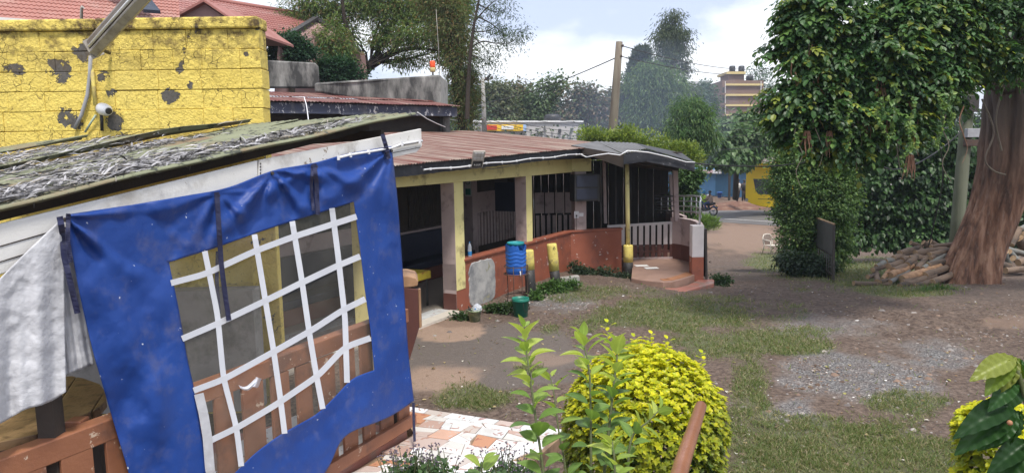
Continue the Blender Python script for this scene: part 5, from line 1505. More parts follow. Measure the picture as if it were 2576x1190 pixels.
MB().prism(q, (0.0, 0.06, 0)).build('stretcher', M['raw_wood'], be, 0.006, fixn=True)
# ---- plank table behind the railing
tz = 1.47
def tq(x, y): return Q(x, y, tz)
tab = thing('plank_table', 'dark varnished plank table behind the railing under the hanging sheet', 'table', tq(100, 1030) - Vector((0, 0, tz - FLZ)))
tl = [(-220, 1150), (-120, 1136), (0, 1112), (92, 1092), (95, 1090), (190, 1052), (195, 1050), (252, 1024), (268, 1006), (264, 982), (252, 965), (210, 950), (180, 945), (60, 960), (-220, 1010)]
cuts = [(-220, -40), (-38, 96), (98, 192), (194, 300)]
# planks run across the table: cut the outline by lines leaning to the right
def clip_poly(poly, f):
    outp = []
    n = len(poly)
    for i in range(n):
        a, b = poly[i], poly[(i + 1) % n]; fa, fb_ = f(a), f(b)
        if fa >= 0: outp.append(a)
        if (fa >= 0) != (fb_ >= 0):
            t = fa / (fa - fb_); outp.append((a[0] + (b[0] - a[0]) * t, a[1] + (b[1] - a[1]) * t))
    return outp
def sk(p): return p[0] + (p[1] - 1090) * 0.66
for c0, c1 in cuts:
    poly = clip_poly(clip_poly(tl, lambda p: sk(p) - c0), lambda p: c1 - sk(p))
    if len(poly) >= 3:
        MB().prism([tq(x, y) for x, y in poly], (0, 0, -0.055)).build('plank', M['table_wood'], tab, 0.008, fixn=True)
for x, y in ((85, 1075), (235, 1000), (-100, 1100), (120, 985)):
    p = tq(x, y); MB().beam((p.x, p.y, FLZ), (p.x, p.y, tz - 0.056), 0.06, 0.06, (1, 0, 0)).build('leg', M['black_plastic'], tab, fixn=True)

# ------------------------------------------------------------------ yellow block wall
yw = thing('yellow_wall', 'tall wall of flaking yellow painted stone blocks behind the green roof', 'wall', (-5, 8.4, 0))
wx1 = -2.84
def ywbox(x0, x1, y0, y1, z0, z1, name='block', bev=0.007, par=yw, jit=True):
    def yy(x, y): return y + 0.02 * (x + 2.8)
    mb = MB(); mb.hexa([(x0, yy(x0, y0), z0), (x1, yy(x1, y0), z0), (x1, yy(x1, y1), z0), (x0, yy(x0, y1), z0)], [(x0, yy(x0, y0), z1), (x1, yy(x1, y0), z1), (x1, yy(x1, y1), z1), (x0, yy(x0, y1), z1)])
    return mb.build(name, M['yellow_block'], par, bev, fixn=True)
ywbox(-9.5, wx1 - 0.02, 8.305, 8.50, 0.0, 4.50, 'wall_core', 0.0)
ch = 0.222
z = 4.53
for r in range(8):
    z1 = z - r * ch - 0.001; z0 = z1 - ch + 0.002
    x = wx1 + (0.02 if r % 2 else 0.0) + random.uniform(-0.015, 0.015)
    first = True
    while x > -7.4:
        L = (0.22 if (first and r % 2) else random.choice((0.40, 0.46, 0.34, 0.26, 0.52))) + random.uniform(-0.03, 0.03)
        o = random.uniform(-0.006, 0.006)
        ywbox(x - L + 0.001, x - 0.001, 8.27 + o, 8.52 if first else 8.42, z0 + random.uniform(-0.004, 0.004), z1 + random.uniform(-0.004, 0.004))
        x -= L; first = False
x = wx1 + 0.01
while x > -7.4:
    L = random.uniform(1.3, 2.3)
    ywbox(x - L + 0.004, x, 8.235 + random.uniform(-0.008, 0.008), 8.56, 4.535, 4.665 + random.uniform(-0.006, 0.004), 'coping_slab', 0.02); x -= L
# column below the roof, seen through the clear window, and the low dark bench wall
ywbox(-3.05, -2.75, 8.18, 8.30, FLZ, 3.0, 'pilaster', 0.01)
mb = MB(); mb.box((-6.5, 7.75, FLZ), (-2.9, 8.0, 1.62)); tag(mb.build('bench_wall', M['concrete'], None, 0.01), 'grey plaster ledge under the yellow wall, seen through the window', 'ledge')
# pipes, bulb camera
def pipe(pts, r, name, label, mat):
    o = MB().tube(pts, r, 8).build(name, mat, None); tag(o, label, 'pipe'); return o
yp = lambda px, py, d=0.05: P(px, py, 8.24 - d)
pipe([yp(228, 142, .1), yp(226, 190), yp(220, 240), yp(205, 290), yp(188, 325)], 0.021, 'conduit', 'grey curved cable conduit on the yellow wall', M['wire_grey'])
pipe([yp(230, 165), yp(236, 220), yp(240, 265)], 0.022, 'conduit', 'straight yellow painted conduit on the yellow wall', M['yellow_paint'])
pipe([yp(241, 290), yp(228, 310), yp(214, 333)], 0.012, 'conduit', 'thin pale green strip below the bulb camera', worn('pale_green', (0.38, 0.47, 0.38), (0.33, 0.4, 0.33), None, 0.6))
pipe([yp(254, 285), yp(256, 300), yp(257, 330)], 0.018, 'pipe', 'short black pipe under the bulb camera', M['black_plastic'])
bc = yp(262, 276, 0.09)
bulb = thing('security_camera', 'white bulb shaped security camera on the yellow wall', 'camera', bc)
ax = Vector((0.8, -0.55, -0.22)).normalized(); qm = ax.to_track_quat('Z', 'Y').to_matrix().to_4x4(); qm.translation = bc
def lat(prof, name, mat):
    mb = MB().lathe(prof, (0, 0, 0), 20); mb.v = [tuple(qm @ Vector(v)) for v in mb.v]; return mb.build(name, mat, bulb)
lat([(0.02, -0.10), (0.045, -0.095), (0.066, -0.06), (0.072, -0.01), (0.066, 0.05), (0.05, 0.09), (0.04, 0.098)], 'shell', M['white_plastic'])
lat([(0.036, 0.097), (0.036, 0.108), (0.02, 0.11)], 'lens', M['black_plastic'])
MB().tube([bc, bc + Vector((-0.06, 0.10, 0.03))], 0.03, 10).build('bracket', M['grey_metal'], bulb)

# ------------------------------------------------------------------ strip lamp hanging down across the top left
la, lb = P(236, 120, 7.9), P(430, -95, 6.7)
lamp = thing('strip_lamp', 'weathered grey strip lamp housing slanting down to the yellow wall', 'lamp', la)
ld = (lb - la).normalized(); lside = ld.cross(Vector((0, 1, 0.25))).normalized(); lup = lside.cross(ld).normalized()
if lup.y > 0: lup = -lup
def lq(t, a, b): return la + ld * t + lside * a + lup * b
LL = (lb - la).length
def lprism(sec, t0, t1): return MB().prism([lq(t0, a, b) for a, b in sec], ld * (t1 - t0))
lprism([(-0.10, 0.0), (-0.10, 0.05), (-0.03, 0.085), (0.0, 0.05), (0.0, 0.0)], 0, LL).build('housing', M['grey_metal'], lamp, 0.004, fixn=True)
lprism([(0.006, 0.0), (0.006, 0.035), (0.02, 0.05), (0.085, 0.02), (0.11, -0.02), (0.10, -0.05), (0.0, -0.03)], 0.0, LL).build('reflector', worn('lamp_brown', (0.20, 0.165, 0.135), (0.15, 0.12, 0.10), None, 0.5), lamp, 0.004, fixn=True)
MB().tube([lq(0.06, 0.018, 0.075), lq(LL, 0.018, 0.075)], 0.014, 10).build('tube', M['white_plastic'], lamp)
lprism([(-0.104, -0.06), (-0.104, 0.09), (0.10, 0.06), (0.108, -0.055)], -0.02, -0.002).build('end_cap', M['grey_metal'], lamp, 0.004, fixn=True)
MB().tube([lq(-0.01, 0, -0.02), la + Vector((0, 0.3, -0.02))], 0.02, 8).build('wall_bracket', M['dark_metal'], lamp)

# ------------------------------------------------------------------ mosaic terrace in front of the shelter
MZ = 0.16
T_A, T_B, T_C, T_D = Q(1000, 1018, MZ), Q(1427, 1082, MZ), Q(1325, 1172, MZ), Q(1150, 1420, MZ)
terr = thing('mosaic_terrace', 'low terrace paved with broken white and terracotta tiles', 'terrace', (0, 6.3, 0))
outl = [T_A - U * 0.0, T_B, T_C, Q(1380, 1420, MZ), Q(560, 1420, MZ), Vector(SL(2.3, -0.02, MZ)), Vector(SL(-0.45, -0.02, MZ))]
core = [Vector((p.x, p.y, -0.3)) for p in outl]
MB().prism(core, (0, 0, 0.3 + MZ - 0.012)).build('terrace_base', worn('terrace_side', (0.30, 0.20, 0.12), (0.20, 0.13, 0.08), (0.12, 0.08, 0.05), 0.85, 5, 4, 0.4, 0.7, 20), terr, fixn=True)
def inside(p, poly):
    c = False; n = len(poly)
    for i in range(n):
        a, b = poly[i], poly[(i + 1) % n]
        if (a.y > p[1]) != (b.y > p[1]) and p[0] < (b.x - a.x) * (p[1] - a.y) / (b.y - a.y) + a.x: c = not c
    return c
def clip_conv(poly, a, b):
    """keep the left side of a-b"""
    f = lambda p: (b[0] - a[0]) * (p[1] - a[1]) - (b[1] - a[1]) * (p[0] - a[0])
    return clip_poly(poly, f)
def mosaic():
    rr = random.Random(5)
    ex = Vector((T_B.x - T_A.x, T_B.y - T_A.y, 0)).normalized(); ey = Vector((ex.y, -ex.x, 0))
    Lx = (Vector((T_B.x, T_B.y, 0)) - Vector((T_A.x, T_A.y, 0))).length
    outer = [T_A, T_D, T_B]
    poly_w = [(p.x, p.y) for p in outl]
    def place(cells, g):
        for c in cells:
            wp_ = lambda u_, v_: (u_ + 0.16 * min(1, v_ / 0.2) * (float(fbm(u_ * 3.1 + 7, v_ * 3.1, 1, 2)) - 0.5), v_ + 0.22 * min(1, v_ / 0.25) * (float(fbm(u_ * 2.6 + 2, v_ * 2.6 + 9, 4, 2)) - 0.5))
            c = [wp_(*q) for q in c]
            pts_ = [T_A + ex * u_ + ey * v_ for u_, v_ in c]
            cx_ = sum(p.x for p in pts_) / len(pts_); cy_ = sum(p.y for p in pts_) / len(pts_)
            if not inside((cx_, cy_), outl): continue
            pp = [(cx_ + (p.x - cx_) * g, cy_ + (p.y - cy_) * g) for p in pts_]
            # trim to the terrace edge
            pp2 = pp
            for a, b in ((T_B, T_A), (T_C, T_B)):
                pp2 = clip_conv(pp2, (a.x, a.y), (b.x, b.y))
                if len(pp2) < 3: break
            if len(pp2) < 3: continue
            t_ = rr.uniform(0, 0.003)
            MB().prism([Vector((x, y, MZ - 0.012)) for x, y in pp2], (0, 0, 0.012 + t_)).build('tile', M['tiles'][rr.choice((0, 0, 0, 1, 1, 2, 3, 4, 5, 5, 5, 6, 6, 7, 8))], terr, 0.0, fixn=True)
    v = 0.0
    r = 0
    while v < 3.2:
        h = 0.13 if r == 0 else rr.uniform(0.13, 0.30)
        u_ = -1.6 + rr.uniform(-0.2, 0)
        sl0 = rr.uniform(-0.05, 0.05) if r else 0
        while u_ < Lx + 0.3:
            wd = 0.30 if r == 0 else rr.uniform(0.15, 0.40)
            sl1 = rr.uniform(-0.11, 0.11) if r else 0
            quad = [(u_, v), (u_ + wd, v), (u_ + wd + sl1, v + h), (u_ + sl0, v + h)]
            m = rr.random()
            if r and m < 0.25:       # broken across
                k1 = rr.uniform(0.25, 0.75); k2 = rr.uniform(0.25, 0.75)
                a = (u_ + wd * k1, v); b = (u_ + sl0 + (wd + sl1 - sl0) * k2, v + h)
                place([[quad[0], a, b, quad[3]], [a, quad[1], quad[2], b]], 0.965)
            elif r and m < 0.4:
                k1 = rr.uniform(0.3, 0.7); a = (u_ + sl0 * k1, v + h * k1); b = (u_ + wd + sl1 * k1, v + h * (1 - k1))
                place([[quad[0], quad[1], b, a], [a, b, quad[2], quad[3]]], 0.965)
            else:
                place([quad], 0.965)
            u_ += wd; sl0 = sl1
        v += h; r += 1
mosaic()
# brown handrail coming from the camera's own stair
hr = thing('handrail', 'brown painted metal handrail in front of the yellow shrub', 'handrail', (0.6, 2.4, 1.0))
ha, hb, hc = P(1763, 1022, 2.85), P(1716, 1165, 2.05), P(1690, 1260, 1.7)
MB().tube([ha + (ha - hb).normalized() * 0.02, ha, hb, hc, hc + Vector((-0.1, -0.7, 0.35))], [0.018, 0.024, 0.025, 0.025, 0.025], 14).build('tube', worn('brown_gloss', (0.30, 0.13, 0.075), (0.25, 0.105, 0.06), None, 0.3), hr)
MB().tube([hc + Vector((-0.03, -0.25, 0.12)), hc + Vector((-0.03, -0.25, -1.6))], 0.02, 10).build('support', M['rail_brown'], hr)
# ------------------------------------------------------------------ middle building: rusty roof, navy fascia, concrete parapets
mbd = thing('rear_building', 'low rear building with dark red rusty roof and chipped navy fascia', 'building', (-4, 19, 0))
FL_, FR_ = P(640, 253, 17.2), P(1150, 268, 20.7)
def between(a, b, f): return a.lerp(b, f)
dM = (FR_ - FL_); dMh = Vector((dM.x, dM.y, 0)).normalized(); nM = Vector((-dMh.y, dMh.x, 0))     # nM goes back
for f0, f1 in ((0.0, 0.38), (0.382, 1.0)):
    a, b = FL_.lerp(FR_, f0), FL_.lerp(FR_, f1)
    MB().hexa([a - Vector((0, 0, 0.30)), b - Vector((0, 0, 0.28)), b - Vector((0, 0, 0.28)) + nM * 0.03, a - Vector((0, 0, 0.30)) + nM * 0.03], [a - Vector((0, 0, 0.03)), b - Vector((0, 0, 0.03)), b + nM * 0.03 - Vector((0, 0, 0.03)), a + nM * 0.03 - Vector((0, 0, 0.03))]).build('fascia_board', M['navy_fascia'], mbd, fixn=True)
a, b = FL_ - dMh * 0.1, FR_ + dMh * 0.05
for i in range(7):
    p, q = a.lerp(b, i / 7.0), a.lerp(b, (i + 1.06) / 7.0)
    corrugated(p - nM * 0.12 + Vector((0, 0, 0.004 * (i % 2))), q - nM * 0.12 + Vector((0, 0, 0.004 * (i % 2))), nM * 1.6 + Vector((0, 0, 0.22)), 0.09, 0.011, warp=0.008, seed=40 + i).build('roof_sheet', M['rust_sheet_red'], mbd)
    corrugated(p + nM * 1.35 + Vector((0, 0, 0.235 + 0.004 * (i % 2))), q + nM * 1.35 + Vector((0, 0, 0.235 + 0.004 * (i % 2))), nM * 1.9 + Vector((0, 0, 0.27)), 0.09, 0.011, warp=0.008, seed=60 + i).build('roof_sheet', M['rust_sheet_red'], mbd)
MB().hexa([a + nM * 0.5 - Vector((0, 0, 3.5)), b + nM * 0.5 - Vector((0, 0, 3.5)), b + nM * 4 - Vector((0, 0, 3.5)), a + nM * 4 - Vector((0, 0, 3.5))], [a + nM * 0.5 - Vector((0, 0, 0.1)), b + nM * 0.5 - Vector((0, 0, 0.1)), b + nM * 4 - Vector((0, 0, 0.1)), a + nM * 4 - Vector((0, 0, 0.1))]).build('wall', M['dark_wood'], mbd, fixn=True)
MB().hexa([b - dMh * 0.35 + nM * 0.3 - Vector((0, 0, 3.5)), b - dMh * 0.12 + nM * 0.3 - Vector((0, 0, 3.5)), b - dMh * 0.12 + nM * 0.49 - Vector((0, 0, 3.5)), b - dMh * 0.35 + nM * 0.49 - Vector((0, 0, 3.5))], [b - dMh * 0.35 + nM * 0.3 - Vector((0, 0, 0.3)), b - dMh * 0.12 + nM * 0.3 - Vector((0, 0, 0.3)), b - dMh * 0.12 + nM * 0.49 - Vector((0, 0, 0.3)), b - dMh * 0.35 + nM * 0.49 - Vector((0, 0, 0.3))]).build('corner_pillar', M['old_concrete'], mbd, fixn=True)
MB().hexa([a + nM * 0.35 - Vector((0, 0, 0.3)), b + nM * 0.35 - Vector((0, 0, 0.3)), b + nM * 0.49 - Vector((0, 0, 0.3)), a + nM * 0.49 - Vector((0, 0, 0.3))], [a + nM * 0.35 + Vector((0, 0, 0.045)), b + nM * 0.35 + Vector((0, 0, 0.045)), b + nM * 0.49 + Vector((0, 0, 0.055)), a + nM * 0.49 + Vector((0, 0, 0.055))]).build('wall_plate', M['dark_wood'], mbd, fixn=True)
# parapets
def slab(pts, back, name, label, mat):
    o = MB().prism(pts, back).build(name, mat, None, 0.05, fixn=True); return tag(o, label, 'wall')
slab([P(640, 150, 21.5), P(795, 158, 21.5), P(803, 168, 21.5), P(806, 222, 21.5), P(640, 222, 21.5)], nM * 0.25, 'parapet_wall', 'short grey concrete parapet block behind the yellow wall', M['old_concrete'])
slab([P(795, 209, 20.6), P(870, 204, 20.9), P(1000, 196, 21.6), P(1106, 189, 22.2), P(1109, 283, 22.2), P(795, 232, 20.6)], nM * 0.15, 'parapet_wall', 'long mould stained concrete parapet rising above the rusty roof', M['old_concrete'])
slab([P(1107, 188, 22.2), P(1127, 206, 23.4), P(1127, 290, 23.4), P(1110, 284, 22.2)], nM * 0.2 - dMh * 0.2, 'parapet_wall', 'pale end face of the long concrete parapet', M['concrete'])
# beacon and aerial
bp = P(1089, 192, 22.2)
bea = thing('beacon_lamp', 'red beacon lamp on a short stem on the parapet', 'beacon', bp)
MB().lathe([(0.03, 0), (0.03, 0.12)], bp, 10).build('stem', M['concrete'], bea)
MB().lathe([(0.075, 0.12), (0.085, 0.13), (0.085, 0.24), (0.08, 0.25)], bp, 16).build('base', M['yellow_trim'], bea)
MB().lathe([(0.08, 0.251), (0.085, 0.27), (0.085, 0.42), (0.07, 0.45), (0.03, 0.455)], bp, 16).build('red_lens', M['orange_lamp'], bea)
tag(MB().tube([P(1106, 190, 22.4), P(1103, 120, 22.4), P(1097, 25, 22.4)], [0.011, 0.009, 0.007], 6).build('aerial_mast', M['grey_metal'], None), 'thin grey aerial mast beside the red beacon', 'aerial')
# white cords hanging by the roofs
tag(MB().tube([P(735, 245, 17.5), P(765, 245, 17.2), P(771, 265, 17.1), P(775, 295, 16.8), P(778, 318, 16)], 0.012, 6).build('loose_cable', M['white_plastic'], None), 'white cord hanging over the navy fascia', 'cord')
tag(MB().tube([P(1050, 283, 12), P(1075, 300, 12.5), P(1100, 312, 14), P(1120, 320, 15)], 0.008, 6).build('loose_cable', M['white_plastic'], None), 'thin white cord crossing the rusty roof edge', 'cord')

# ------------------------------------------------------------------ big house with red tiled roofs
hs = thing('tiled_house', 'large pink house with red tiled roof and dormer behind the yellow wall', 'house', (-12, 30, 0))
def tiled(a, b, c, d, rows, cols_, mat, parent, name='roof'):
    """stepped tile courses from eave a-b up to ridge d-c"""
    mb = MB()
    a, b, c, d = Vector(a), Vector(b), Vector(c), Vector(d)
    n = (b - a).cross(d - a).normalized()
    if n.z < 0: n = -n
    nn = cols_ * 4
    for r in range(rows):
        lo = [a.lerp(d, r / rows).lerp(b.lerp(c, r / rows), i / nn) + n * (0.022 + 0.014 * math.cos(i * math.pi / 2)) for i in range(nn + 1)]
        hi = [a.lerp(d, (r + 1.0) / rows).lerp(b.lerp(c, (r + 1.0) / rows), i / nn) + n * (0.014 * math.cos(i * math.pi / 2)) for i in range(nn + 1)]
        mb.grid([lo, hi], smooth=False)
        base = [p - n * 0.03 for p in lo]
        mb.grid([base, lo], smooth=False)
    return mb.build(name, mat, parent)
# nearer wing: pale orange roof at far left with white gutter
A1, B1 = P(-60, 44, 16), P(455, 82, 18.5)
back = Vector((-0.45, 1, 0)).normalized()
tiled(A1, B1, B1 + back * 6 + Vector((0, 0, 2.6)), A1 + back * 6 + Vector((0, 0, 2.6)), 18, 40, M['tile_roof_old'], hs)
MB().beam(A1 - back * 0.05 + Vector((0, 0, -0.05)), B1 - back * 0.05 + Vector((0, 0, -0.05)), 0.12, 0.14).build('gutter', M['white_paint'], hs, fixn=True)
MB().hexa([A1 + back * .5 - Vector((0, 0, 4)), B1 + back * .5 - Vector((0, 0, 4)), B1 + back * 5 - Vector((0, 0, 4)), A1 + back * 5 - Vector((0, 0, 4))], [A1 + back * .5 - Vector((0, 0, .15)), B1 + back * .5 - Vector((0, 0, .15)), B1 + back * 5 - Vector((0, 0, .15)), A1 + back * 5 - Vector((0, 0, .15))]).build('wall', M['apt_dark'], hs, fixn=True)
MB().tube([P(205, 88, 15.6), P(205, 22, 15.6), P(209, 19, 15.6)], [0.035, 0.03, 0.045], 10).build('vent_pipe', M['grey_metal'], hs)
# solar panel
sa = [P(398, -40, 19.4), P(470, -30, 19.8), P(640 * 0 + 405, 36, 18.6), P(352, 33, 18.4)]
MB().prism([P(330, -40, 20.2), P(300, -40, 20.2), P(400, 30, 19.0), P(408, 36, 18.8), P(435, 30, 19.0), P(400, -40, 20.2)] if False else [P(250, -60, 19.6), P(330, -60, 19.9), P(405, 36, 18.7), P(362, 33, 18.55)], (0, -0.03, 0.08)).build('solar_panel', M['solar'], hs, fixn=True)
# further wing: red roof, ridge falling to the right, dormer
A2, B2, C2, D2 = P(430, 84, 21.5), P(905, 130, 27.5), P(800, 50, 30.5), P(430, -15, 29)
tiled(A2, P(700, 108, 24.5), P(792, 44, 31), D2, 16, 44, M['tile_roof'], hs)
MB().tube([D2 + Vector((0, 0, 0.04)), P(792, 44, 31) + Vector((0, 0, 0.04))], 0.10, 8).build('ridge', M['tile_roof'], hs)
# gable end to the right
MB().prism([P(700, 108, 24.5), P(795, 48, 28.5), P(852, 84, 28.5), P(905, 132, 28.5), P(918, 235, 28.5), P(690, 235, 24.5)], (0.1, 0.5, 0)).build('gable_wall', M['pink_wall'], hs, fixn=True)
for a, b in (((795, 46, 28.3), (852, 80, 28.3)), ((852, 80, 28.3), (907, 130, 28.3)), ((698, 106, 24.4), (795, 46, 28.3))):
    MB().beam(P(*a), P(*b), 0.25, 0.10).build('verge_board', M['apt_dark'], hs, fixn=True)
# dormer
dz = thing
dw = MB().prism([P(442, 80, 20.9), P(445, 44, 20.9), P(512, 9, 20.9), P(618, 78, 20.9)], (0.3, 3.0, 0)).build('dormer_wall', M['pink_wall'], hs, fixn=True)
for a, b in (((438, 46), (512, 5)), ((512, 5), (622, 80))):
    p, q = P(*a, 20.7), P(*b, 20.7)
    MB().hexa([p, q, q + Vector((0.35, 3.2, 0)), p + Vector((0.35, 3.2, 0))], [p + Vector((0, 0, .07)), q + Vector((0, 0, .07)), q + Vector((0.35, 3.2, .07)), p + Vector((0.35, 3.2, .07))]).build('dormer_roof', M['tile_roof'], dw, fixn=True)
# windows in the gable wall, mostly behind the tree
for px, py in ((730, 165), (765, 165)):
    d = 27.6 if px > 800 else 25.6
    w_ = MB().prism([P(px - 14, py - 12, d), P(px + 14, py - 10, d), P(px + 14, py + 12, d), P(px - 14, py + 12, d)], (0, 0.1, 0)).build('window', M['white_paint'], hs, fixn=True)
    MB().prism([P(px - 11, py - 9, d - .03), P(px + 11, py - 7, d - .03), P(px + 11, py + 9, d - .03), P(px - 11, py + 9, d - .03)], (0, 0.02, 0)).build('pane', M['glass_dark'], w_, fixn=True)

# ------------------------------------------------------------------ far apartment block
ab = thing('apartment_block', 'brown brick apartment block with cream floor bands and roof tanks', 'building', P(1870, 330, 150))
def fbx(x0, x1, y0, y1, d, th, name, mat, par):
    return MB().prism([P(x0, y1, d), P(x1, y1, d), P(x1, y0, d), P(x0, y0, d)], (0, th, 0)).build(name, mat, par, fixn=True)
fbx(1824, 1921, 203, 420, 150, 12, 'wall', M['apt_wall'], ab)
fbx(1817, 1824, 203, 420, 149, 11, 'stair_wall', M['apt_wall'], ab)
for y in (211, 237, 263, 288): fbx(1824, 1920, y, y + 5, 149.6, 0.3, 'floor_band', M['yellow_trim'], ab)
for y in (220, 246, 272): 
    w_ = fbx(1818, 1823, y, y + 14, 148.8, 0.15, 'window', M['apt_dark'], ab)
    fbx(1815, 1826, y + 15, y + 19, 148.2, 0.8, 'balcony', M['apt_wall'], ab)
fbx(1833, 1872, 180, 203, 152, 6, 'roof_house', M['apt_wall'], ab)
fbx(1828, 1876, 181, 187, 151.5, 7, 'roof_slab', M['yellow_trim'], ab)
for x in (1835, 1858):
    p = P(x + 7, 181, 153); MB().lathe([(0.62, 0), (0.65, 0.1), (0.65, 1.0), (0.5, 1.2), (0.1, 1.25)], p, 14).build('water_tank', M['tank_black'], ab)
p = P(1886, 203, 151); MB().lathe([(0.75, 0), (0.78, 0.8), (0.6, 1.0), (0.1, 1.05)], p, 14).build('water_tank', M['tank_black'], ab)
for x in (1824, 1914): fbx(x, x + 1.4, 205, 400, 149.5, 0.1, 'down_pipe', M['sign_white'], ab)
# far pale blocks of the town
for k, (x0, x1, y0, d, lab) in enumerate(((1742, 1788, 205, 260, 'pale far office block left of the brown apartments'), (1722, 1745, 222, 240, 'small pale far building by the tall gum tree'), (1376, 1402, 250, 200, 'low cream far building among the trees'), (1140, 1162, 232, 210, 'far beige tower behind the concrete pole'))):
    t_ = thing('far_building', lab, 'building', P((x0 + x1) / 2, 330, d))
    fbx(x0, x1, y0, 420, d, 14, 'wall', M['far_wall'], t_)
    nf = 4
    for r in range(nf):
        for c in range(5):
            xx = x0 + (x1 - x0) * (c + 0.25) / 5; yy = y0 + 6 + r * 13
            fbx(xx, xx + (x1 - x0) * 0.1, yy, yy + 6, d - 0.3, 0.2, 'window', M['apt_dark'], t_)
# long pale wall of the shops across the road, with a yellow painted advert
lb_ = thing('roadside_building', 'long pale flat roofed building across the road with yellow advert', 'building', P(1340, 330, 72))
fbx(1190, 1465, 307, 420, 74, 6, 'wall', M['far_wall'], lb_)
fbx(1188, 1468, 304, 308, 73.8, 6.5, 'roof_edge', M['sign_white'], lb_)
fbx(1215, 1316, 314, 330, 73.6, 0.2, 'advert', M['sign_yellow'], lb_)
fbx(1222, 1250, 316, 327, 73.5, 0.1, 'advert_mark', M['sign_red'], lb_); fbx(1262, 1292, 317, 326, 73.5, 0.1, 'advert_mark', M['sign_white'], lb_); fbx(1316, 1324, 314, 330, 73.6, 0.2, 'advert_edge', M['sign_blue'], lb_)
w_ = fbx(1405, 1412, 325, 334, 73.7, 0.3, 'window', M['apt_dark'], lb_); 
p = P(1390, 305, 75); MB().lathe([(0.9, 0), (0.9, 0.5), (0.6, 0.7)], p, 14).build('roof_tank', M['tank_black'], lb_)

ORD = ['first', 'second', 'third', 'fourth', 'fifth', 'sixth', 'seventh', 'eighth']
# ------------------------------------------------------------------ utility poles and wires
def pole(pts, r0, r1, mat, label, name='utility_pole', extra=None):
    root = thing(name, label, 'pole', pts[0])
    n = len(pts)
    MB().tube(pts, [r0 + (r1 - r0) * i / (n - 1) for i in range(n)], 14).build('shaft', mat, root)
    return root
wp = pole([P(1540, 470, 27), P(1541, 331, 27), P(1550, 215, 27), P(1558, 106, 27)], 0.20, 0.125, M['pole_wood'], 'leaning weathered wooden pole behind the porch roof')
for px, py in ((1567, 116), (1563, 142)):
    c = P(px, py, 26.9); MB().tube([c - Vector((0.14, 0, 0)), c], 0.02, 6).build('bracket', M['dark_metal'], wp); MB().lathe([(0.03, -0.04), (0.05, -0.01), (0.03, 0.02), (0.045, 0.04)], c, 10).build('insulator', M['rust_metal'], wp)
cp = pole([P(1219, 345, 58), P(1217, 270, 58), P(1214, 198, 58)], 0.22, 0.14, M['concrete'], 'grey concrete pole with crossarm and perched bird')
MB().beam(P(1198, 207, 58), P(1240, 198, 58), 0.12, 0.12).build('crossarm', M['dark_metal'], cp, fixn=True)
for x in (1200, 1222, 1238):
    MB().lathe([(0.06, 0), (0.09, 0.08), (0.05, 0.2)], P(x, 203 - (x - 1214) * 0.2, 58), 8).build('insulator', M['rust_metal'], cp)
bd = P(1229, 198, 58)
MB_ = MB(); MB_.tube([bd + Vector((-0.16, 0, -0.05)), bd + Vector((-0.05, 0, 0.08)), bd + Vector((0.06, 0, 0.2)), bd + Vector((0.1, 0, 0.32)), bd + Vector((0.2, 0, 0.33))], [0.02, 0.1, 0.1, 0.07, 0.01], 8)
tag(MB_.build('bird', M['black_plastic'], None), 'small dark bird perched on the concrete pole', 'bird')
rpole = pole([P(2402, 655, 20.5), P(2411, 540, 20.5), P(2423, 400, 20.5), P(2437, 240, 20.5), P(2450, 100, 20.5)], 0.19, 0.15, M['pole_mossy'], 'mossy wooden pole beside the big tree trunk')
for (x, y, w_, h_, m_) in ((2447, 335, 34, 22, 'wire_grey'), (2447, 360, 40, 16, 'rust_metal'), (2446, 262, 26, 40, 'dark_metal')):
    c = P(x, y, 20.3); s_ = 20.3 / 1780
    MB().box((c.x - w_ * s_ / 2, c.y - 0.08, c.z - h_ * s_ / 2), (c.x + w_ * s_ / 2, c.y + 0.08, c.z + h_ * s_ / 2)).build('meter_box', M[m_], rpole, 0.01)
def wire(a, b, sag, r, label, mat='wire', group=None):
    pts = []
    for i in range(25):
        f = i / 24; p = a.lerp(b, f); p.z -= sag * 4 * f * (1 - f); pts.append(p)
    return tag(MB().tube(pts, r, 5).build('overhead_wire', M[mat], None), label, 'wire', group)
wire(P(1567, 117, 26.9), P(1960, 168, 60), 0.5, 0.018, 'upper wire running right from the leaning wooden pole')
wire(P(1563, 143, 26.9), P(1960, 178, 60), 0.5, 0.018, 'lower wire running right from the leaning wooden pole')
wire(P(1545, 148, 27), P(1128, 262, 60), 0.6, 0.022, 'wire running left from the leaning wooden pole')
for k, (y0, y1, d0, d1) in enumerate(((262, 282, 58, 66), (270, 292, 58, 66), (285, 302, 58, 60), (296, 312, 58, 60), (302, 322, 58, 60), (312, 330, 58, 56))):
    wire(P(1217, y0, d0), P(1745, y1, d1), 1.3, 0.02, ORD[k] + ' from the top of six street wires behind the leaning pole', 'wire', 'street wires across the road')
for k, (y0, y1) in enumerate(((282, 255), (292, 278), (305, 300), (318, 318), (345, 352))):
    wire(P(1560, y0, 48), P(2010, y1, 40), 0.7, 0.018, ORD[k] + ' from the top of five wires crossing the broad leaved tree', 'wire', 'street wires over the shop')
for k, (y0, y1) in enumerate(((268, 262), (280, 272), (292, 284), (300, 296))):
    wire(P(1128, y0, 50), P(1217, y1, 58), 0.2, 0.016, ORD[k] + ' from the top of four short wires left of the concrete pole', 'wire_grey', 'wires left of the concrete pole')
cab = [P(1748, 411, 18.5), P(1800, 416, 17), P(1900, 419, 16.3), P(1960, 417, 16), P(2060, 405, 15.5), P(2150, 400, 15.5), P(2210, 418, 16), P(2260, 426, 17), P(2320, 405, 18.5), P(2380, 365, 20), P(2420, 330, 20.3)]
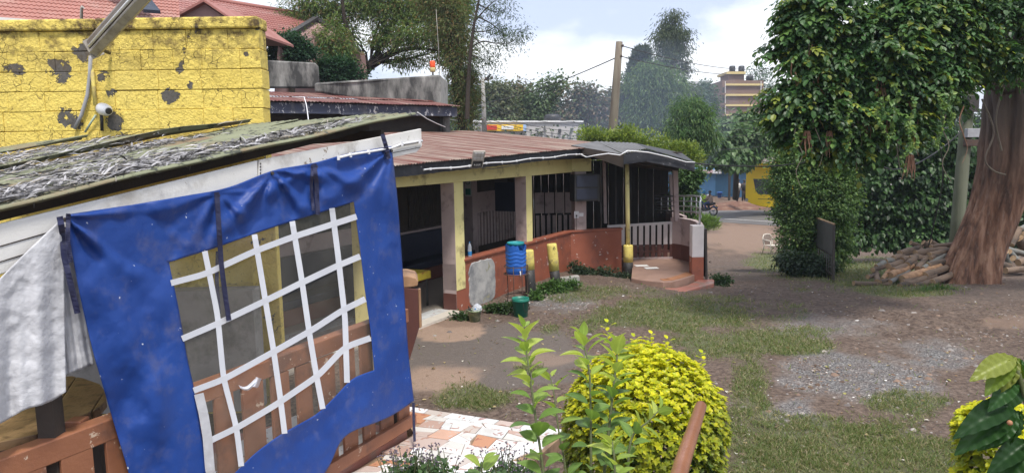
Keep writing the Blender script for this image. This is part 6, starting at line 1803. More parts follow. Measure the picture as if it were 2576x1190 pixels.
def spline(pts, n=10):
    outp = []
    for i in range(len(pts) - 1):
        p0, p1, p2, p3 = pts[max(i - 1, 0)], pts[i], pts[i + 1], pts[min(i + 2, len(pts) - 1)]
        for k in range(n):
            t = k / n
            outp.append(0.5 * ((2 * p1) + (p2 - p0) * t + (2 * p0 - 5 * p1 + 4 * p2 - p3) * t * t + (3 * p1 - p0 - 3 * p2 + p3) * t ** 3))
    return outp + [pts[-1]]
tag(MB().tube(spline(cab), 0.017, 6).build('power_cable', M['wire'], None), 'dark cable sagging from the porch roof to the mossy pole', 'cable')
wire(P(2425, 310, 20.4), P(2240, 345, 14), 0.05, 0.014, 'straight dark wire from the mossy pole into the canopy')
tag(MB().tube(spline([P(2240, 130, 13), P(2350, 330, 15), P(2372, 440, 15.5), P(2350, 560, 16), P(2336, 618, 16.3)]), 0.013, 6).build('guy_wire', M['wire'], None), 'thin guy wire slanting down to the log pile', 'wire')

# ------------------------------------------------------------------ shops across the road
sh = thing('barber_shop', 'small blue painted barber shop with white lettered awning', 'shop', P(1800, 491, 62))
SX = Vector((_RD[0], _RD[1], 0)); SN = Vector((_RN[0], _RN[1], 0))
def shp(o, l, n, z): return o + SX * l + SN * n + Vector((0, 0, z))
def shbox(o, l0, l1, n0, n1, z0, z1, name, mat, par, bev=0.0):
    return MB().hexa([shp(o, l0, n0, z0), shp(o, l1, n0, z0), shp(o, l1, n1, z0), shp(o, l0, n1, z0)], [shp(o, l0, n0, z1), shp(o, l1, n0, z1), shp(o, l1, n1, z1), shp(o, l0, n1, z1)]).build(name, mat, par, bev, fixn=True)
SO = P(1800, 491, 62)
shbox(SO, -6.5, 3.2, 0.0, 3, -0.3, 2.25, 'wall', M['blue_shop'], sh)
shbox(SO, 0.0, 2.0, -0.04, -0.01, 0.0, 1.85, 'door', M['blue_door'], sh)
shbox(SO, -1.7, -1.6, -0.03, -0.005, 0.0, 2.0, 'wall_trim', M['blue_door'], sh)
shbox(SO, -6.8, 3.6, -0.9, 3.2, 2.2, 2.32, 'roof', M['blue_shop'], sh)
aw = shbox(SO, -1.9, 1.1, -1.0, -0.92, 1.92, 2.24, 'awning', M['sign_white'], sh)
text('KINYOZI', 0.34, shp(SO, -0.4, -1.02, 2.07), SX, (0, 0, 1), M['sign_red'], aw)
shbox(SO, 2.3, 2.45, -1.9, -1.75, -0.3, 2.3, 'awning_post', M['dark_metal'], sh)
sb = thing('clothes_stall', 'dark open stall hung with clothes beside the blue shop', 'stall', P(1870, 491, 61))
shbox(SO, 3.3, 9.5, 0.8, 2.5, -0.3, 2.2, 'rear_wall', M['cloth_dark'], sb)
shbox(SO, 3.0, 9.8, -0.6, 2.6, 2.22, 2.32, 'roof', M['dark_metal'], sb)
shbox(SO, 3.1, 4.6, 0.5, 0.75, -0.3, 0.75, 'counter', M['blue_shop'], sb)
for i, mm in enumerate(('cloth_grey', 'cloth_dark', 'cloth_grey', 'cloth_dark', 'cloth_white', 'cloth_dark', 'cloth_grey')):
    l0 = 3.4 + i * 0.62
    o = MB().prism([shp(SO, l0 + a, 0.2, zz) for a, zz in ((0, 1.55), (0.1, 1.75), (0.38, 1.75), (0.48, 1.55), (0.42, 1.5), (0.46, 0.55), (0.30, 0.55), (0.24, 1.1), (0.18, 0.55), (0.02, 0.55), (0.06, 1.5))], SN * 0.06).build('garment', M[mm], None, fixn=True)
    tag(o, '%s garment, %s from the left on the dark clothes stall' % ({'cloth_grey': 'grey', 'cloth_dark': 'black', 'cloth_white': 'white'}[mm], ORD[i]), 'garment', 'clothes on the stall')
bb = P(1810, 498, 57); tag(MB().lathe([(0.14, 0), (0.2, 0.42), (0.22, 0.42), (0.22, 0.46), (0.17, 0.44), (0.13, 0.02)], bb, 16).build('blue_bucket', M['blue_plastic'], None), 'small blue bucket standing outside the blue shop', 'bucket')
# kerb-side planks and dirt mounds
def mound(px, py, d, rx, ry, h, name='earth_mound'):
    p = P(px, py, d); z0 = float(ground_z(p.x, p.y))
    rows = []
    for j in range(13):
        r = j / 12
        rows.append([(p.x + rx * r * math.cos(a), p.y + ry * r * math.sin(a), z0 - 0.05 + h * (1 - r * r) * (0.7 + 0.6 * float(fbm(math.cos(a) * r * 3 + px, math.sin(a) * r * 3, 0, 3)))) for a in np.linspace(0, 2 * math.pi, 25)])
    return MB().grid(rows).build(name, worn('red_earth', (0.17, 0.085, 0.058), (0.12, 0.058, 0.04), (0.22, 0.14, 0.10), 0.95, 3, 2, 0.4, 0.8, 12), None)
tag(mound(1850, 512, 56, 5.5, 2.2, 0.5), kind='structure')

# ------------------------------------------------------------------ yellow bus
bus = thing('yellow_bus', 'bright yellow bus passing on the road, half hidden by the hedge', 'bus', (0, 0, 0))
BO = P(1874, 520, 50.5); BO.z = -1.735
def bq(l, n, z): return BO + SX * l + SN * n + Vector((0, 0, z))
# side outline of the bus: l along the road, z up
side = [(0.05, 0.95), (0.0, 1.3), (0.0, 2.2), (0.03, 3.15), (0.12, 3.42), (0.4, 3.58), (1.2, 3.66), (9.0, 3.66), (9.3, 3.5), (9.3, 0.6), (2.2, 0.55), (1.2, 0.62), (0.5, 0.78)]
MB().prism([bq(l, 0, z) for l, z in side], SN * 2.35).build('body', M['bus_yellow'], bus, 0.06, fixn=True)
MB().prism([bq(l, -0.012, z) for l, z in ((0.6, 2.55), (0.78, 1.75), (1.0, 1.48), (2.0, 1.48), (2.0, 2.55))], SN * 0.02).build('window', M['glass_dark'], bus, fixn=True)
for i in range(5):
    l0 = 2.2 + i * 1.35; MB().prism([bq(l0, -0.012, 1.7), bq(l0 + 1.25, -0.012, 1.7), bq(l0 + 1.25, -0.012, 2.6), bq(l0, -0.012, 2.6)], SN * 0.02).build('window', M['glass_dark'], bus, fixn=True)
MB().prism([bq(-0.012, 0.25, 1.5), bq(-0.012, 2.1, 1.5), bq(-0.012, 2.1, 2.9), bq(-0.012, 0.25, 2.9)], SX * 0.02).build('end_window', M['glass_dark'], bus, fixn=True)
MB().box((0, 0, 0), (0, 0, 0))
for l, z in ((0.12, 1.05),):
    MB().tube([bq(l, -0.015, z), bq(l, 0.02, z)], 0.13, 12).build('tail_lamp', M['grey_metal'], bus)
MB().beam(bq(0.1, -0.012, 3.2), bq(9.0, -0.012, 3.2), 0.02, 0.05).build('roof_trim', M['bus_yellow'], bus, fixn=True)
MB().beam(bq(1.0, -0.012, 1.15), bq(9.0, -0.012, 1.15), 0.02, 0.03).build('side_trim', M['apt_dark'], bus, fixn=True)
for l in (2.4, 7.2):
    for n in (0.1, 2.0):
        w_ = MB().tube([bq(l, n - 0.02, 0.48), bq(l, n + 0.26, 0.48)], 0.48, 20).build('wheel', M['rubber'], bus)
        MB().tube([bq(l, n - 0.03, 0.48), bq(l, n - 0.015, 0.48)], 0.26, 16).build('rim', M['steel'], w_)

# ------------------------------------------------------------------ people: one skinned figure each
def figure(joints, edges, name, mat, parent):
    bm = bmesh.new(); ly = bm.verts.layers.skin.verify()
    vs = {}
    for k, (p, r) in joints.items():
        v = bm.verts.new(p); v[ly].radius = (r, r); vs[k] = v
        if k == 'pelvis': v[ly].use_root = True
    for a, b in edges: bm.edges.new((vs[a], vs[b]))
    me = bpy.data.meshes.new(name); bm.to_mesh(me); bm.free(); me.materials.append(mat)
    o = link(name, me, parent, local=True)
    o.modifiers.new('skin', 'SKIN'); md = o.modifiers.new('sub', 'SUBSURF'); md.levels = 1; md.render_levels = 1
    return o
ED = [('pelvis', 'chest'), ('chest', 'neck'), ('neck', 'head'), ('chest', 'sl'), ('chest', 'sr'), ('sl', 'el'), ('el', 'hl'), ('sr', 'er'), ('er', 'hr'), ('pelvis', 'kl'), ('kl', 'fl'), ('fl', 'tl'), ('pelvis', 'kr'), ('kr', 'fr'), ('fr', 'tr')]
def body(pel, ch, hd, sl, sr, el, er, hl, hr_, kl, kr, fl_, fr, s=1.0):
    V_ = Vector
    ne = V_(ch).lerp(V_(hd), 0.55)
    j = {'pelvis': (pel, .14 * s), 'chest': (ch, .15 * s), 'neck': (tuple(ne), .055 * s), 'head': (hd, .10 * s), 'sl': (sl, .07 * s), 'sr': (sr, .07 * s), 'el': (el, .048 * s), 'er': (er, .048 * s), 'hl': (hl, .04 * s), 'hr': (hr_, .04 * s), 'kl': (kl, .075 * s), 'kr': (kr, .075 * s), 'fl': (fl_, .05 * s), 'fr': (fr, .05 * s)}
    f = lambda p: (p[0], p[1] - 0.13 * s, p[2] - 0.03 * s)
    j['tl'] = (f(fl_), .04 * s); j['tr'] = (f(fr), .04 * s)
    return j
def shell_box(mb, a, b, r):
    mb.tube([a, a.lerp(b, 0.5), b], [r * 0.9, r, r * 0.95], 12)
def walker(p, rz, lab, shirt, trouser, bag, s):
    r = thing('person', lab, 'person', p, rz)
    z = lambda v: tuple(c * s for c in v)
    figure(body(z((0, 0, .92)), z((0, -.03, 1.30)), z((0, -.05, 1.58)), z((-.17, -.02, 1.36)), z((.17, -.02, 1.36)), z((-.22, .02, 1.10)), z((.22, -.06, 1.10)), z((-.20, -.10, .88)), z((.20, -.14, .9)), z((-.09, -.10, .50)), z((.09, .06, .50)), z((-.10, .0, .07)), z((.10, .22, .09)), s), ED, 'body', M['skin'], r)
    MB().tube([z((0, 0, .86)), z((0, -.01, 1.1)), z((0, -.03, 1.33)), z((0, -.03, 1.42))], [.16 * s, .165 * s, .19 * s, .10 * s], 14).build('shirt', shirt, r, local=True)
    mb = MB(); mb.tube([z((0, 0, .98)), z((-.06, 0, .86)), z((-.09, -.10, .50)), z((-.10, 0, .10))], [.14 * s, .12 * s, .085 * s, .07 * s], 10); mb.tube([z((0, 0, .98)), z((.06, 0, .86)), z((.09, .06, .50)), z((.10, .22, .12))], [.14 * s, .12 * s, .085 * s, .07 * s], 10); mb.build('trousers', trouser, r, local=True)
    MB().lathe([(.02, -.02), (.10, 0), (.115, .06), (.09, .12), (.02, .15)], z((0, -.04, 1.60)), 12).build('hair', M['cloth_dark'], r, local=True)
    if bag:
        b_ = MB(); b_.lathe([(.05, -.02), (.15, 0), (.17, .2), (.15, .40), (.05, .44)], z((0, .17, .98)), 12); k_ = b_.build('backpack', bag, r, local=True)
    return r
gp = lambda px, py, d: Vector((P(px, py, d).x, P(px, py, d).y, float(ground_z(P(px, py, d).x, P(px, py, d).y))))
walker(P(1856, 508, 54) * 1.0, 0.3, 'person in white shirt with a red backpack walking past the stall', M['cloth_white'], M['cloth_dark'], M['cloth_red'], 1.0)
walker(P(1871, 507, 53.5) * 1.0, -0.2, 'person in dark clothes standing at the left end of the bus', M['cloth_dark'], M['cloth_dark'], None, 0.95)
# ---- motorcycle with rider and passenger, seen from behind on the road
def motorbike(root, paint):
    for y, n in ((-0.62, 'front'), (0.62, 'rear')):
        w_ = MB(); w_.tube([(0.30 * math.cos(a) * 0 , y + 0.30 * math.cos(a), 0.31 + 0.30 * math.sin(a)) for a in np.linspace(0, 2 * math.pi, 25)], 0.055, 8, cap=False); w_ = w_.build('wheel', M['rubber'], root, local=True)
        mb = MB()
        for k in range(6):
            a = k * math.pi / 3; mb.tube([(0, y, 0.31), (0, y + 0.28 * math.cos(a), 0.31 + 0.28 * math.sin(a))], 0.008, 5)
        mb.tube([(-0.06, y, 0.31), (0.06, y, 0.31)], 0.05, 10); mb.build('spokes', M['steel'], w_, local=True)
    MB().tube([(0, -0.62, 0.31), (0, -0.45, 0.75), (0, -0.38, 1.0)], 0.03, 8).build('fork', M['steel'], root, local=True)
    MB().tube([(-0.36, -0.30, 1.05), (-0.1, -0.40, 1.02), (0.1, -0.40, 1.02), (0.36, -0.30, 1.05)], 0.018, 8).build('handlebar', M['dark_metal'], root, local=True)
    MB().tube([(0, -0.40, 0.80), (0, -0.25, 0.86), (0, 0.0, 0.80)], [0.09, 0.14, 0.10], 12).build('fuel_tank', paint, root, local=True)
    MB().tube([(0, -0.05, 0.80), (0, 0.3, 0.80), (0, 0.75, 0.86)], [0.12, 0.13, 0.09], 10).build('seat', M['black_plastic'], root, local=True)
    MB().tube([(0, -0.25, 0.42), (0, 0.05, 0.40), (0, 0.2, 0.5)], [0.14, 0.15, 0.1], 10).build('engine', M['dark_metal'], root, local=True)
    MB().tube([(0.13, 0.0, 0.33), (0.15, 0.4, 0.33), (0.15, 0.85, 0.42)], [0.03, 0.04, 0.05], 10).build('exhaust', M['steel'], root, local=True)
    MB().box((-0.09, 0.86, 0.62), (0.09, 0.875, 0.74)).build('number_plate', M['sign_yellow'], root, local=True)
    MB().lathe([(0.02, -0.04), (0.09, 0.0), (0.09, 0.06), (0.03, 0.1)], (0, -0.5, 0.92), 12).build('headlamp', M['steel'], root, local=True)
    MB().tube([(0, 0.62, 0.66), (0, 0.95, 0.58)], [0.08, 0.05], 8).build('rear_mudguard', paint, root, local=True)
mp_ = P(1775, 537, 50.5); mp_.z = -1.735
rzb = math.atan2(0.5, 0.86) - 0.0
mc = thing('motorcycle', 'motorcycle carrying two riders on the road', 'motorcycle', mp_, -2.39)
motorbike(mc, M['cloth_blue'])
def seated(loc, rz, yoff, shirt, trouser, lab, helmet):
    r = thing('person', lab, 'person', loc, rz)
    y = yoff
    figure(body((0, y, .93), (0, y - .05, 1.32), (0, y - .06, 1.62), (-.18, y - .04, 1.38), (.18, y - .04, 1.38), (-.27, y - .2, 1.16), (.27, y - .2, 1.16), (-.30, y - .42, 1.08), (.30, y - .42, 1.08), (-.21, y - .38, .82), (.21, y - .38, .82), (-.19, y - .16, .40), (.19, y - .16, .40)), ED, 'body', M['skin'], r)
    MB().tube([(0, y, .88), (0, y - .02, 1.1), (0, y - .05, 1.34), (0, y - .05, 1.44)], [.17, .18, .20, .10], 14).build('jacket', shirt, r, local=True)
    mb = MB()
    for s in (-1, 1): mb.tube([(s * .08, y, .93), (s * .21, y - .38, .84), (s * .20, y - .2, .46)], [.13, .10, .075], 10)
    mb.build('trousers', trouser, r, local=True)
    for s in (-1, 1): MB().tube([(s * .18, y - .04, 1.38), (s * .27, y - .2, 1.16)], [.085, .07], 8).build('sleeve', shirt, r, local=True)
    if helmet: MB().lathe([(.06, -.10), (.135, -.06), (.145, .03), (.12, .12), (.06, .165), (.01, .17)], (0, y - .06, 1.64), 16).build('helmet', helmet, r, local=True)
    else: MB().lathe([(.06, -.02), (.11, 0), (.12, .06), (.08, .12), (.01, .14)], (0, y - .06, 1.63), 14).build('hair', M['cloth_dark'], r, local=True)
    return r
seated(mp_, -2.39, -0.12, M['vest'], M['cloth_blue'], 'motorcycle rider in a yellow green vest and blue helmet', M['helmet'])
seated(mp_, -2.39, 0.38, M['tan_jersey'], M['cloth_blue'], 'bareheaded passenger in tan top behind the motorcycle rider', None)
pk_ = P(1766, 503, 58); pk_.z = float(ground_z(pk_.x, pk_.y))
mc2 = thing('motorcycle', 'blue motorcycle parked in front of the blue shop', 'motorcycle', pk_, 0.9); motorbike(mc2, M['cloth_blue'])
# ------------------------------------------------------------------ plastic chair
ck = P(1941, 638, 31); ck.z = float(ground_z(ck.x, ck.y))
ch_ = thing('plastic_chair', 'white plastic armchair standing on the verge by the hedge', 'chair', ck, 0.35)
MB().hexa([(-.24, -.24, .40), (.24, -.24, .40), (.22, .22, .37), (-.22, .22, .37)], [(-.24, -.24, .43), (.24, -.24, .43), (.22, .22, .40), (-.22, .22, .40)]).build('seat', M['sill_tile'], ch_, 0.01, local=True)
for sx in (-1, 1):
    MB().tube([(sx * .27, -.27, 0), (sx * .245, -.235, .4), (sx * .265, -.22, .62)], [.022, .026, .022], 8).build('leg', M['sill_tile'], ch_, local=True)
    MB().tube([(sx * .25, .32, 0), (sx * .22, .22, .38), (sx * .24, .28, .62)], [.022, .026, .022], 8).build('leg', M['sill_tile'], ch_, local=True)
    MB().tube([(sx * .265, -.24, .62), (sx * .275, 0, .64), (sx * .24, .28, .64)], .025, 8).build('arm', M['sill_tile'], ch_, local=True)
MB().tube([(-.24, .25, .45), (-.25, .30, .7), (-.17, .34, .84), (0, .35, .87), (.17, .34, .84), (.25, .30, .7), (.24, .25, .45)], .024, 8).build('back_frame', M['sill_tile'], ch_, local=True)
for i in range(6):
    x = -.16 + i * .064; MB().tube([(x, .26, .42), (x, .34, .83)], .016, 6).build('back_slat', M['stone'], ch_, local=True)

# ------------------------------------------------------------------ board on iron bars (gate leaf) by the hedge
g1 = P(2096, 722, 17.0); g2 = P(2040, 668, 20.4)
gate = thing('gate_leaf', 'open grey metal gate leaf with solid panel above iron bars', 'gate', g1)
up1, up2 = P(2098, 566, 17.0) - g1, P(2041, 545, 20.4) - g2
m1, m2 = P(2097, 641, 17.0), P(2040, 608, 20.4)
gn = Vector(((g2 - g1).y, -(g2 - g1).x, 0)).normalized()
if gn.y > 0: gn = -gn
MB().prism([m1, m2, g2 + up2, g1 + up1], gn * -0.03).build('solid_panel', worn('board_grey', (0.075, 0.08, 0.078), (0.06, 0.062, 0.06), (0.10, 0.10, 0.095), 0.6, 3, 2, 0.3, 0.1, 40, chips=(0.4, 0.4, 0.38), chip_amt=0.76), gate, 0.004, fixn=True)
MB().beam(g1 + up1 + Vector((0, 0, .02)), g2 + up2 + Vector((0, 0, .02)), 0.05, 0.03).build('top_edge', M['log_end'], gate, fixn=True)
for i in range(12):
    f = i / 11; a = g1.lerp(g2, f); b = m1.lerp(m2, f)
    MB().tube([a, b], 0.013, 6).build('bar', M['dark_metal'], gate)
for f in (0.35, 0.95):
    MB().beam(g1.lerp(m1, f), g2.lerp(m2, f), 0.02, 0.035).build('cross_bar', M['dark_metal'], gate, fixn=True)
MB().beam(g1 - Vector((0, 0, .05)), g1 + up1, 0.05, 0.05, (1, 0, 0)).build('end_post', M['dark_metal'], gate, fixn=True)

# ------------------------------------------------------------------ logs in two piles
def dz_(zy): return 15.9 + (1040 - zy) / 290.0 * 1.5
def zp(zx, zy, d): return P(1894 + zx / 2.547, 315.7 + zy / 2.547, d)
def log(a, b, r, mat, label, group, split=False):
    root = thing('log', label, 'log', a.lerp(b, 0.5), 0, group)
    n = 5
    pts = [a.lerp(b, i / n) + Vector((random.uniform(-1, 1), random.uniform(-1, 1), random.uniform(-1, 1))) * 0.012 * (0 < i < n) for i in range(n + 1)]
    rr = [r * random.uniform(0.93, 1.05) for _ in pts]
    mb = MB().tube(pts, rr, 11, cap=False)
    d = (b - a).normalized()
    mb.build('trunk_piece', mat, root)
    for p, rad, s in ((pts[0], rr[0], -1), (pts[-1], rr[-1], 1)):
        MB().tube([p - d * s * 0.01, p + d * s * 0.002], rad * 0.985, 11, smooth=False).build('cut_end', M['log_end'], root)
L1 = [(645, 1010, 885, 1020, 16, 0), (940, 820, 1070, 785, 20, 0), (1040, 818, 1240, 795, 20, 0), (900, 852, 1040, 800, 18, 0), (955, 862, 1050, 838, 20, 0), (988, 893, 1085, 805, 22, 0), (768, 925, 880, 892, 17, 0), (868, 905, 985, 868, 22, 0), (790, 905, 935, 832, 16, 1), (798, 1000, 786, 942, 18, 0), (830, 985, 880, 920, 14, 2), (880, 962, 1015, 900, 24, 2), (880, 1002, 1000, 932, 14, 1), (955, 985, 1195, 905, 26, 2), (942, 1033, 1165, 962, 20, 0), (1038, 1030, 1180, 992, 18, 0), (1055, 918, 1132, 822, 18, 0), (1090, 918, 1235, 825, 16, 1), (1140, 852, 1240, 802, 14, 0), (1010, 752, 1085, 778, 14, 0), (1090, 750, 1150, 785, 18, 0), (1132, 745, 1175, 772, 20, 0), (1140, 777, 1300, 760, 14, 0), (735, 970, 805, 958, 14, 0), (815, 1002, 905, 985, 14, 0), (960, 1005, 1110, 945, 18, 0), (1120, 900, 1260, 860, 20, 0), (1100, 960, 1240, 915, 22, 0), (1000, 850, 1120, 850, 18, 0), (850, 870, 960, 850, 18, 1), (1130, 830, 1290, 800, 20, 0), (900, 930, 1040, 880, 22, 0), (1150, 1005, 1290, 950, 22, 0)]
L1 = L1[:1] + sorted(L1[1:]); gk = 0; cnt = {'bottom': -1}
for k, (x0, y0, x1, y1, r, c) in enumerate(L1):
    d0, d1 = dz_(y0), dz_(y1) + 0.15
    a, b = zp(x0, y0, d0), zp(x1, y1, d1)
    lay = 'top' if y0 < 800 else ('upper' if y0 < 870 else ('middle' if y0 < 940 else 'bottom'))
    cnt[lay] = cnt.get(lay, 0) + (c == 0)
    lab = 'brown log, %s from the left in the %s layer of the left heap' % (ORD[max(0, cnt[lay] - 1)], lay)
    grp = 'logs heaped left of the trunk'
    if k == 0: lab, grp = 'lone log lying on the grass at the left foot of the heap', None
    if (x0, r) == (955, 26): lab, grp = 'thick orange barkless log near the foot of the heap', None
    if (x0, r) == (798, 18): lab, grp = 'short log standing on end at the left of the heap', None
    if (x0, r) == (880, 24): lab, grp = 'split orange log in the middle of the left heap', None
    if (x0, r) == (830, 14): lab, grp = 'thin orange log low at the left end of the left heap', None
    if c == 1: lab, grp = ORD[gk] + ' grey barked log from the left within the left heap', 'grey logs in the left heap'; gk += 1
    log(a, b, r / 2.547 / 1780 * d0 * 1.05, [M['log_bark'], M['log_grey'], M['raw_wood']][c], lab, grp)
L2 = [(1610, 812, 1645, 950, 24, 1), (1612, 785, 1745, 825, 18, 1), (1640, 810, 1725, 895, 20, 1), (1618, 930, 1760, 915, 20, 0), (1650, 765, 1705, 660, 22, 0), (1700, 720, 1760, 810, 30, 0), (1690, 670, 1780, 640, 16, 1), (1632, 690, 1700, 720, 18, 0), (1668, 850, 1780, 905, 20, 1), (1650, 720, 1780, 760, 24, 0), (1700, 880, 1850, 840, 24, 0), (1740, 700, 1850, 740, 24, 0), (1560, 880, 1640, 905, 24, 0)]
cnt = {}
for x0, y0, x1, y1, r, c in sorted(L2):
    d0 = dz_(y0) + 1.2; a, b = zp(x0, y0, d0), zp(x1, y1, d0 + 0.2)
    key = (('brown', 'grey', 'pale')[c], 'top' if y0 < 730 else ('middle' if y0 < 830 else 'foot'))
    cnt[key] = cnt.get(key, 0) + 1
    log(a, b, r / 2.547 / 1780 * d0 * 1.05, [M['log_bark'], M['log_grey'], M['raw_wood']][c], '%s log, %s such from the left in the %s of the right heap' % (key[0], ORD[cnt[key] - 1], key[1]), 'logs heaped right of the trunk')
# ------------------------------------------------------------------ trees and plants
def B(px, py, d, rx, ry, ry_depth=None):
    """an ellipsoid seen there with those half sizes in the photograph"""
    p = P(px, py, d); s = d / FPX
    return (p.x, p.y, p.z, rx * s, (ry_depth if ry_depth is not None else 0.8 * min(rx, ry)) * s, ry * s)
def pathw(pl, d, d2=None):
    n = len(pl)
    return [P(x, y, d + ((d2 or d) - d) * i / max(1, n - 1)) for i, (x, y) in enumerate(pl)]
G_DEEP = [(0.030, 0.075, 0.018), (0.045, 0.105, 0.025), (0.022, 0.055, 0.018)]
G_OLIVE = [(0.075, 0.115, 0.03), (0.055, 0.095, 0.028), (0.11, 0.13, 0.04), (0.13, 0.085, 0.04)]
G_FRESH = [(0.10, 0.20, 0.04), (0.15, 0.25, 0.05), (0.07, 0.15, 0.035)]
G_BLUE = [(0.045, 0.08, 0.045), (0.06, 0.10, 0.055), (0.035, 0.065, 0.04)]
def tree(name, label, base, trunk, r0, r1, bark, blobs, nclump, per, cr, leaf, tpl, pal, mat='leaf_dull', group=None, limbs=(), **kw):
    root = thing(name, label, 'tree', base, 0, group)
    mb = MB(); n = len(trunk)
    mb.tube(trunk, [r0 + (r1 - r0) * i / (n - 1) for i in range(n)], 10, cap=False)
    for pts, a, b in limbs:
        m_ = len(pts); mb.tube(spline(pts, 4), [a + (b - a) * i / ((m_ - 1) * 4) for i in range((m_ - 1) * 4 + 1)], 7, cap=False)
    # finer boughs reach into the crown
    for bl in blobs:
        t = trunk[-1]
        c = Vector(bl[:3])
        for _ in range(2):
            e = c + Vector((random.uniform(-1, 1) * bl[3], random.uniform(-1, 1) * bl[4], random.uniform(-0.5, 0.9) * bl[5])) * 0.85
            limb(mb, t.lerp(trunk[-2], random.random() * 0.5), e, r1 * 0.28, r1 * 0.05, 0.06, 5, 5)
    mb.build('trunk', M[bark], root)
    crown('crown', blobs, nclump, per, cr, leaf, tpl, pal, M[mat], root, **kw)
    return root
# big spreading tree behind the rear building
d = 30
tr = [P(897, 235, d), P(903, 200, d), P(912, 185, d), P(935, 163, d)]
limbs = [(pathw([(912, 185), (930, 168), (960, 150), (985, 132), (1003, 108), (1012, 80), (1016, 50)], d), .20, .06), (pathw([(903, 195), (900, 160), (893, 125), (880, 90), (868, 55), (862, 10), (855, -30)], d, d - 1), .15, .05),
         (pathw([(985, 132), (1020, 125), (1060, 122), (1100, 128)], d, d - 1), .12, .03), (pathw([(930, 165), (955, 120), (985, 95)], d, d + 1), .10, .03), (pathw([(893, 125), (850, 105), (800, 110), (760, 118)], d), .09, .02), (pathw([(880, 90), (840, 60), (800, 50)], d), .07, .02),
         (pathw([(1012, 80), (1060, 50), (1110, 30)], d), .07, .02), (pathw([(1003, 108), (960, 60), (930, 20)], d), .06, .02)]
tree('spreading_tree', 'wide spreading olive green tree with forked dark limbs behind the roofs', P(897, 330, d), tr, .24, .18, 'bark_dark',
     [B(800, 15, d, 85, 45), B(770, 85, d, 60, 40), B(850, 70, d, 55, 40), B(900, 10, d, 80, 45), B(980, 30, d, 70, 55), B(1060, 20, d, 75, 55), B(1130, 40, d, 60, 60), B(1060, 90, d - 1, 80, 35), B(1130, 120, d, 60, 50), B(960, 95, d, 40, 35), B(730, 70, d, 30, 30), B(1020, 150, d, 60, 18), B(820, 150, d - 3, 60, 35), B(845, 105, d - 3, 50, 40), B(770, 110, d - 3, 50, 40), B(1150, 0, d, 50, 50), B(950, -80, d, 260, 60)],
     2700, 24, 0.42, 0.16, 'lance', [tuple(x * 1.9 for x in q_) for q_ in G_OLIVE], 'leaf_dull', limbs=limbs, shell=0.75, wts=[.4, .3, .2, .1])
# ivy covered tree right of it, sparse twigs against the sky
d = 27
tree('ivy_tree', 'ivy covered tree beside the aerial mast', P(1165, 420, d), [P(1168, 420, d), P(1160, 300, d), P(1140, 180, d), P(1130, 60, d), P(1128, -20, d)], .16, .07, 'bark_dark',
     [B(1130, 60, d, 50, 60), B(1150, 150, d, 45, 50), B(1165, 205, d, 28, 40), B(1170, 275, d, 28, 60), B(1168, 240, d, 26, 50), B(1100, 0, d, 60, 40), B(1180, 190, d, 22, 22)], 800, 22, 0.34, 0.13, 'lance', [(0.15, 0.20, 0.07), (0.11, 0.16, 0.055), (0.22, 0.16, 0.075)], 'leaf_dull', shell=0.6)
d = 26
root = thing('sparse_tree', 'thin sparsely leaved tree reaching right against the sky', 'tree', P(1195, 420, d))
mb = MB()
tips = []
for a, r in (([(1175, 300), (1180, 180), (1190, 80), (1205, 0), (1215, -60)], .10), ([(1185, 120), (1215, 105), (1250, 110), (1290, 105), (1312, 68)], .035), ([(1190, 60), (1225, 20), (1255, -5)], .04), ([(1195, 40), (1235, 60), (1265, 85), (1285, 95)], .03), ([(1183, 140), (1215, 150), (1235, 178)], .025), ([(1200, 10), (1245, 30), (1280, 20)], .03), ([(1190, 80), (1228, 78), (1258, 58)], .03), ([(1188, 90), (1222, 125), (1248, 150)], .025)):
    pts = spline(pathw(a, d), 5); mb.tube(pts, [r * (1 - 0.85 * i / (len(pts) - 1)) for i in range(len(pts))], 6, cap=False)
    tips += [p for i, p in enumerate(pts) if i > len(pts) * 0.35 and r < .1] * 2
    if r >= .1: tips += pts[len(pts) // 2:]
mb.build('trunk', M['bark_dark'], root)
tips = np.array([tuple(t) for t in tips]); tips = np.repeat(tips, 2, axis=0) + RNG.normal(size=(len(tips) * 2, 3)) * 0.2
ps, dr, nr = clump_leaves(tips, unit(RNG.normal(size=tips.shape)), 13, 0.30, 0.5)
link('crown', leaf_mesh('crown', ps, dr, nr, RNG.uniform(0.07, 0.15, len(ps)), 'lance', pick_cols(len(ps), G_BLUE + G_OLIVE[:2]), M['leaf_dull']), root)['kind'] = 'stuff'
# dark flat crowns by the pink gable
d = 25
tree('dark_cypress', 'dark green layered tree in front of the pink gable', P(735, 330, d), [P(735, 330, d), P(735, 180, d), P(738, 110, d)], .12, .06, 'bark_dark', [B(720, 110, d, 50, 22), B(745, 132, d, 55, 20), B(700, 145, d, 35, 16)], 330, 26, 0.25, 0.10, 'blade', [(0.022, 0.07, 0.03), (0.03, 0.085, 0.035)], 'leaf_dull', droop=0.1)
tree('dark_cypress', 'dark green layered tree above the long parapet', P(850, 330, d + 1), [P(850, 330, d + 1), P(848, 230, d + 1), P(845, 190, d + 1)], .12, .06, 'bark_dark', [B(845, 165, d + 1, 45, 18), B(825, 180, d + 1, 40, 16), B(870, 190, d + 1, 45, 16)], 330, 26, 0.25, 0.10, 'blade', [(0.022, 0.07, 0.03), (0.03, 0.085, 0.035)], 'leaf_dull', droop=0.1)
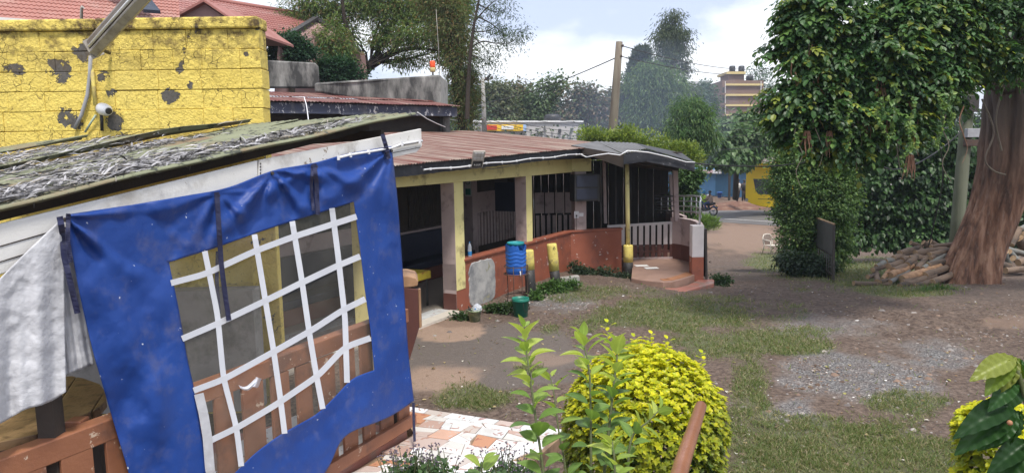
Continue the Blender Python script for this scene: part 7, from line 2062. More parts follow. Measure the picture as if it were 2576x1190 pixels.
# far trees across the road
FAR = [
    ('grey green far tree left of the concrete pole', 1170, 78, [(1165, 250, 40, 55), (1185, 295, 50, 40)], G_BLUE),
    ('open crowned far tree right of the concrete pole', 1245, 80, [(1240, 235, 34, 32), (1255, 275, 40, 45)], [(0.085, 0.09, 0.05), (0.06, 0.08, 0.04)]),
    ('brownish thin crowned far tree', 1300, 84, [(1300, 240, 40, 35), (1310, 285, 45, 40)], [(0.10, 0.085, 0.05), (0.065, 0.085, 0.04)]),
    ('tallest of the far roadside trees left of the leaning pole', 1385, 82, [(1392, 215, 42, 28), (1370, 255, 60, 38), (1400, 290, 70, 40), (1345, 295, 40, 30)], [(0.05, 0.085, 0.035), (0.07, 0.10, 0.045)]),
    ('reddish leaved far tree just left of the leaning pole', 1470, 80, [(1465, 235, 40, 30), (1490, 265, 45, 40), (1450, 290, 45, 30)], [(0.10, 0.075, 0.05), (0.06, 0.08, 0.04)]),
    ('small far tree directly behind the leaning pole', 1545, 90, [(1550, 250, 28, 35), (1560, 300, 40, 30)], [(0.09, 0.075, 0.05), (0.06, 0.08, 0.045)]),
    ('bluish far tree below the tall gum tree', 1790, 120, [(1770, 225, 22, 30), (1785, 265, 24, 40), (1770, 290, 40, 35)], G_BLUE),
    ('round dark tree rising behind the brown apartment block', 1910, 175, [(1915, 195, 38, 40), (1945, 240, 30, 60), (1930, 300, 40, 60)], [(0.04, 0.08, 0.04), (0.055, 0.095, 0.045)]),
    ('dull green tree left of the apartment block', 1745, 115, [(1745, 250, 28, 35), (1740, 300, 35, 40)], G_BLUE),
]
for lab, x, d, bl, pal in FAR:
    tree('far_tree', lab, P(x, 360, d), [P(x, 380, d), P(x, 300, d), P(x, 270, d)], .4, .25, 'bark_dark', [B(*b[:2], d, *b[2:]) for b in bl], 300, 16, 1.0, 0.40, 'blade', [tuple(x * 1.5 for x in q_) for q_ in pal], 'leaf_dull', 'far trees across the road', shell=0.8)
# low far greenery, one mass that closes the view
hx = [B(x, (345 if 1780 < x < 1960 else 318) + 8 * math.sin(x), 95, 60, 34) for x in range(1120, 2600, 70)] + [B(x, 345, 75, 50, 26) for x in range(1140, 1500, 60)]
crown('far_greenery', hx, 1500, 18, 1.2, 0.5, 'blade', [(0.045, 0.08, 0.04), (0.06, 0.10, 0.045), (0.08, 0.11, 0.05)], M['leaf_dull'])
tag([o for o in col.objects if o.name.startswith('far_greenery')][0], 'distant low greenery closing the view along the road', 'greenery', kind='stuff')
# tall gum tree
d = 88
tree('gum_tree', 'tall gum tree with oval crown standing highest in the background', P(1690, 360, d), [P(1692, 380, d), P(1693, 260, d), P(1690, 190, d), P(1690, 110, d)], .35, .2, 'bark',
     [B(1690, 60, d, 30, 36), B(1672, 105, d, 34, 42), B(1708, 105, d, 34, 42), B(1692, 145, d, 46, 36), B(1660, 165, d, 18, 14), B(1722, 175, d, 14, 16), B(1738, 240, d, 20, 30), B(1715, 205, d, 16, 18)], 520, 20, 0.75, 0.40, 'lance', [(0.05, 0.08, 0.035), (0.07, 0.10, 0.04), (0.09, 0.115, 0.055)], 'leaf_dull', shell=0.7, droop=0.9)
# casuarina, feathery
d = 62
root = thing('feathery_pine', 'feathery upright pine left of the gum tree', 'tree', P(1605, 360, d))
mb = MB(); mb.tube(pathw([(1600, 380), (1605, 250), (1615, 130)], d), [.22, .14, .02], 7, cap=False)
cs, dirs_ = [], []
for k in range(170):
    f = RNG.random() ** 0.8; y = 330 - f * 200; x = 1600 + f * 15
    sgn = RNG.choice((-1, 1)); ln_ = (1 - f) * 55 * RNG.uniform(0.4, 1.0) + 6
    a = P(x, y, d); b = P(x + sgn * ln_, y - ln_ * RNG.uniform(0.5, 1.4), d + RNG.uniform(-1.5, 1.5))
    mb.tube([a, a.lerp(b, 0.5) - Vector((0, 0, 0.1)), b], [.04, .025, .008], 4, cap=False)
    for t in np.linspace(0.25, 1, 9): cs.append(tuple(a.lerp(b, t)))
mb.build('trunk', M['bark_dark'], root)
cs = np.array(cs); ps, dr, nr = clump_leaves(cs, unit(RNG.normal(size=cs.shape)), 11, 0.30, -0.6)
link('crown', leaf_mesh('crown', ps, dr, nr, RNG.uniform(0.3, 0.6, len(ps)), 'lance', pick_cols(len(ps), [(0.05, 0.075, 0.045), (0.07, 0.09, 0.055)]), M['leaf_dull']), root)['kind'] = 'stuff'
# smoky mango-like tree in the middle
d = 46
tree('mango_tree', 'dense mid green tree left of the gum trunk with drooping leaves', P(1665, 420, d), [P(1665, 420, d), P(1662, 330, d), P(1660, 250, d)], .25, .15, 'bark_dark',
     [B(1645, 185, d, 36, 30), B(1620, 205, d, 42, 38), B(1685, 215, d, 44, 36), B(1650, 245, d, 70, 45), B(1625, 290, d, 55, 35), B(1690, 290, d, 60, 40), B(1650, 330, d, 55, 35)], 800, 20, 0.60, 0.27, 'lance', [(0.07, 0.13, 0.05), (0.10, 0.17, 0.06), (0.15, 0.22, 0.08)], 'leaf', shell=0.5, droop=0.8)
d = 36
tree('young_mango', 'darker bushy tree standing right in front of the mango', P(1740, 440, d), [P(1735, 440, d), P(1735, 380, d), P(1738, 320, d)], .15, .1, 'bark_dark',
     [B(1728, 275, d, 34, 32), B(1755, 300, d, 40, 40), B(1715, 330, d, 40, 40), B(1760, 345, d, 45, 35), B(1735, 375, d, 50, 30)], 620, 20, 0.44, 0.21, 'lance', [(0.06, 0.13, 0.04), (0.085, 0.17, 0.05), (0.13, 0.21, 0.07)], 'leaf', shell=0.7, droop=0.8)
# broad leaved tree over the shop
d = 48
tree('broad_leaved_tree', 'broad leaved pale green tree hanging over the shop and bus', P(1850, 470, 52), [P(1850, 500, 52), P(1852, 440, 51), P(1860, 380, 50)], .22, .15, 'bark_dark',
     [B(1880, 325, d, 60, 28), B(1830, 350, d, 60, 34), B(1915, 338, d, 50, 32), B(1845, 380, d, 60, 32), B(1800, 378, d, 45, 24), B(1928, 352, d, 40, 24), B(1845, 406, d - 1, 40, 14), B(1790, 365, d, 40, 30), B(1880, 300, d, 30, 12)], 1500, 15, 0.62, 0.33, 'heart', [(0.075, 0.15, 0.05), (0.11, 0.20, 0.075), (0.055, 0.115, 0.035), (0.16, 0.24, 0.11)], 'leaf', shell=0.35, droop=1.0)
# light green bushes behind the porch roof
d = 25
def bush(name, label, base, blobs, nclump, per, cr, leaf, tpl, pal, mat='leaf', cat='bush', **kw):
    root = thing(name, label, cat, base)
    mb = MB()
    for bl in blobs:
        for _ in range(4): limb(mb, Vector(base), Vector(bl[:3]) + Vector((random.uniform(-.6, .6) * bl[3], random.uniform(-.6, .6) * bl[4], random.uniform(-.3, .7) * bl[5])), 0.02, 0.005, 0.05, 4, 5)
    mb.build('stems', M['twig'], root)
    crown('foliage', blobs, nclump, per, cr, leaf, tpl, pal, M[mat], root, **kw)
    return root
bush('pale_bush', 'bright pale green bush showing above the porch roof', P(1600, 480, d), [B(1500, 350, d, 35, 22), B(1545, 352, d, 45, 26), B(1600, 360, d, 50, 28), B(1655, 375, d, 45, 30), B(1700, 385, d, 40, 30), B(1735, 400, d, 30, 26), B(1560, 400, d, 90, 40), B(1575, 335, d, 15, 22), B(1480, 340, d, 20, 14), B(1728, 380, d, 22, 26)],
     700, 20, 0.26, 0.10, 'blade', [(0.20, 0.27, 0.055), (0.26, 0.32, 0.08), (0.13, 0.20, 0.04)], droop=-0.6, shell=0.9)
bush('dark_bush', 'dark green shrub behind the silver balustrade', P(1735, 570, 22.5), [B(1725, 450, 22.5, 28, 32), B(1722, 500, 22.5, 24, 40), B(1712, 515, 22.5, 30, 50), B(1748, 440, 22.5, 18, 14)], 500, 24, 0.18, 0.10, 'blade', [(0.04, 0.09, 0.025), (0.06, 0.13, 0.035), (0.09, 0.17, 0.05)])
bush('grass_clump', 'bright green weed clump at the road edge beside the porch', P(1768, 575, 33), [B(1768, 563, 33, 36, 16), B(1745, 560, 34, 28, 18)], 200, 26, 0.22, 0.20, 'grass', [(0.14, 0.24, 0.05), (0.19, 0.29, 0.07), (0.10, 0.17, 0.04)], 'grass', 'weeds', droop=-0.8)

# ------------------------------------------------------------------ vine covered pillar, hedge
d = 19.8
vp = bush('vine_pillar', 'thick column of climbing vine standing beside the driveway', P(2045, 690, d), [B(2020, 405, d, 80, 45), B(2075, 405, d, 70, 50), B(2038, 465, d, 105, 70), B(2085, 500, d, 65, 80), B(2035, 530, d, 85, 60), B(2050, 590, d, 95, 60), B(2070, 640, d, 70, 50), B(1990, 425, d, 48, 40)],
     3000, 20, 0.17, 0.065, 'oval', [(0.10, 0.19, 0.055), (0.15, 0.25, 0.075), (0.06, 0.13, 0.04), (0.23, 0.33, 0.10)], 'leaf_gloss', 'vine', shell=0.3, wts=[.35, .3, .25, .1])
bush('dark_shrub', 'low bluish dark shrub at the foot of the vine pillar', P(2040, 700, 18.6), [B(2015, 665, 18.6, 50, 28), B(2055, 672, 18.4, 40, 26), B(1985, 655, 19, 30, 22)], 420, 22, 0.14, 0.075, 'oval', [(0.028, 0.055, 0.03), (0.04, 0.075, 0.04), (0.06, 0.09, 0.055)], 'leaf_gloss')
d = 25
hedge_blobs = [B(x, 365 + 12 * math.sin(x * 0.05), d, 60, 45, 45) for x in range(2150, 2700, 70)] + [B(x, 440, d, 60, 50, 45) for x in range(2120, 2700, 70)] + [B(x, 520, d, 60, 55, 40) for x in range(2120, 2700, 75)] + [B(x, 590, d, 55, 38, 40) for x in range(2130, 2700, 80)]
bush('hedge', 'tall dark hedge of heart leaved climbers behind the log heap', P(2320, 640, d), hedge_blobs, 2900, 16, 0.30, 0.15, 'heart', [(0.03, 0.075, 0.022), (0.045, 0.105, 0.03), (0.022, 0.05, 0.018), (0.075, 0.15, 0.045)], 'leaf_gloss', 'hedge', shell=0.35, droop=0.9)
# pale wall beyond the hedge
tag(MB().prism([P(2160, 330, 40), P(2700, 330, 40), P(2700, 500, 40), P(2160, 500, 40)], (0, 0.3, 0)).build('compound_wall', M['pale_wall'], None, fixn=True), 'pale wall glimpsed beyond the hedge and canopy', 'wall')

# ------------------------------------------------------------------ the great tree on the right
d = 16.6
gtr = thing('great_tree', 'huge fluted tree with leaning reddish trunk and overhanging creeper laden canopy', 'tree', P(2425, 735, d))
def trunk_mesh():
    ctr = spline(pathw([(2426, 770), (2430, 735), (2446, 680), (2476, 600), (2512, 510), (2538, 410), (2552, 300), (2558, 180), (2562, 60), (2566, -80), (2580, -300)], d), 6)
    rad = np.interp(np.linspace(0, 1, len(ctr)), [0, 0.06, 0.15, 0.28, 0.42, 0.55, 0.8, 1.0], [1.12, 0.86, 0.62, 0.51, 0.52, 0.58, 0.66, 0.62])
    n = 140; rows = []
    for i, (c, r) in enumerate(zip(ctr, rad)):
        f = i / (len(ctr) - 1); row = []
        for k in range(n + 1):
            a = 2 * math.pi * k / n
            tw = a + 1.2 * f
            jt = 1.6 * (float(fbm(math.cos(tw) * 1.5 + 5, math.sin(tw) * 1.5, c.z * 0.7, 2)) - 0.5)
            fl_ = 0.075 * (1 - 2 * abs(math.sin(tw * 2.5 + 0.6 + jt))) + 0.085 * (0.6 - 1.2 * abs(math.sin(tw * 5 + 2 + 2 * jt))) + 0.035 * (0.6 - 1.2 * abs(math.sin(tw * 10 + 4 * jt)))
            fl_ = -fl_ * (2.1 - 1.2 * f) + 0.26 * max(0, 0.14 - f) / 0.14 * math.sin(tw * 7)
            fl_ += 0.12 * (float(fbm(math.cos(a) * 2, math.sin(a) * 2, c.z * 1.2, 3)) - 0.5) + 0.16 * (float(fbm(math.cos(tw) * 5.5 + 3, math.sin(tw) * 5.5, c.z * 0.9, 3)) - 0.5)
            rr = r * (1 + fl_)
            row.append((c.x + rr * math.cos(a), c.y + 0.85 * rr * math.sin(a), c.z))
        rows.append(row)
    return MB().grid(rows)
def mat_trunk():
    m, t, b, o = new_mat('great_bark')
    v = coords(t, (1, 1, 0.16), rnd=False)
    n1 = noise(t, v, 7, 6, 0.65); n2 = noise(t, v, 24, 5, 0.65)
    c = ramp(t, n1, [(0.36, (0.075, 0.036, 0.024)), (0.5, (0.20, 0.10, 0.062)), (0.64, (0.34, 0.20, 0.135))])
    c = mixc(t, ramp(t, n2, [(0.55, 0), (0.75, 0.6)]), c, (0.33, 0.26, 0.21))
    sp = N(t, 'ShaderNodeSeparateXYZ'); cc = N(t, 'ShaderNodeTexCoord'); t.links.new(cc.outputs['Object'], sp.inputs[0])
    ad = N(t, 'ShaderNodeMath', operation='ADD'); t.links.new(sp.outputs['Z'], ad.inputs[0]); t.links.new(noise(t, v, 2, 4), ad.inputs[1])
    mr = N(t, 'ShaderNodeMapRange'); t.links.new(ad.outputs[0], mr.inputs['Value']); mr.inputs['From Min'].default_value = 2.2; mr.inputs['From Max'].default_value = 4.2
    c = mixc(t, mr.outputs['Result'], c, mixc(t, n1, (0.06, 0.045, 0.038), (0.12, 0.09, 0.075)))  # upper trunk darker: the canopy's shade put into the bark colour
    setc(t, b, c); b.inputs['Roughness'].default_value = 0.88
    bump(t, b, mixc(t, 0.5, n1, n2), 0.9, 0.05)
    return m
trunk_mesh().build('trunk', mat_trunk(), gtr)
# limbs carrying the canopy
for pl, d0, d1, a, b in (([(2550, 100), (2450, 40), (2330, 20), (2200, 60), (2080, 120)], 16.6, 11.5, .34, .05), ([(2540, 220), (2440, 190), (2340, 200), (2250, 240), (2150, 300)], 16.4, 12, .2, .03), ([(2556, 0), (2480, -120), (2330, -160), (2150, -120)], 16.6, 11.5, .34, .06), ([(2560, 60), (2620, -100), (2700, -250)], 16.6, 15, .4, .1), ([(2548, 150), (2600, 60), (2680, 20)], 16.2, 13, .2, .04)):
    pts = spline(pathw(pl, d0, d1), 6); MB().tube(pts, [a + (b - a) * i / (len(pts) - 1) for i in range(len(pts))], 10, cap=False).build('limb', M['bark_dark'], gtr)
d = 11.6
can = [B(2030, 80, d, 55, 70), B(2080, 30, d, 90, 70), B(2060, 170, d, 110, 70), B(1985, 170, d, 45, 30), B(2010, 250, d, 75, 60), B(2090, 280, d, 110, 80), B(2055, 325, d, 90, 40), B(2130, 345, d, 75, 48), B(2190, 130, d, 120, 100), B(2220, 260, d, 90, 80), B(2175, 372, d, 45, 26), B(2290, 60, d, 110, 90),
       B(2320, 180, d, 80, 70), B(2260, 320, d, 55, 55), B(2400, 40, d, 110, 70), B(2440, 105, d, 60, 40), B(2520, 20, d, 90, 60), B(2560, 110, d, 40, 60), B(2350, 240, d + .6, 45, 55), B(1955, 130, d, 22, 14), B(2390, 110, d, 60, 50), B(2480, 150, d + 1.5, 60, 45), B(2545, 170, d + 1.8, 45, 40)]
over = [B(2500, -480, 13.5, 260, 170), B(2300, -430, 13, 240, 150), B(2720, -380, 14, 260, 200), B(2150, -120, 12, 200, 110), B(2400, -130, 12.5, 250, 110), B(2700, -60, 13, 200, 150), B(2600, -300, 15, 400, 150), B(2300, -320, 14, 350, 120), B(2850, 150, 14, 120, 200)]
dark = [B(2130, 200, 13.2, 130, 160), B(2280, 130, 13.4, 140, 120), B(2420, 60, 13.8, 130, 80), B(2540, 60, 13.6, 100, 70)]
PAL = [(0.04, 0.10, 0.03), (0.06, 0.14, 0.04), (0.11, 0.20, 0.05), (0.24, 0.29, 0.05), (0.035, 0.085, 0.04), (0.11, 0.19, 0.09)]
WTS = [.24, .26, .19, .10, .10, .11]
def sprigs(blobs, nsp, shell, leaf, jit=0.3):
    """sprigs of drooping leaflets set in pairs along a short stalk"""
    c, u = blob_clumps(blobs, nsp, shell)
    q = fbm(c[:, 0] * 1.1, c[:, 1] * 1.1, c[:, 2] * 2.3, 3)
    kp = RNG.random(len(c)) < sst((q - 0.42) / 0.10) + 0.04
    c, u = c[kp], u[kp]
    k = 9
    horiz = unit(u * np.array([1, 1, 0.25]) + 0.5 * rvec(len(c)) * np.array([1, 1, 0.2]) + np.array([0, 0, 0.12]))
    side = unit(np.cross(horiz, np.array([0, 0, 1.0])))
    pos, dr, nr, tone = [], [], [], []
    ln_ = RNG.uniform(0.22, 0.42, len(c))
    tn = RNG.choice(len(PAL), len(c), p=WTS); br = RNG.uniform(0.7, 1.3, len(c))
    for i in range(k):
        f = (i // 2 + 0.6) / 5.0
        sg = (1 if i % 2 else -1) if i < k - 1 else 0
        p = c + horiz * (ln_ * f)[:, None] + np.array([0, 0, -1]) * (ln_ * 0.55 * f * f)[:, None]
        dd = unit(horiz * 0.55 + side * sg * 0.75 + np.array([0, 0, -0.55]) + 0.34 * rvec(len(c)))
        pos.append(p); dr.append(dd); nr.append(unit(np.array([0, 0, 1.0]) + 0.45 * u + 0.25 * rvec(len(c)))); tone.append((np.array(PAL)[tn] * br[:, None]) * (1 + RNG.uniform(-.15, .15, (len(c), 1))))
    pos, dr, nr, tone = (np.concatenate(a) for a in (pos, dr, nr, tone))
    return pos, dr, nr, leaf * (1 + RNG.uniform(-jit, jit, len(pos))) * np.tile(RNG.uniform(0.6, 1.25, len(c)), k), tone
ps, dr, nr, sz, cl_ = sprigs(can, 9500, 0.45, 0.098)
# the 300 leaves that show largest are leaves of their own
depth = ps[:, 1]
px_, py_ = pix(ps[:, 0], ps[:, 1], ps[:, 2])
ok = (px_ > 1940) & (px_ < 2560) & (py_ > 10) & (py_ < 430)
score = np.where(ok, depth - sz * 8, 1e9); idx = np.argsort(score)[:290]
mask = np.ones(len(ps), bool); mask[idx] = False
def leaf_protos(tpl, pal, mat, n, name):
    outm = []
    for i in range(n):
        c = np.array([pal[i % len(pal)]]) * RNG.uniform(0.85, 1.15)
        outm.append(leaf_mesh(name, np.zeros((1, 3)), np.array([[1.0, 0, 0]]), np.array([[0, 0, 1.0]]), np.array([1.0]), tpl, np.clip(c, 0, 1), mat))
    return outm
def place_leaf(name, me, p, dx, nn_, s, parent):
    x = Vector(dx).normalized(); z = Vector(nn_); y = z.cross(x).normalized(); z = x.cross(y)
    m = Matrix((x * s, y * s, z * s)).transposed().to_4x4(); m.translation = Vector(p)
    o = bpy.data.objects.new(name, me); col.objects.link(o); o.parent = parent
    o.matrix_parent_inverse = world_of(parent).inverted(); o.matrix_basis = m
    return o
LP = leaf_protos('oval', PAL[:4] + PAL[1:3], M['leaf_gloss'], 8, 'leaf')
for i in idx: place_leaf('leaf', random.choice(LP), ps[i], dr[i], nr[i], sz[i], gtr)
link('canopy', leaf_mesh('canopy', ps[mask], dr[mask], nr[mask], sz[mask], 'oval', cl_[mask], M['leaf_gloss']), gtr)['kind'] = 'stuff'
ps, dr, nr, sz, cl_ = sprigs(over, 2200, 0.5, 0.17)
link('upper_canopy', leaf_mesh('upper_canopy', ps, dr, nr, sz, 'blade', cl_, M['leaf_gloss']), gtr)['kind'] = 'stuff'
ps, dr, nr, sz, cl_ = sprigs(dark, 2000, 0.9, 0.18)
link('inner_canopy', leaf_mesh('inner_canopy', ps, dr, nr, sz, 'blade', cl_ * 0.8, M['leaf_dull']), gtr)['kind'] = 'stuff'  # inner leaves darkened, depth shade put into their colour
# hanging creepers and dry bunches
for k in range(26):
    x = random.uniform(1990, 2460); y0 = random.uniform(60, 300); L_ = random.uniform(60, 190)
    pts = spline([P(x + random.uniform(-14, 14) * (i > 0), y0 + L_ * i / 4, 11.2) for i in range(5)], 4)
    MB().tube(pts, [0.012 * (1 - 0.7 * i / (len(pts) - 1)) for i in range(len(pts))], 5, cap=False).build('creeper', M['bark_red'] if k % 3 == 0 else M['pole_wood'], gtr)
for x, y in ((2085, 330), (2180, 300), (2240, 285), (2290, 390), (2030, 330), (2215, 195)):
    mb = MB()
    for _ in range(9):
        a = P(x + random.uniform(-8, 8), y, 11.2); b = a + Vector((random.uniform(-.06, .06), random.uniform(-.05, .05), -random.uniform(.2, .42))); mb.tube([a, a.lerp(b, .5) + Vector((random.uniform(-.03, .03), 0, 0)), b], [.008, .012, .004], 4, cap=False)
    mb.build('seed_pods', M['bark_red'], gtr)
for k in range(12):
    x = random.uniform(2010, 2450); y0 = random.uniform(150, 330); L_ = random.uniform(60, 150); dd_ = random.uniform(10.6, 11.4)
    pts = spline([P(x + random.uniform(-16, 16) * (i > 0), y0 + L_ * i / 4, dd_) for i in range(5)], 6)
    mb = MB().tube(pts, 0.005, 4, cap=False); st_ = mb.build('leafy_string', M['twig'], gtr)
    q = np.repeat(np.array([tuple(p) for p in pts]), 3, axis=0); dr = unit(rvec(len(q)) + np.array([0, 0, -.4]))
    link('string_leaves', leaf_mesh('string_leaves', q, dr, unit(rvec(len(q)) + np.array([0, -.6, .6])), RNG.uniform(.035, .075, len(q)), 'heart', pick_cols(len(q), [(0.15, 0.26, 0.08), (0.22, 0.32, 0.09), (0.09, 0.18, 0.06)]), M['leaf']), st_)
# pale loop of liana down the trunk
for pl in ([(2470, 250), (2500, 330), (2478, 400), (2500, 430), (2530, 440)], [(2520, 380), (2505, 300), (2525, 220)]):
    MB().tube(spline(pathw(pl, 15.6), 6), 0.018, 6, cap=False).build('liana', M['pole_wood'], gtr)

# ------------------------------------------------------------------ foreground plants
def dome_shrub(name, label, c, r, h, n, leaf, pal_top, pal_low, fr):
    root = thing(name, label, 'shrub', c)
    u = rvec(n)
    zz = RNG.random(n) ** 0.8
    a = RNG.random(n) * 2 * math.pi
    # surface: upright barrel with a domed top
    t = RNG.random(n)
    top = t < 0.5
    th = np.arccos(1 - RNG.random(n) * 1.0)
    hgt = np.where(top, 1 + np.cos(th), zz)
    wob = 1 + 0.24 * (fbm(np.cos(a) * np.sin(th) * 3.2 + 4, np.sin(a) * np.sin(th) * 3.2, hgt * 2.4, 3) - 0.5)
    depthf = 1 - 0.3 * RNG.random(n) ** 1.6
    x = np.where(top, np.sin(th) * np.cos(a), np.cos(a) * (1 - 0.12 * (1 - zz))) * r * wob * depthf
    y = np.where(top, np.sin(th) * np.sin(a), np.sin(a) * (1 - 0.12 * (1 - zz))) * r * wob * depthf
    hz = h - fr
    z = np.where(top, hz + np.cos(th) * fr * wob * depthf, hz * zz)
    pos = np.array(c)[None] + np.stack([x, y, z], -1)
    outw = unit(np.stack([x, y, np.where(top, np.cos(th) * r, 0.05)], -1))
    per = 5
    pos = np.repeat(pos, per, axis=0); ow = np.repeat(outw, per, axis=0)
    ang = np.tile(np.arange(per) * 2 * math.pi / per, n) + np.repeat(RNG.random(n) * 6, per)
    up_ = unit(ow * 0.8 + np.array([0, 0, 0.75]) + 0.3 * np.repeat(rvec(n), per, axis=0))
    e1 = unit(np.cross(up_, np.array([0.3, 0.5, 0.2]))); e2 = np.cross(up_, e1)
    d_ = unit(up_ * 0.55 + e1 * np.cos(ang)[:, None] + e2 * np.sin(ang)[:, None])
    nr_ = unit(up_ - d_ * (np.sum(up_ * d_, -1, keepdims=True)))
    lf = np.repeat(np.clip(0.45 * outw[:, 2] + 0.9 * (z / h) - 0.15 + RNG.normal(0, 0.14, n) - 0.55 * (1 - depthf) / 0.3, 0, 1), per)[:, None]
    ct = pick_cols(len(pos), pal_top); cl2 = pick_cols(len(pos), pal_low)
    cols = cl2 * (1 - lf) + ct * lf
    me = leaf_mesh('foliage', pos, d_, nr_, leaf * RNG.uniform(0.6, 1.25, len(pos)), 'oval', cols, M['leaf'])
    link('foliage', me, root)['kind'] = 'stuff'
    # dark woody inside
    mb = MB()
    for k in range(26):
        an = k * 2.4; e = Vector(c) + Vector((math.cos(an) * r * .75, math.sin(an) * r * .75, h * random.uniform(.5, .9)))
        limb(mb, Vector(c), e, 0.02, 0.006, 0.05, 4, 5)
    mb.build('stems', M['bark_dark'], root)
    return root
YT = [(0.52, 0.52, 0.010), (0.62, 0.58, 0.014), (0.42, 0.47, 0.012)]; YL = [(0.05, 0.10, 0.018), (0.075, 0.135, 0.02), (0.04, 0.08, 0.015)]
sc_ = P(1622, 1000, 5.15); sc_.z = float(ground_z(sc_.x, sc_.y))
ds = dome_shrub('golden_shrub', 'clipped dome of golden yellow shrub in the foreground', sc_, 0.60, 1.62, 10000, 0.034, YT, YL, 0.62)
# shoots standing out of the top
for px, py, h in ((1640, 850, .05), (1680, 862, .05), (1765, 900, .06), (1530, 835, .12), (1600, 855, .04)):
    c = P(px, py, 5.1); k = 10
    zz = np.linspace(-0.12, h * 0.6, k); pos = np.array([[c.x + RNG.normal(0, .01), c.y, c.z + z_] for z_ in zz]); an = np.arange(k) * 2.3
    dr_ = unit(np.stack([np.cos(an), np.sin(an), np.full(k, .6)], -1))
    link('shoot', leaf_mesh('shoot', pos, dr_, unit(np.stack([-np.cos(an) * .4, -np.sin(an) * .4, np.ones(k)], -1)), 0.05, 'oval', pick_cols(k, YT), M['leaf']), ds)
s2 = P(2522, 1100, 3.6)
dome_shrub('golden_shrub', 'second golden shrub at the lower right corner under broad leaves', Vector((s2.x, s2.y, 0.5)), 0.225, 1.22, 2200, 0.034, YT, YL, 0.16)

# saplings: stems with single leaves as parts
SAP = [(0.27, 0.38, 0.08), (0.36, 0.46, 0.10), (0.17, 0.28, 0.07), (0.42, 0.50, 0.12), (0.12, 0.21, 0.06)]
SLP = leaf_protos('oval', SAP, M['leaf'], 10, 'leaf')
def big_leaf(name, c1, c2, bend=0.25, fold=0.16, nseg=10, wdt=0.30, vein=0.012):
    """a leaf with a midrib, side veins pressed in and a drooping tip"""
    rows = []
    cols_ = []
    for i in range(nseg + 1):
        f = i / nseg
        w_ = wdt * (math.sin(math.pi * min(1, f * 0.97 + 0.015) ** 0.85)) ** 0.9
        row = []
        for j in range(-4, 5):
            g = j / 4
            z = fold * abs(g) * w_ - bend * f * f + vein * math.cos(2 * math.pi * (f * 7 - abs(g) * 1.1)) * abs(g) ** 0.5 * (1 if w_ > .04 else 0)
            row.append((f, g * w_, z))
        rows.append(row)
    mb = MB().grid(rows)
    me = mb.mesh(name, M['leaf_gloss'])
    at = me.color_attributes.new('col', 'FLOAT_COLOR', 'POINT')
    cc = np.ones((len(mb.v), 4), np.float32)
    for k, v in enumerate(mb.v):
        g = abs((k % 9) - 4) / 4; f = v[0]
        rib = 1.25 if g == 0 else 1.0
        mixv = 0.5 + 0.5 * math.sin(f * 40 - g * 7)
        cc[k, :3] = [min(1, (c1[i] * (1 - 0.25 * mixv) + c2[i] * 0.25 * mixv) * rib) for i in range(3)]
    at.data.foreach_set('color', cc.ravel())
    return me
SLEAF = [big_leaf('leaf', c, tuple(x * 0.7 for x in c), random.uniform(.15, .4), random.uniform(.2, .5), 8, random.uniform(.28, .36), 0.006) for c in SAP + SAP]
def sapling(label, pl, d0, d1, nleaf, leaf, rad, tilt=1.0, pal=None, top_bias=0.0, group=None):
    base = P(*pl[0], d0)
    root = thing('sapling', label, 'plant', base)
    pts = spline(pathw(pl, d0, d1), 6)
    MB().tube(pts, [rad * (1 - 0.6 * i / (len(pts) - 1)) for i in range(len(pts))], 8).build('stem', M['twig'], root)
    for k in range(nleaf):
        f = (k + 0.5) / nleaf; i = min(len(pts) - 2, int(f * (len(pts) - 1))); p = pts[i].lerp(pts[i + 1], f * (len(pts) - 1) - i)
        ax = (pts[i + 1] - pts[i]).normalized()
        an = k * 2.4 + random.uniform(-.4, .4)
        e1 = ax.cross(Vector((0, 1, 0.1))).normalized(); e2 = ax.cross(e1)
        upw = random.uniform(0.3, 0.95) + 0.8 * max(0, f - 0.8) / 0.2
        dx = (e1 * math.cos(an) + e2 * math.sin(an) * 0.8 + ax * upw).normalized()
        nn_ = (ax * 1.0 - dx * 0.2 + Vector((random.uniform(-.3, .3), -0.35, random.uniform(-.2, .3)))).normalized()
        s = leaf * random.uniform(0.75, 1.2) * (1 - 0.45 * max(0, f - 0.85) / 0.15)
        light = f > 0.55
        me = SLEAF[random.choice((0, 1, 3, 5, 6, 8) if light else (2, 4, 7, 9, 0))]
        st_ = p + dx * 0.012
        place_leaf('leaf', me, st_, dx, nn_, s, root)
    return root
sapling('tallest pale sapling rising in front of the mosaic terrace', [(1385, 1420), (1368, 1200), (1350, 1070), (1335, 960), (1324, 880), (1318, 825)], 2.35, 2.6, 42, 0.085, 0.006)
sapling('slim sapling rising left of the golden shrub with thin bare top', [(1490, 1420), (1487, 1190), (1486, 1050), (1483, 940), (1472, 880), (1465, 845)], 2.5, 2.7, 30, 0.082, 0.006)
sapling('sapling standing before the golden shrub with leafy crown', [(1500, 1420), (1520, 1190), (1535, 1050), (1545, 960), (1552, 900), (1552, 855)], 2.55, 2.8, 50, 0.080, 0.007)
sapling('short sapling stem between terrace and tall sapling', [(1440, 1420), (1425, 1200), (1405, 1080), (1395, 1000), (1385, 950)], 2.5, 2.7, 18, 0.075, 0.005)
sapling('low sapling with outstretched twig under the golden shrub', [(1590, 1420), (1580, 1200), (1590, 1100), (1630, 1060), (1660, 1030)], 2.4, 2.5, 22, 0.07, 0.006)
sapling('pale seedling at the lower edge between the weeds', [(1215, 1320), (1213, 1230), (1212, 1160)], 2.6, 2.6, 10, 0.09, 0.006)
sapling('pale leafy shoots at the bottom below the golden shrub', [(1560, 1380), (1550, 1250), (1545, 1150), (1540, 1110)], 2.2, 2.3, 20, 0.075, 0.006)
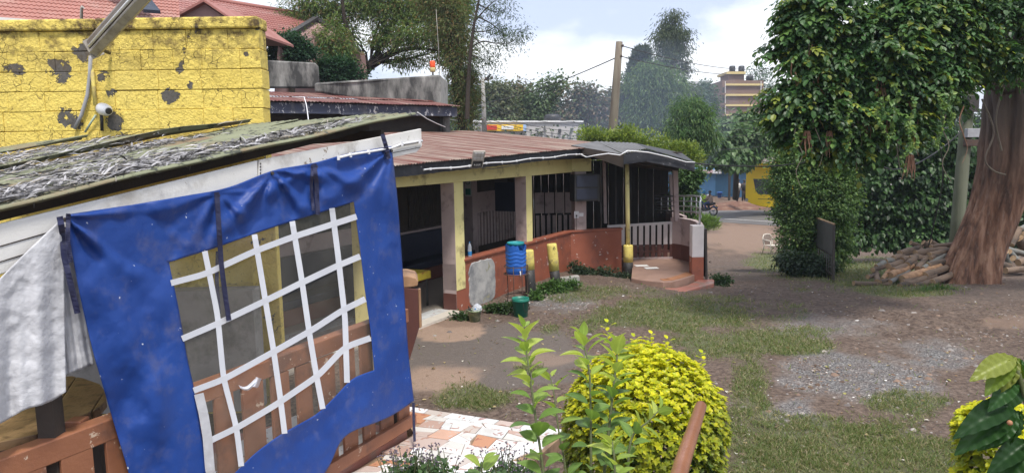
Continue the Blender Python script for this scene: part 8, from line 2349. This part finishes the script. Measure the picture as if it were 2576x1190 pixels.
# coffee-like plant with big ribbed leaves at the right edge
CL = [big_leaf('leaf', c, tuple(x * 0.6 for x in c), random.uniform(.2, .6), random.uniform(.3, .7), 40, .21, 0.02) for c in ((0.03, 0.085, 0.022), (0.04, 0.11, 0.03), (0.025, 0.07, 0.02), (0.15, 0.22, 0.035), (0.24, 0.28, 0.05), (0.05, 0.13, 0.035))]
cof = thing('broad_leaf_plant', 'plant with large glossy ribbed leaves at the right edge', 'plant', P(2600, 1400, 2.3))
MB().tube(spline(pathw([(2640, 1420), (2620, 1200), (2590, 1050), (2560, 930)], 2.3), 6), 0.008, 8).build('stem', M['twig'], cof)
for (x0, y0, x1, y1, m_, nx) in ((2548, 905, 2488, 975, 3, -.5), (2555, 898, 2520, 985, 4, .1), (2562, 900, 2556, 1000, 3, .5), (2552, 900, 2462, 938, 4, -.3), (2566, 905, 2600, 985, 1, .6), (2556, 955, 2500, 1018, 1, -.2), (2545, 1018, 2436, 1062, 2, -.5), (2550, 1030, 2430, 1108, 0, -.4), (2556, 1032, 2480, 1120, 1, .0), (2562, 1032, 2520, 1135, 0, .4), (2568, 1032, 2566, 1130, 5, .7), (2585, 1110, 2508, 1165, 2, -.4), (2590, 1120, 2505, 1205, 0, -.1), (2592, 1140, 2540, 1230, 1, .3), (2580, 1015, 2640, 1080, 0, .5), (2575, 960, 2540, 1030, 0, .2), (2600, 1080, 2570, 1180, 2, .5)):
    a, b = P(x0, y0, 2.32), P(x1, y1, 2.28 + 0.03 * nx); dx = b - a
    place_leaf('leaf', CL[m_], a, dx, Vector((nx, -0.7, 0.65)), dx.length * 1.08, cof)
for x, y, m_ in ((2540, 1063, 'sheet_orange'), (2520, 1060, 'leaf')):
    if m_ != 'leaf': MB().lathe([(.002, -.009), (.008, -.005), (.009, 0), (.007, .006), (.002, .009)], P(x, y, 2.25), 10).build('berry', M[m_], cof)
# flowering weeds at the terrace edge
def weed(label, spots, seedc):
    root = thing('flowering_weed', label, 'weed', P(*spots[0], 3.6))
    cs = []
    mb = MB(); mh = MB()
    for x, y in spots:
        for _ in range(26):
            a = P(x + random.uniform(-40, 40), y + 60, 3.6 + random.uniform(-.25, .25)); b = a + Vector((random.uniform(-.08, .08), random.uniform(-.08, .08), random.uniform(.10, .26)))
            mb.tube([a, a.lerp(b, .5), b], [.003, .0025, .0015], 4, cap=False)
            for t in (0.2, 0.4, 0.55): cs.append(tuple(a.lerp(b, t)))
            for _k in range(3):
                h_ = b + Vector((random.uniform(-.02, .02), random.uniform(-.02, .02), random.uniform(-.02, .02))); mh.lathe([(.001, -.004), (.006, 0), (.001, .005)], h_, 5)
    mb.build('stems', M['twig'], root); mh.build('flower_heads', seedc, root)['kind'] = 'stuff'
    cs = np.array(cs); ps, dr, nr = clump_leaves(cs, unit(RNG.normal(size=cs.shape)), 5, 0.06, 0.2)
    o = link('foliage', leaf_mesh('foliage', ps, dr, nr, RNG.uniform(.025, .045, len(ps)), 'oval', pick_cols(len(ps), [(0.05, 0.10, 0.035), (0.075, 0.14, 0.045), (0.035, 0.07, 0.03)]), M['leaf']), root); o['kind'] = 'stuff'
wl = worn('weed_head', (0.13, 0.10, 0.135), (0.09, 0.07, 0.095), None, 0.8)
weed('dark green weeds with mauve flower heads at the left foot of the terrace', [(1020, 1180), (1060, 1170), (1100, 1185), (1000, 1200)], wl)
weed('dark green weeds with mauve flower heads right of the seedling', [(1260, 1185), (1290, 1175), (1310, 1195)], wl)

# ------------------------------------------------------------------ ground cover
def low_weed(label, blobs, n, leaf, pal, tpl='oval'):
    root = thing('ground_weed', label, 'weeds', Vector(blobs[0][:3]))
    crown('foliage', blobs, n, 16, 0.10, leaf, tpl, pal, M['leaf'], root, shell=0.5, droop=0.0)
low_weed('dark creeping weeds along the foot of the red wall end', [B(1470, 690, 17.6, 32, 18), B(1520, 695, 17.6, 50, 20), B(1570, 705, 17.4, 32, 14), B(1450, 672, 17.8, 12, 16)], 240, 0.06, [(0.028, 0.05, 0.028), (0.04, 0.07, 0.035), (0.055, 0.085, 0.045)])
low_weed('bright green weeds at the foot of the leaning stump', [B(1385, 728, 15.2, 40, 18), B(1425, 718, 15.4, 38, 14), B(1350, 748, 14.6, 18, 14)], 220, 0.05, [(0.07, 0.15, 0.035), (0.10, 0.19, 0.045), (0.05, 0.11, 0.03)])
low_weed('small weeds between the waste bin and the stand', [B(1250, 778, 13.4, 26, 9), B(1275, 772, 13.3, 12, 8), B(1160, 797, 12.9, 18, 7)], 90, 0.05, [(0.04, 0.08, 0.03), (0.06, 0.11, 0.035)])
low_weed('green weeds along the lowest porch step', [B(1660, 742, 15.9, 36, 9), B(1710, 752, 15.4, 32, 8), B(1765, 756, 15.2, 30, 9), B(1630, 730, 16.2, 20, 9)], 150, 0.05, [(0.07, 0.15, 0.035), (0.10, 0.18, 0.045)])
low_weed('dark weeds beside the right end of the porch steps', [B(1812, 712, 17, 22, 20), B(1832, 735, 16.4, 26, 14)], 150, 0.06, [(0.03, 0.065, 0.028), (0.05, 0.10, 0.035)])
low_weed('bright grass at the foot of the great trunk', [B(2360, 735, 15.3, 40, 12), B(2320, 742, 15.1, 40, 8)], 160, 0.09, [(0.06, 0.14, 0.03), (0.09, 0.18, 0.04)], 'grass')
def scatter_grass():
    n = 900000
    # sample evenly over the picture's ground so that near and far get their share
    px = RNG.uniform(1000, 2640, n); py = RNG.uniform(600, 1240, n)
    dirs = np.array(rt)[None] * ((px - CX) / FPX)[:, None] + np.array(up)[None] * ((CY - py) / FPX)[:, None] + np.array(fw)[None]
    t = (0 - CZ) / dirs[:, 2]
    for _ in range(14):
        x, y = dirs[:, 0] * t, dirs[:, 1] * t
        t = t * 0.5 + 0.5 * (ground_z(x, y) - CZ) / dirs[:, 2]
    x, y = dirs[:, 0] * t, dirs[:, 1] * t
    gr, gv, cn, dr_, wt = covers(x, y)
    tuft = sst((fbm(x * 5, y * 5, 2.0, 3) - 0.42) / 0.2)
    pr = gr * (0.3 + 0.7 * tuft) * 0.46 + 0.0015
    k = (RNG.random(n) < pr) & (y > 3.0) & (y < 36)
    inb = (((x + 1.1) * 0.88 + (y - 13.5) * -0.48) < 0.1) & (y > 10) & (x < 2.9)
    interr = np.array([inside((a, b), outl) for a, b in zip(x[k], y[k])])
    k[np.where(k)[0][interr]] = False
    k &= ~inb
    x, y = x[k], y[k]; m_ = len(x)
    pos = np.stack([x, y, ground_z(x, y) + 0.005], -1)
    d_ = unit(np.stack([RNG.normal(0, .6, m_), RNG.normal(0, .6, m_), RNG.uniform(.35, 1.0, m_)], -1))
    cols = pick_cols(m_, [(0.13, 0.185, 0.055), (0.18, 0.22, 0.075), (0.10, 0.145, 0.045), (0.25, 0.235, 0.12), (0.33, 0.29, 0.18)], [.26, .22, .16, .2, .16])
    me = leaf_mesh('grass', pos, d_, unit(RNG.normal(size=(m_, 3)) + np.array([0, 0, .3])), RNG.uniform(.03, .085, m_) * np.clip(0.55 + y / 18, .6, 1.9), 'grass', cols, M['grass'])
    tag(link('grass', me), 'patchy short grass growing across the yard', 'grass', kind='stuff')
scatter_grass()
def scatter_stones():
    n = 260000
    px = RNG.uniform(1000, 2640, n); py = RNG.uniform(640, 1240, n)
    dirs = np.array(rt)[None] * ((px - CX) / FPX)[:, None] + np.array(up)[None] * ((CY - py) / FPX)[:, None] + np.array(fw)[None]
    t = (0 - CZ) / dirs[:, 2]
    for _ in range(14):
        x, y = dirs[:, 0] * t, dirs[:, 1] * t; t = t * 0.5 + 0.5 * (ground_z(x, y) - CZ) / dirs[:, 2]
    x, y = dirs[:, 0] * t, dirs[:, 1] * t
    gr, gv, cn, dr_, wt = covers(x, y)
    ppx, ppy = pix(x, y, ground_z(x, y))
    rocky = ell(ppx, ppy, 2330, 820, 360, 70, .6) + .8 * ell(ppx, ppy, 1420, 765, 130, 35, .5) + .5 * ell(ppx, ppy, 1860, 690, 120, 50, .6)
    pr = gv * .09 + np.clip(rocky, 0, 1) * .13 + .012 - .008 * cn
    k = (RNG.random(n) < pr) & (y > 3.2) & (y < 24)
    inb = (((x + 1.1) * 0.88 + (y - 13.5) * -0.48) < 0.05) & (y > 10) & (x < 2.9)
    k &= ~inb
    kk = np.where(k)[0]; bad = np.array([inside((a, b), outl) for a, b in zip(x[kk], y[kk])]); kk = kk[~bad]
    x, y = x[kk], y[kk]; m_ = len(x)
    base = np.array([(1, 0, 0), (.3, .9, 0), (-.8, .6, 0), (-.8, -.6, 0), (.3, -.9, 0), (.5, .1, .55), (-.25, .35, .62), (-.2, -.4, .55)])
    fcs = [(0, 1, 5), (1, 6, 5), (1, 2, 6), (2, 3, 7), (2, 7, 6), (3, 4, 7), (4, 5, 7), (4, 0, 5), (5, 6, 7)]
    s = RNG.uniform(.006, .021, m_) * (1 + 1.6 * (RNG.random(m_) < .04)) * np.clip(.5 + y / 16, .6, 1.5); a = RNG.random(m_) * 6.28
    bv = base[None] * (1 + RNG.uniform(-.25, .25, (m_, 8, 3))) * s[:, None, None] * np.array([1, 1, .8])
    ca, sa = np.cos(a)[:, None], np.sin(a)[:, None]
    vx = bv[..., 0] * ca - bv[..., 1] * sa + x[:, None]; vy = bv[..., 0] * sa + bv[..., 1] * ca + y[:, None]
    vz = bv[..., 2] + (ground_z(x, y) - .003)[:, None]
    v = np.stack([vx, vy, vz], -1).reshape(-1, 3)
    me = bpy.data.meshes.new('pebbles')
    f = (np.array(fcs)[None] + (np.arange(m_) * 8)[:, None, None]).reshape(-1, 3)
    me.vertices.add(len(v)); me.vertices.foreach_set('co', v.astype(np.float32).ravel())
    me.loops.add(f.size); me.loops.foreach_set('vertex_index', f.astype(np.int32).ravel())
    me.polygons.add(len(f)); me.polygons.foreach_set('loop_start', (np.arange(len(f)) * 3).astype(np.int32)); me.update(calc_edges=True)
    at = me.color_attributes.new('col', 'FLOAT_COLOR', 'POINT')
    c = pick_cols(m_, [(.22, .20, .19), (.14, .12, .115), (.20, .135, .10), (.32, .29, .27), (.62, .60, .58), (.11, .07, .05)], [.26, .24, .23, .12, .015, .135])
    cc = np.ones((m_ * 8, 4), np.float32); cc[:, :3] = np.repeat(c, 8, axis=0); at.data.foreach_set('color', cc.ravel())
    m, t_, b, o_ = new_mat('pebble'); an = N(t_, 'ShaderNodeAttribute'); an.attribute_name = 'col'; t_.links.new(an.outputs['Color'], b.inputs['Base Color']); b.inputs['Roughness'].default_value = .9
    me.materials.append(m)
    tag(link('pebbles', me), 'loose pebbles and stones strewn over the yard', 'pebbles', kind='stuff')
scatter_stones()
# fallen leaves and scraps
def scraps():
    n = 1500
    px = RNG.uniform(1050, 2600, n); py = 700 + 500 * RNG.random(n) ** 1.3
    pts = [G(a, b) for a, b in zip(px[:500], py[:500])]
    pts = [p for p in pts if not inside((p.x, p.y), outl) and p.y < 24 and not ((((p.x + 1.1) * 0.88 + (p.y - 13.5) * -0.48) < 0.1) and p.y > 10)]
    pos = np.array([(p.x, p.y, p.z + .012) for p in pts]); m_ = len(pos)
    d_ = unit(np.stack([RNG.normal(size=m_), RNG.normal(size=m_), RNG.normal(0, .1, m_)], -1))
    me = leaf_mesh('fallen_leaves', pos, d_, unit(np.array([0, 0, 1.0]) + .25 * rvec(m_)), RNG.uniform(.03, .07, m_), 'oval', pick_cols(m_, [(.42, .33, .17), (.25, .15, .07), (.6, .57, .5), (.3, .28, .1)], [.35, .35, .1, .2]), M['dry_leaf'])
    tag(link('fallen_leaves', me), 'fallen dry leaves and scraps lying over the yard', 'fallen leaves', kind='stuff')
scraps()
# ------------------------------------------------------------------ the hazy, smoky air
hz_ = MB(); hz_.box((-320, -60, -3.2), (320, 300, 34))
m = bpy.data.materials.new('haze'); m.use_nodes = True; m.node_tree.nodes.clear()
_o = N(m.node_tree, 'ShaderNodeOutputMaterial'); _v = N(m.node_tree, 'ShaderNodeVolumePrincipled')
_v.inputs['Color'].default_value = (0.72, 0.84, 1.0, 1); _v.inputs['Density'].default_value = 0.0006; _v.inputs['Anisotropy'].default_value = 0.2
m.node_tree.links.new(_v.outputs[0], _o.inputs['Volume'])
tag(hz_.build('haze', m, None), 'thin bluish haze in the air over the yard and road', 'haze', kind='stuff')
sc.cycles.volume_bounces = 1
# blue wood smoke drifting before the mango tree
bmx = bmesh.new(); bmesh.ops.create_icosphere(bmx, subdivisions=4, radius=1.0)
for v in bmx.verts:
    c_ = v.co.normalized(); k_ = 0.75 + 0.5 * float(fbm(c_.x * 1.6 + 3, c_.y * 1.6, c_.z * 1.6 + 8, 3))
    v.co = Vector((c_.x * 4.6, c_.y * 3.0, c_.z * 3.9)) * k_
me = bpy.data.meshes.new('smoke'); bmx.to_mesh(me); bmx.free()
m2_ = bpy.data.materials.new('smoke'); m2_.use_nodes = True; m2_.node_tree.nodes.clear()
_o = N(m2_.node_tree, 'ShaderNodeOutputMaterial'); _v = N(m2_.node_tree, 'ShaderNodeVolumePrincipled')
_v.inputs['Color'].default_value = (0.62, 0.76, 1.0, 1); _v.inputs['Density'].default_value = 0.022
m2_.node_tree.links.new(_v.outputs[0], _o.inputs['Volume']); me.materials.append(m2_)
so_ = link('smoke', me); so_.location = P(1625, 290, 38); tag(so_, 'thin blue wood smoke hanging before the mango tree', 'smoke', kind='stuff')
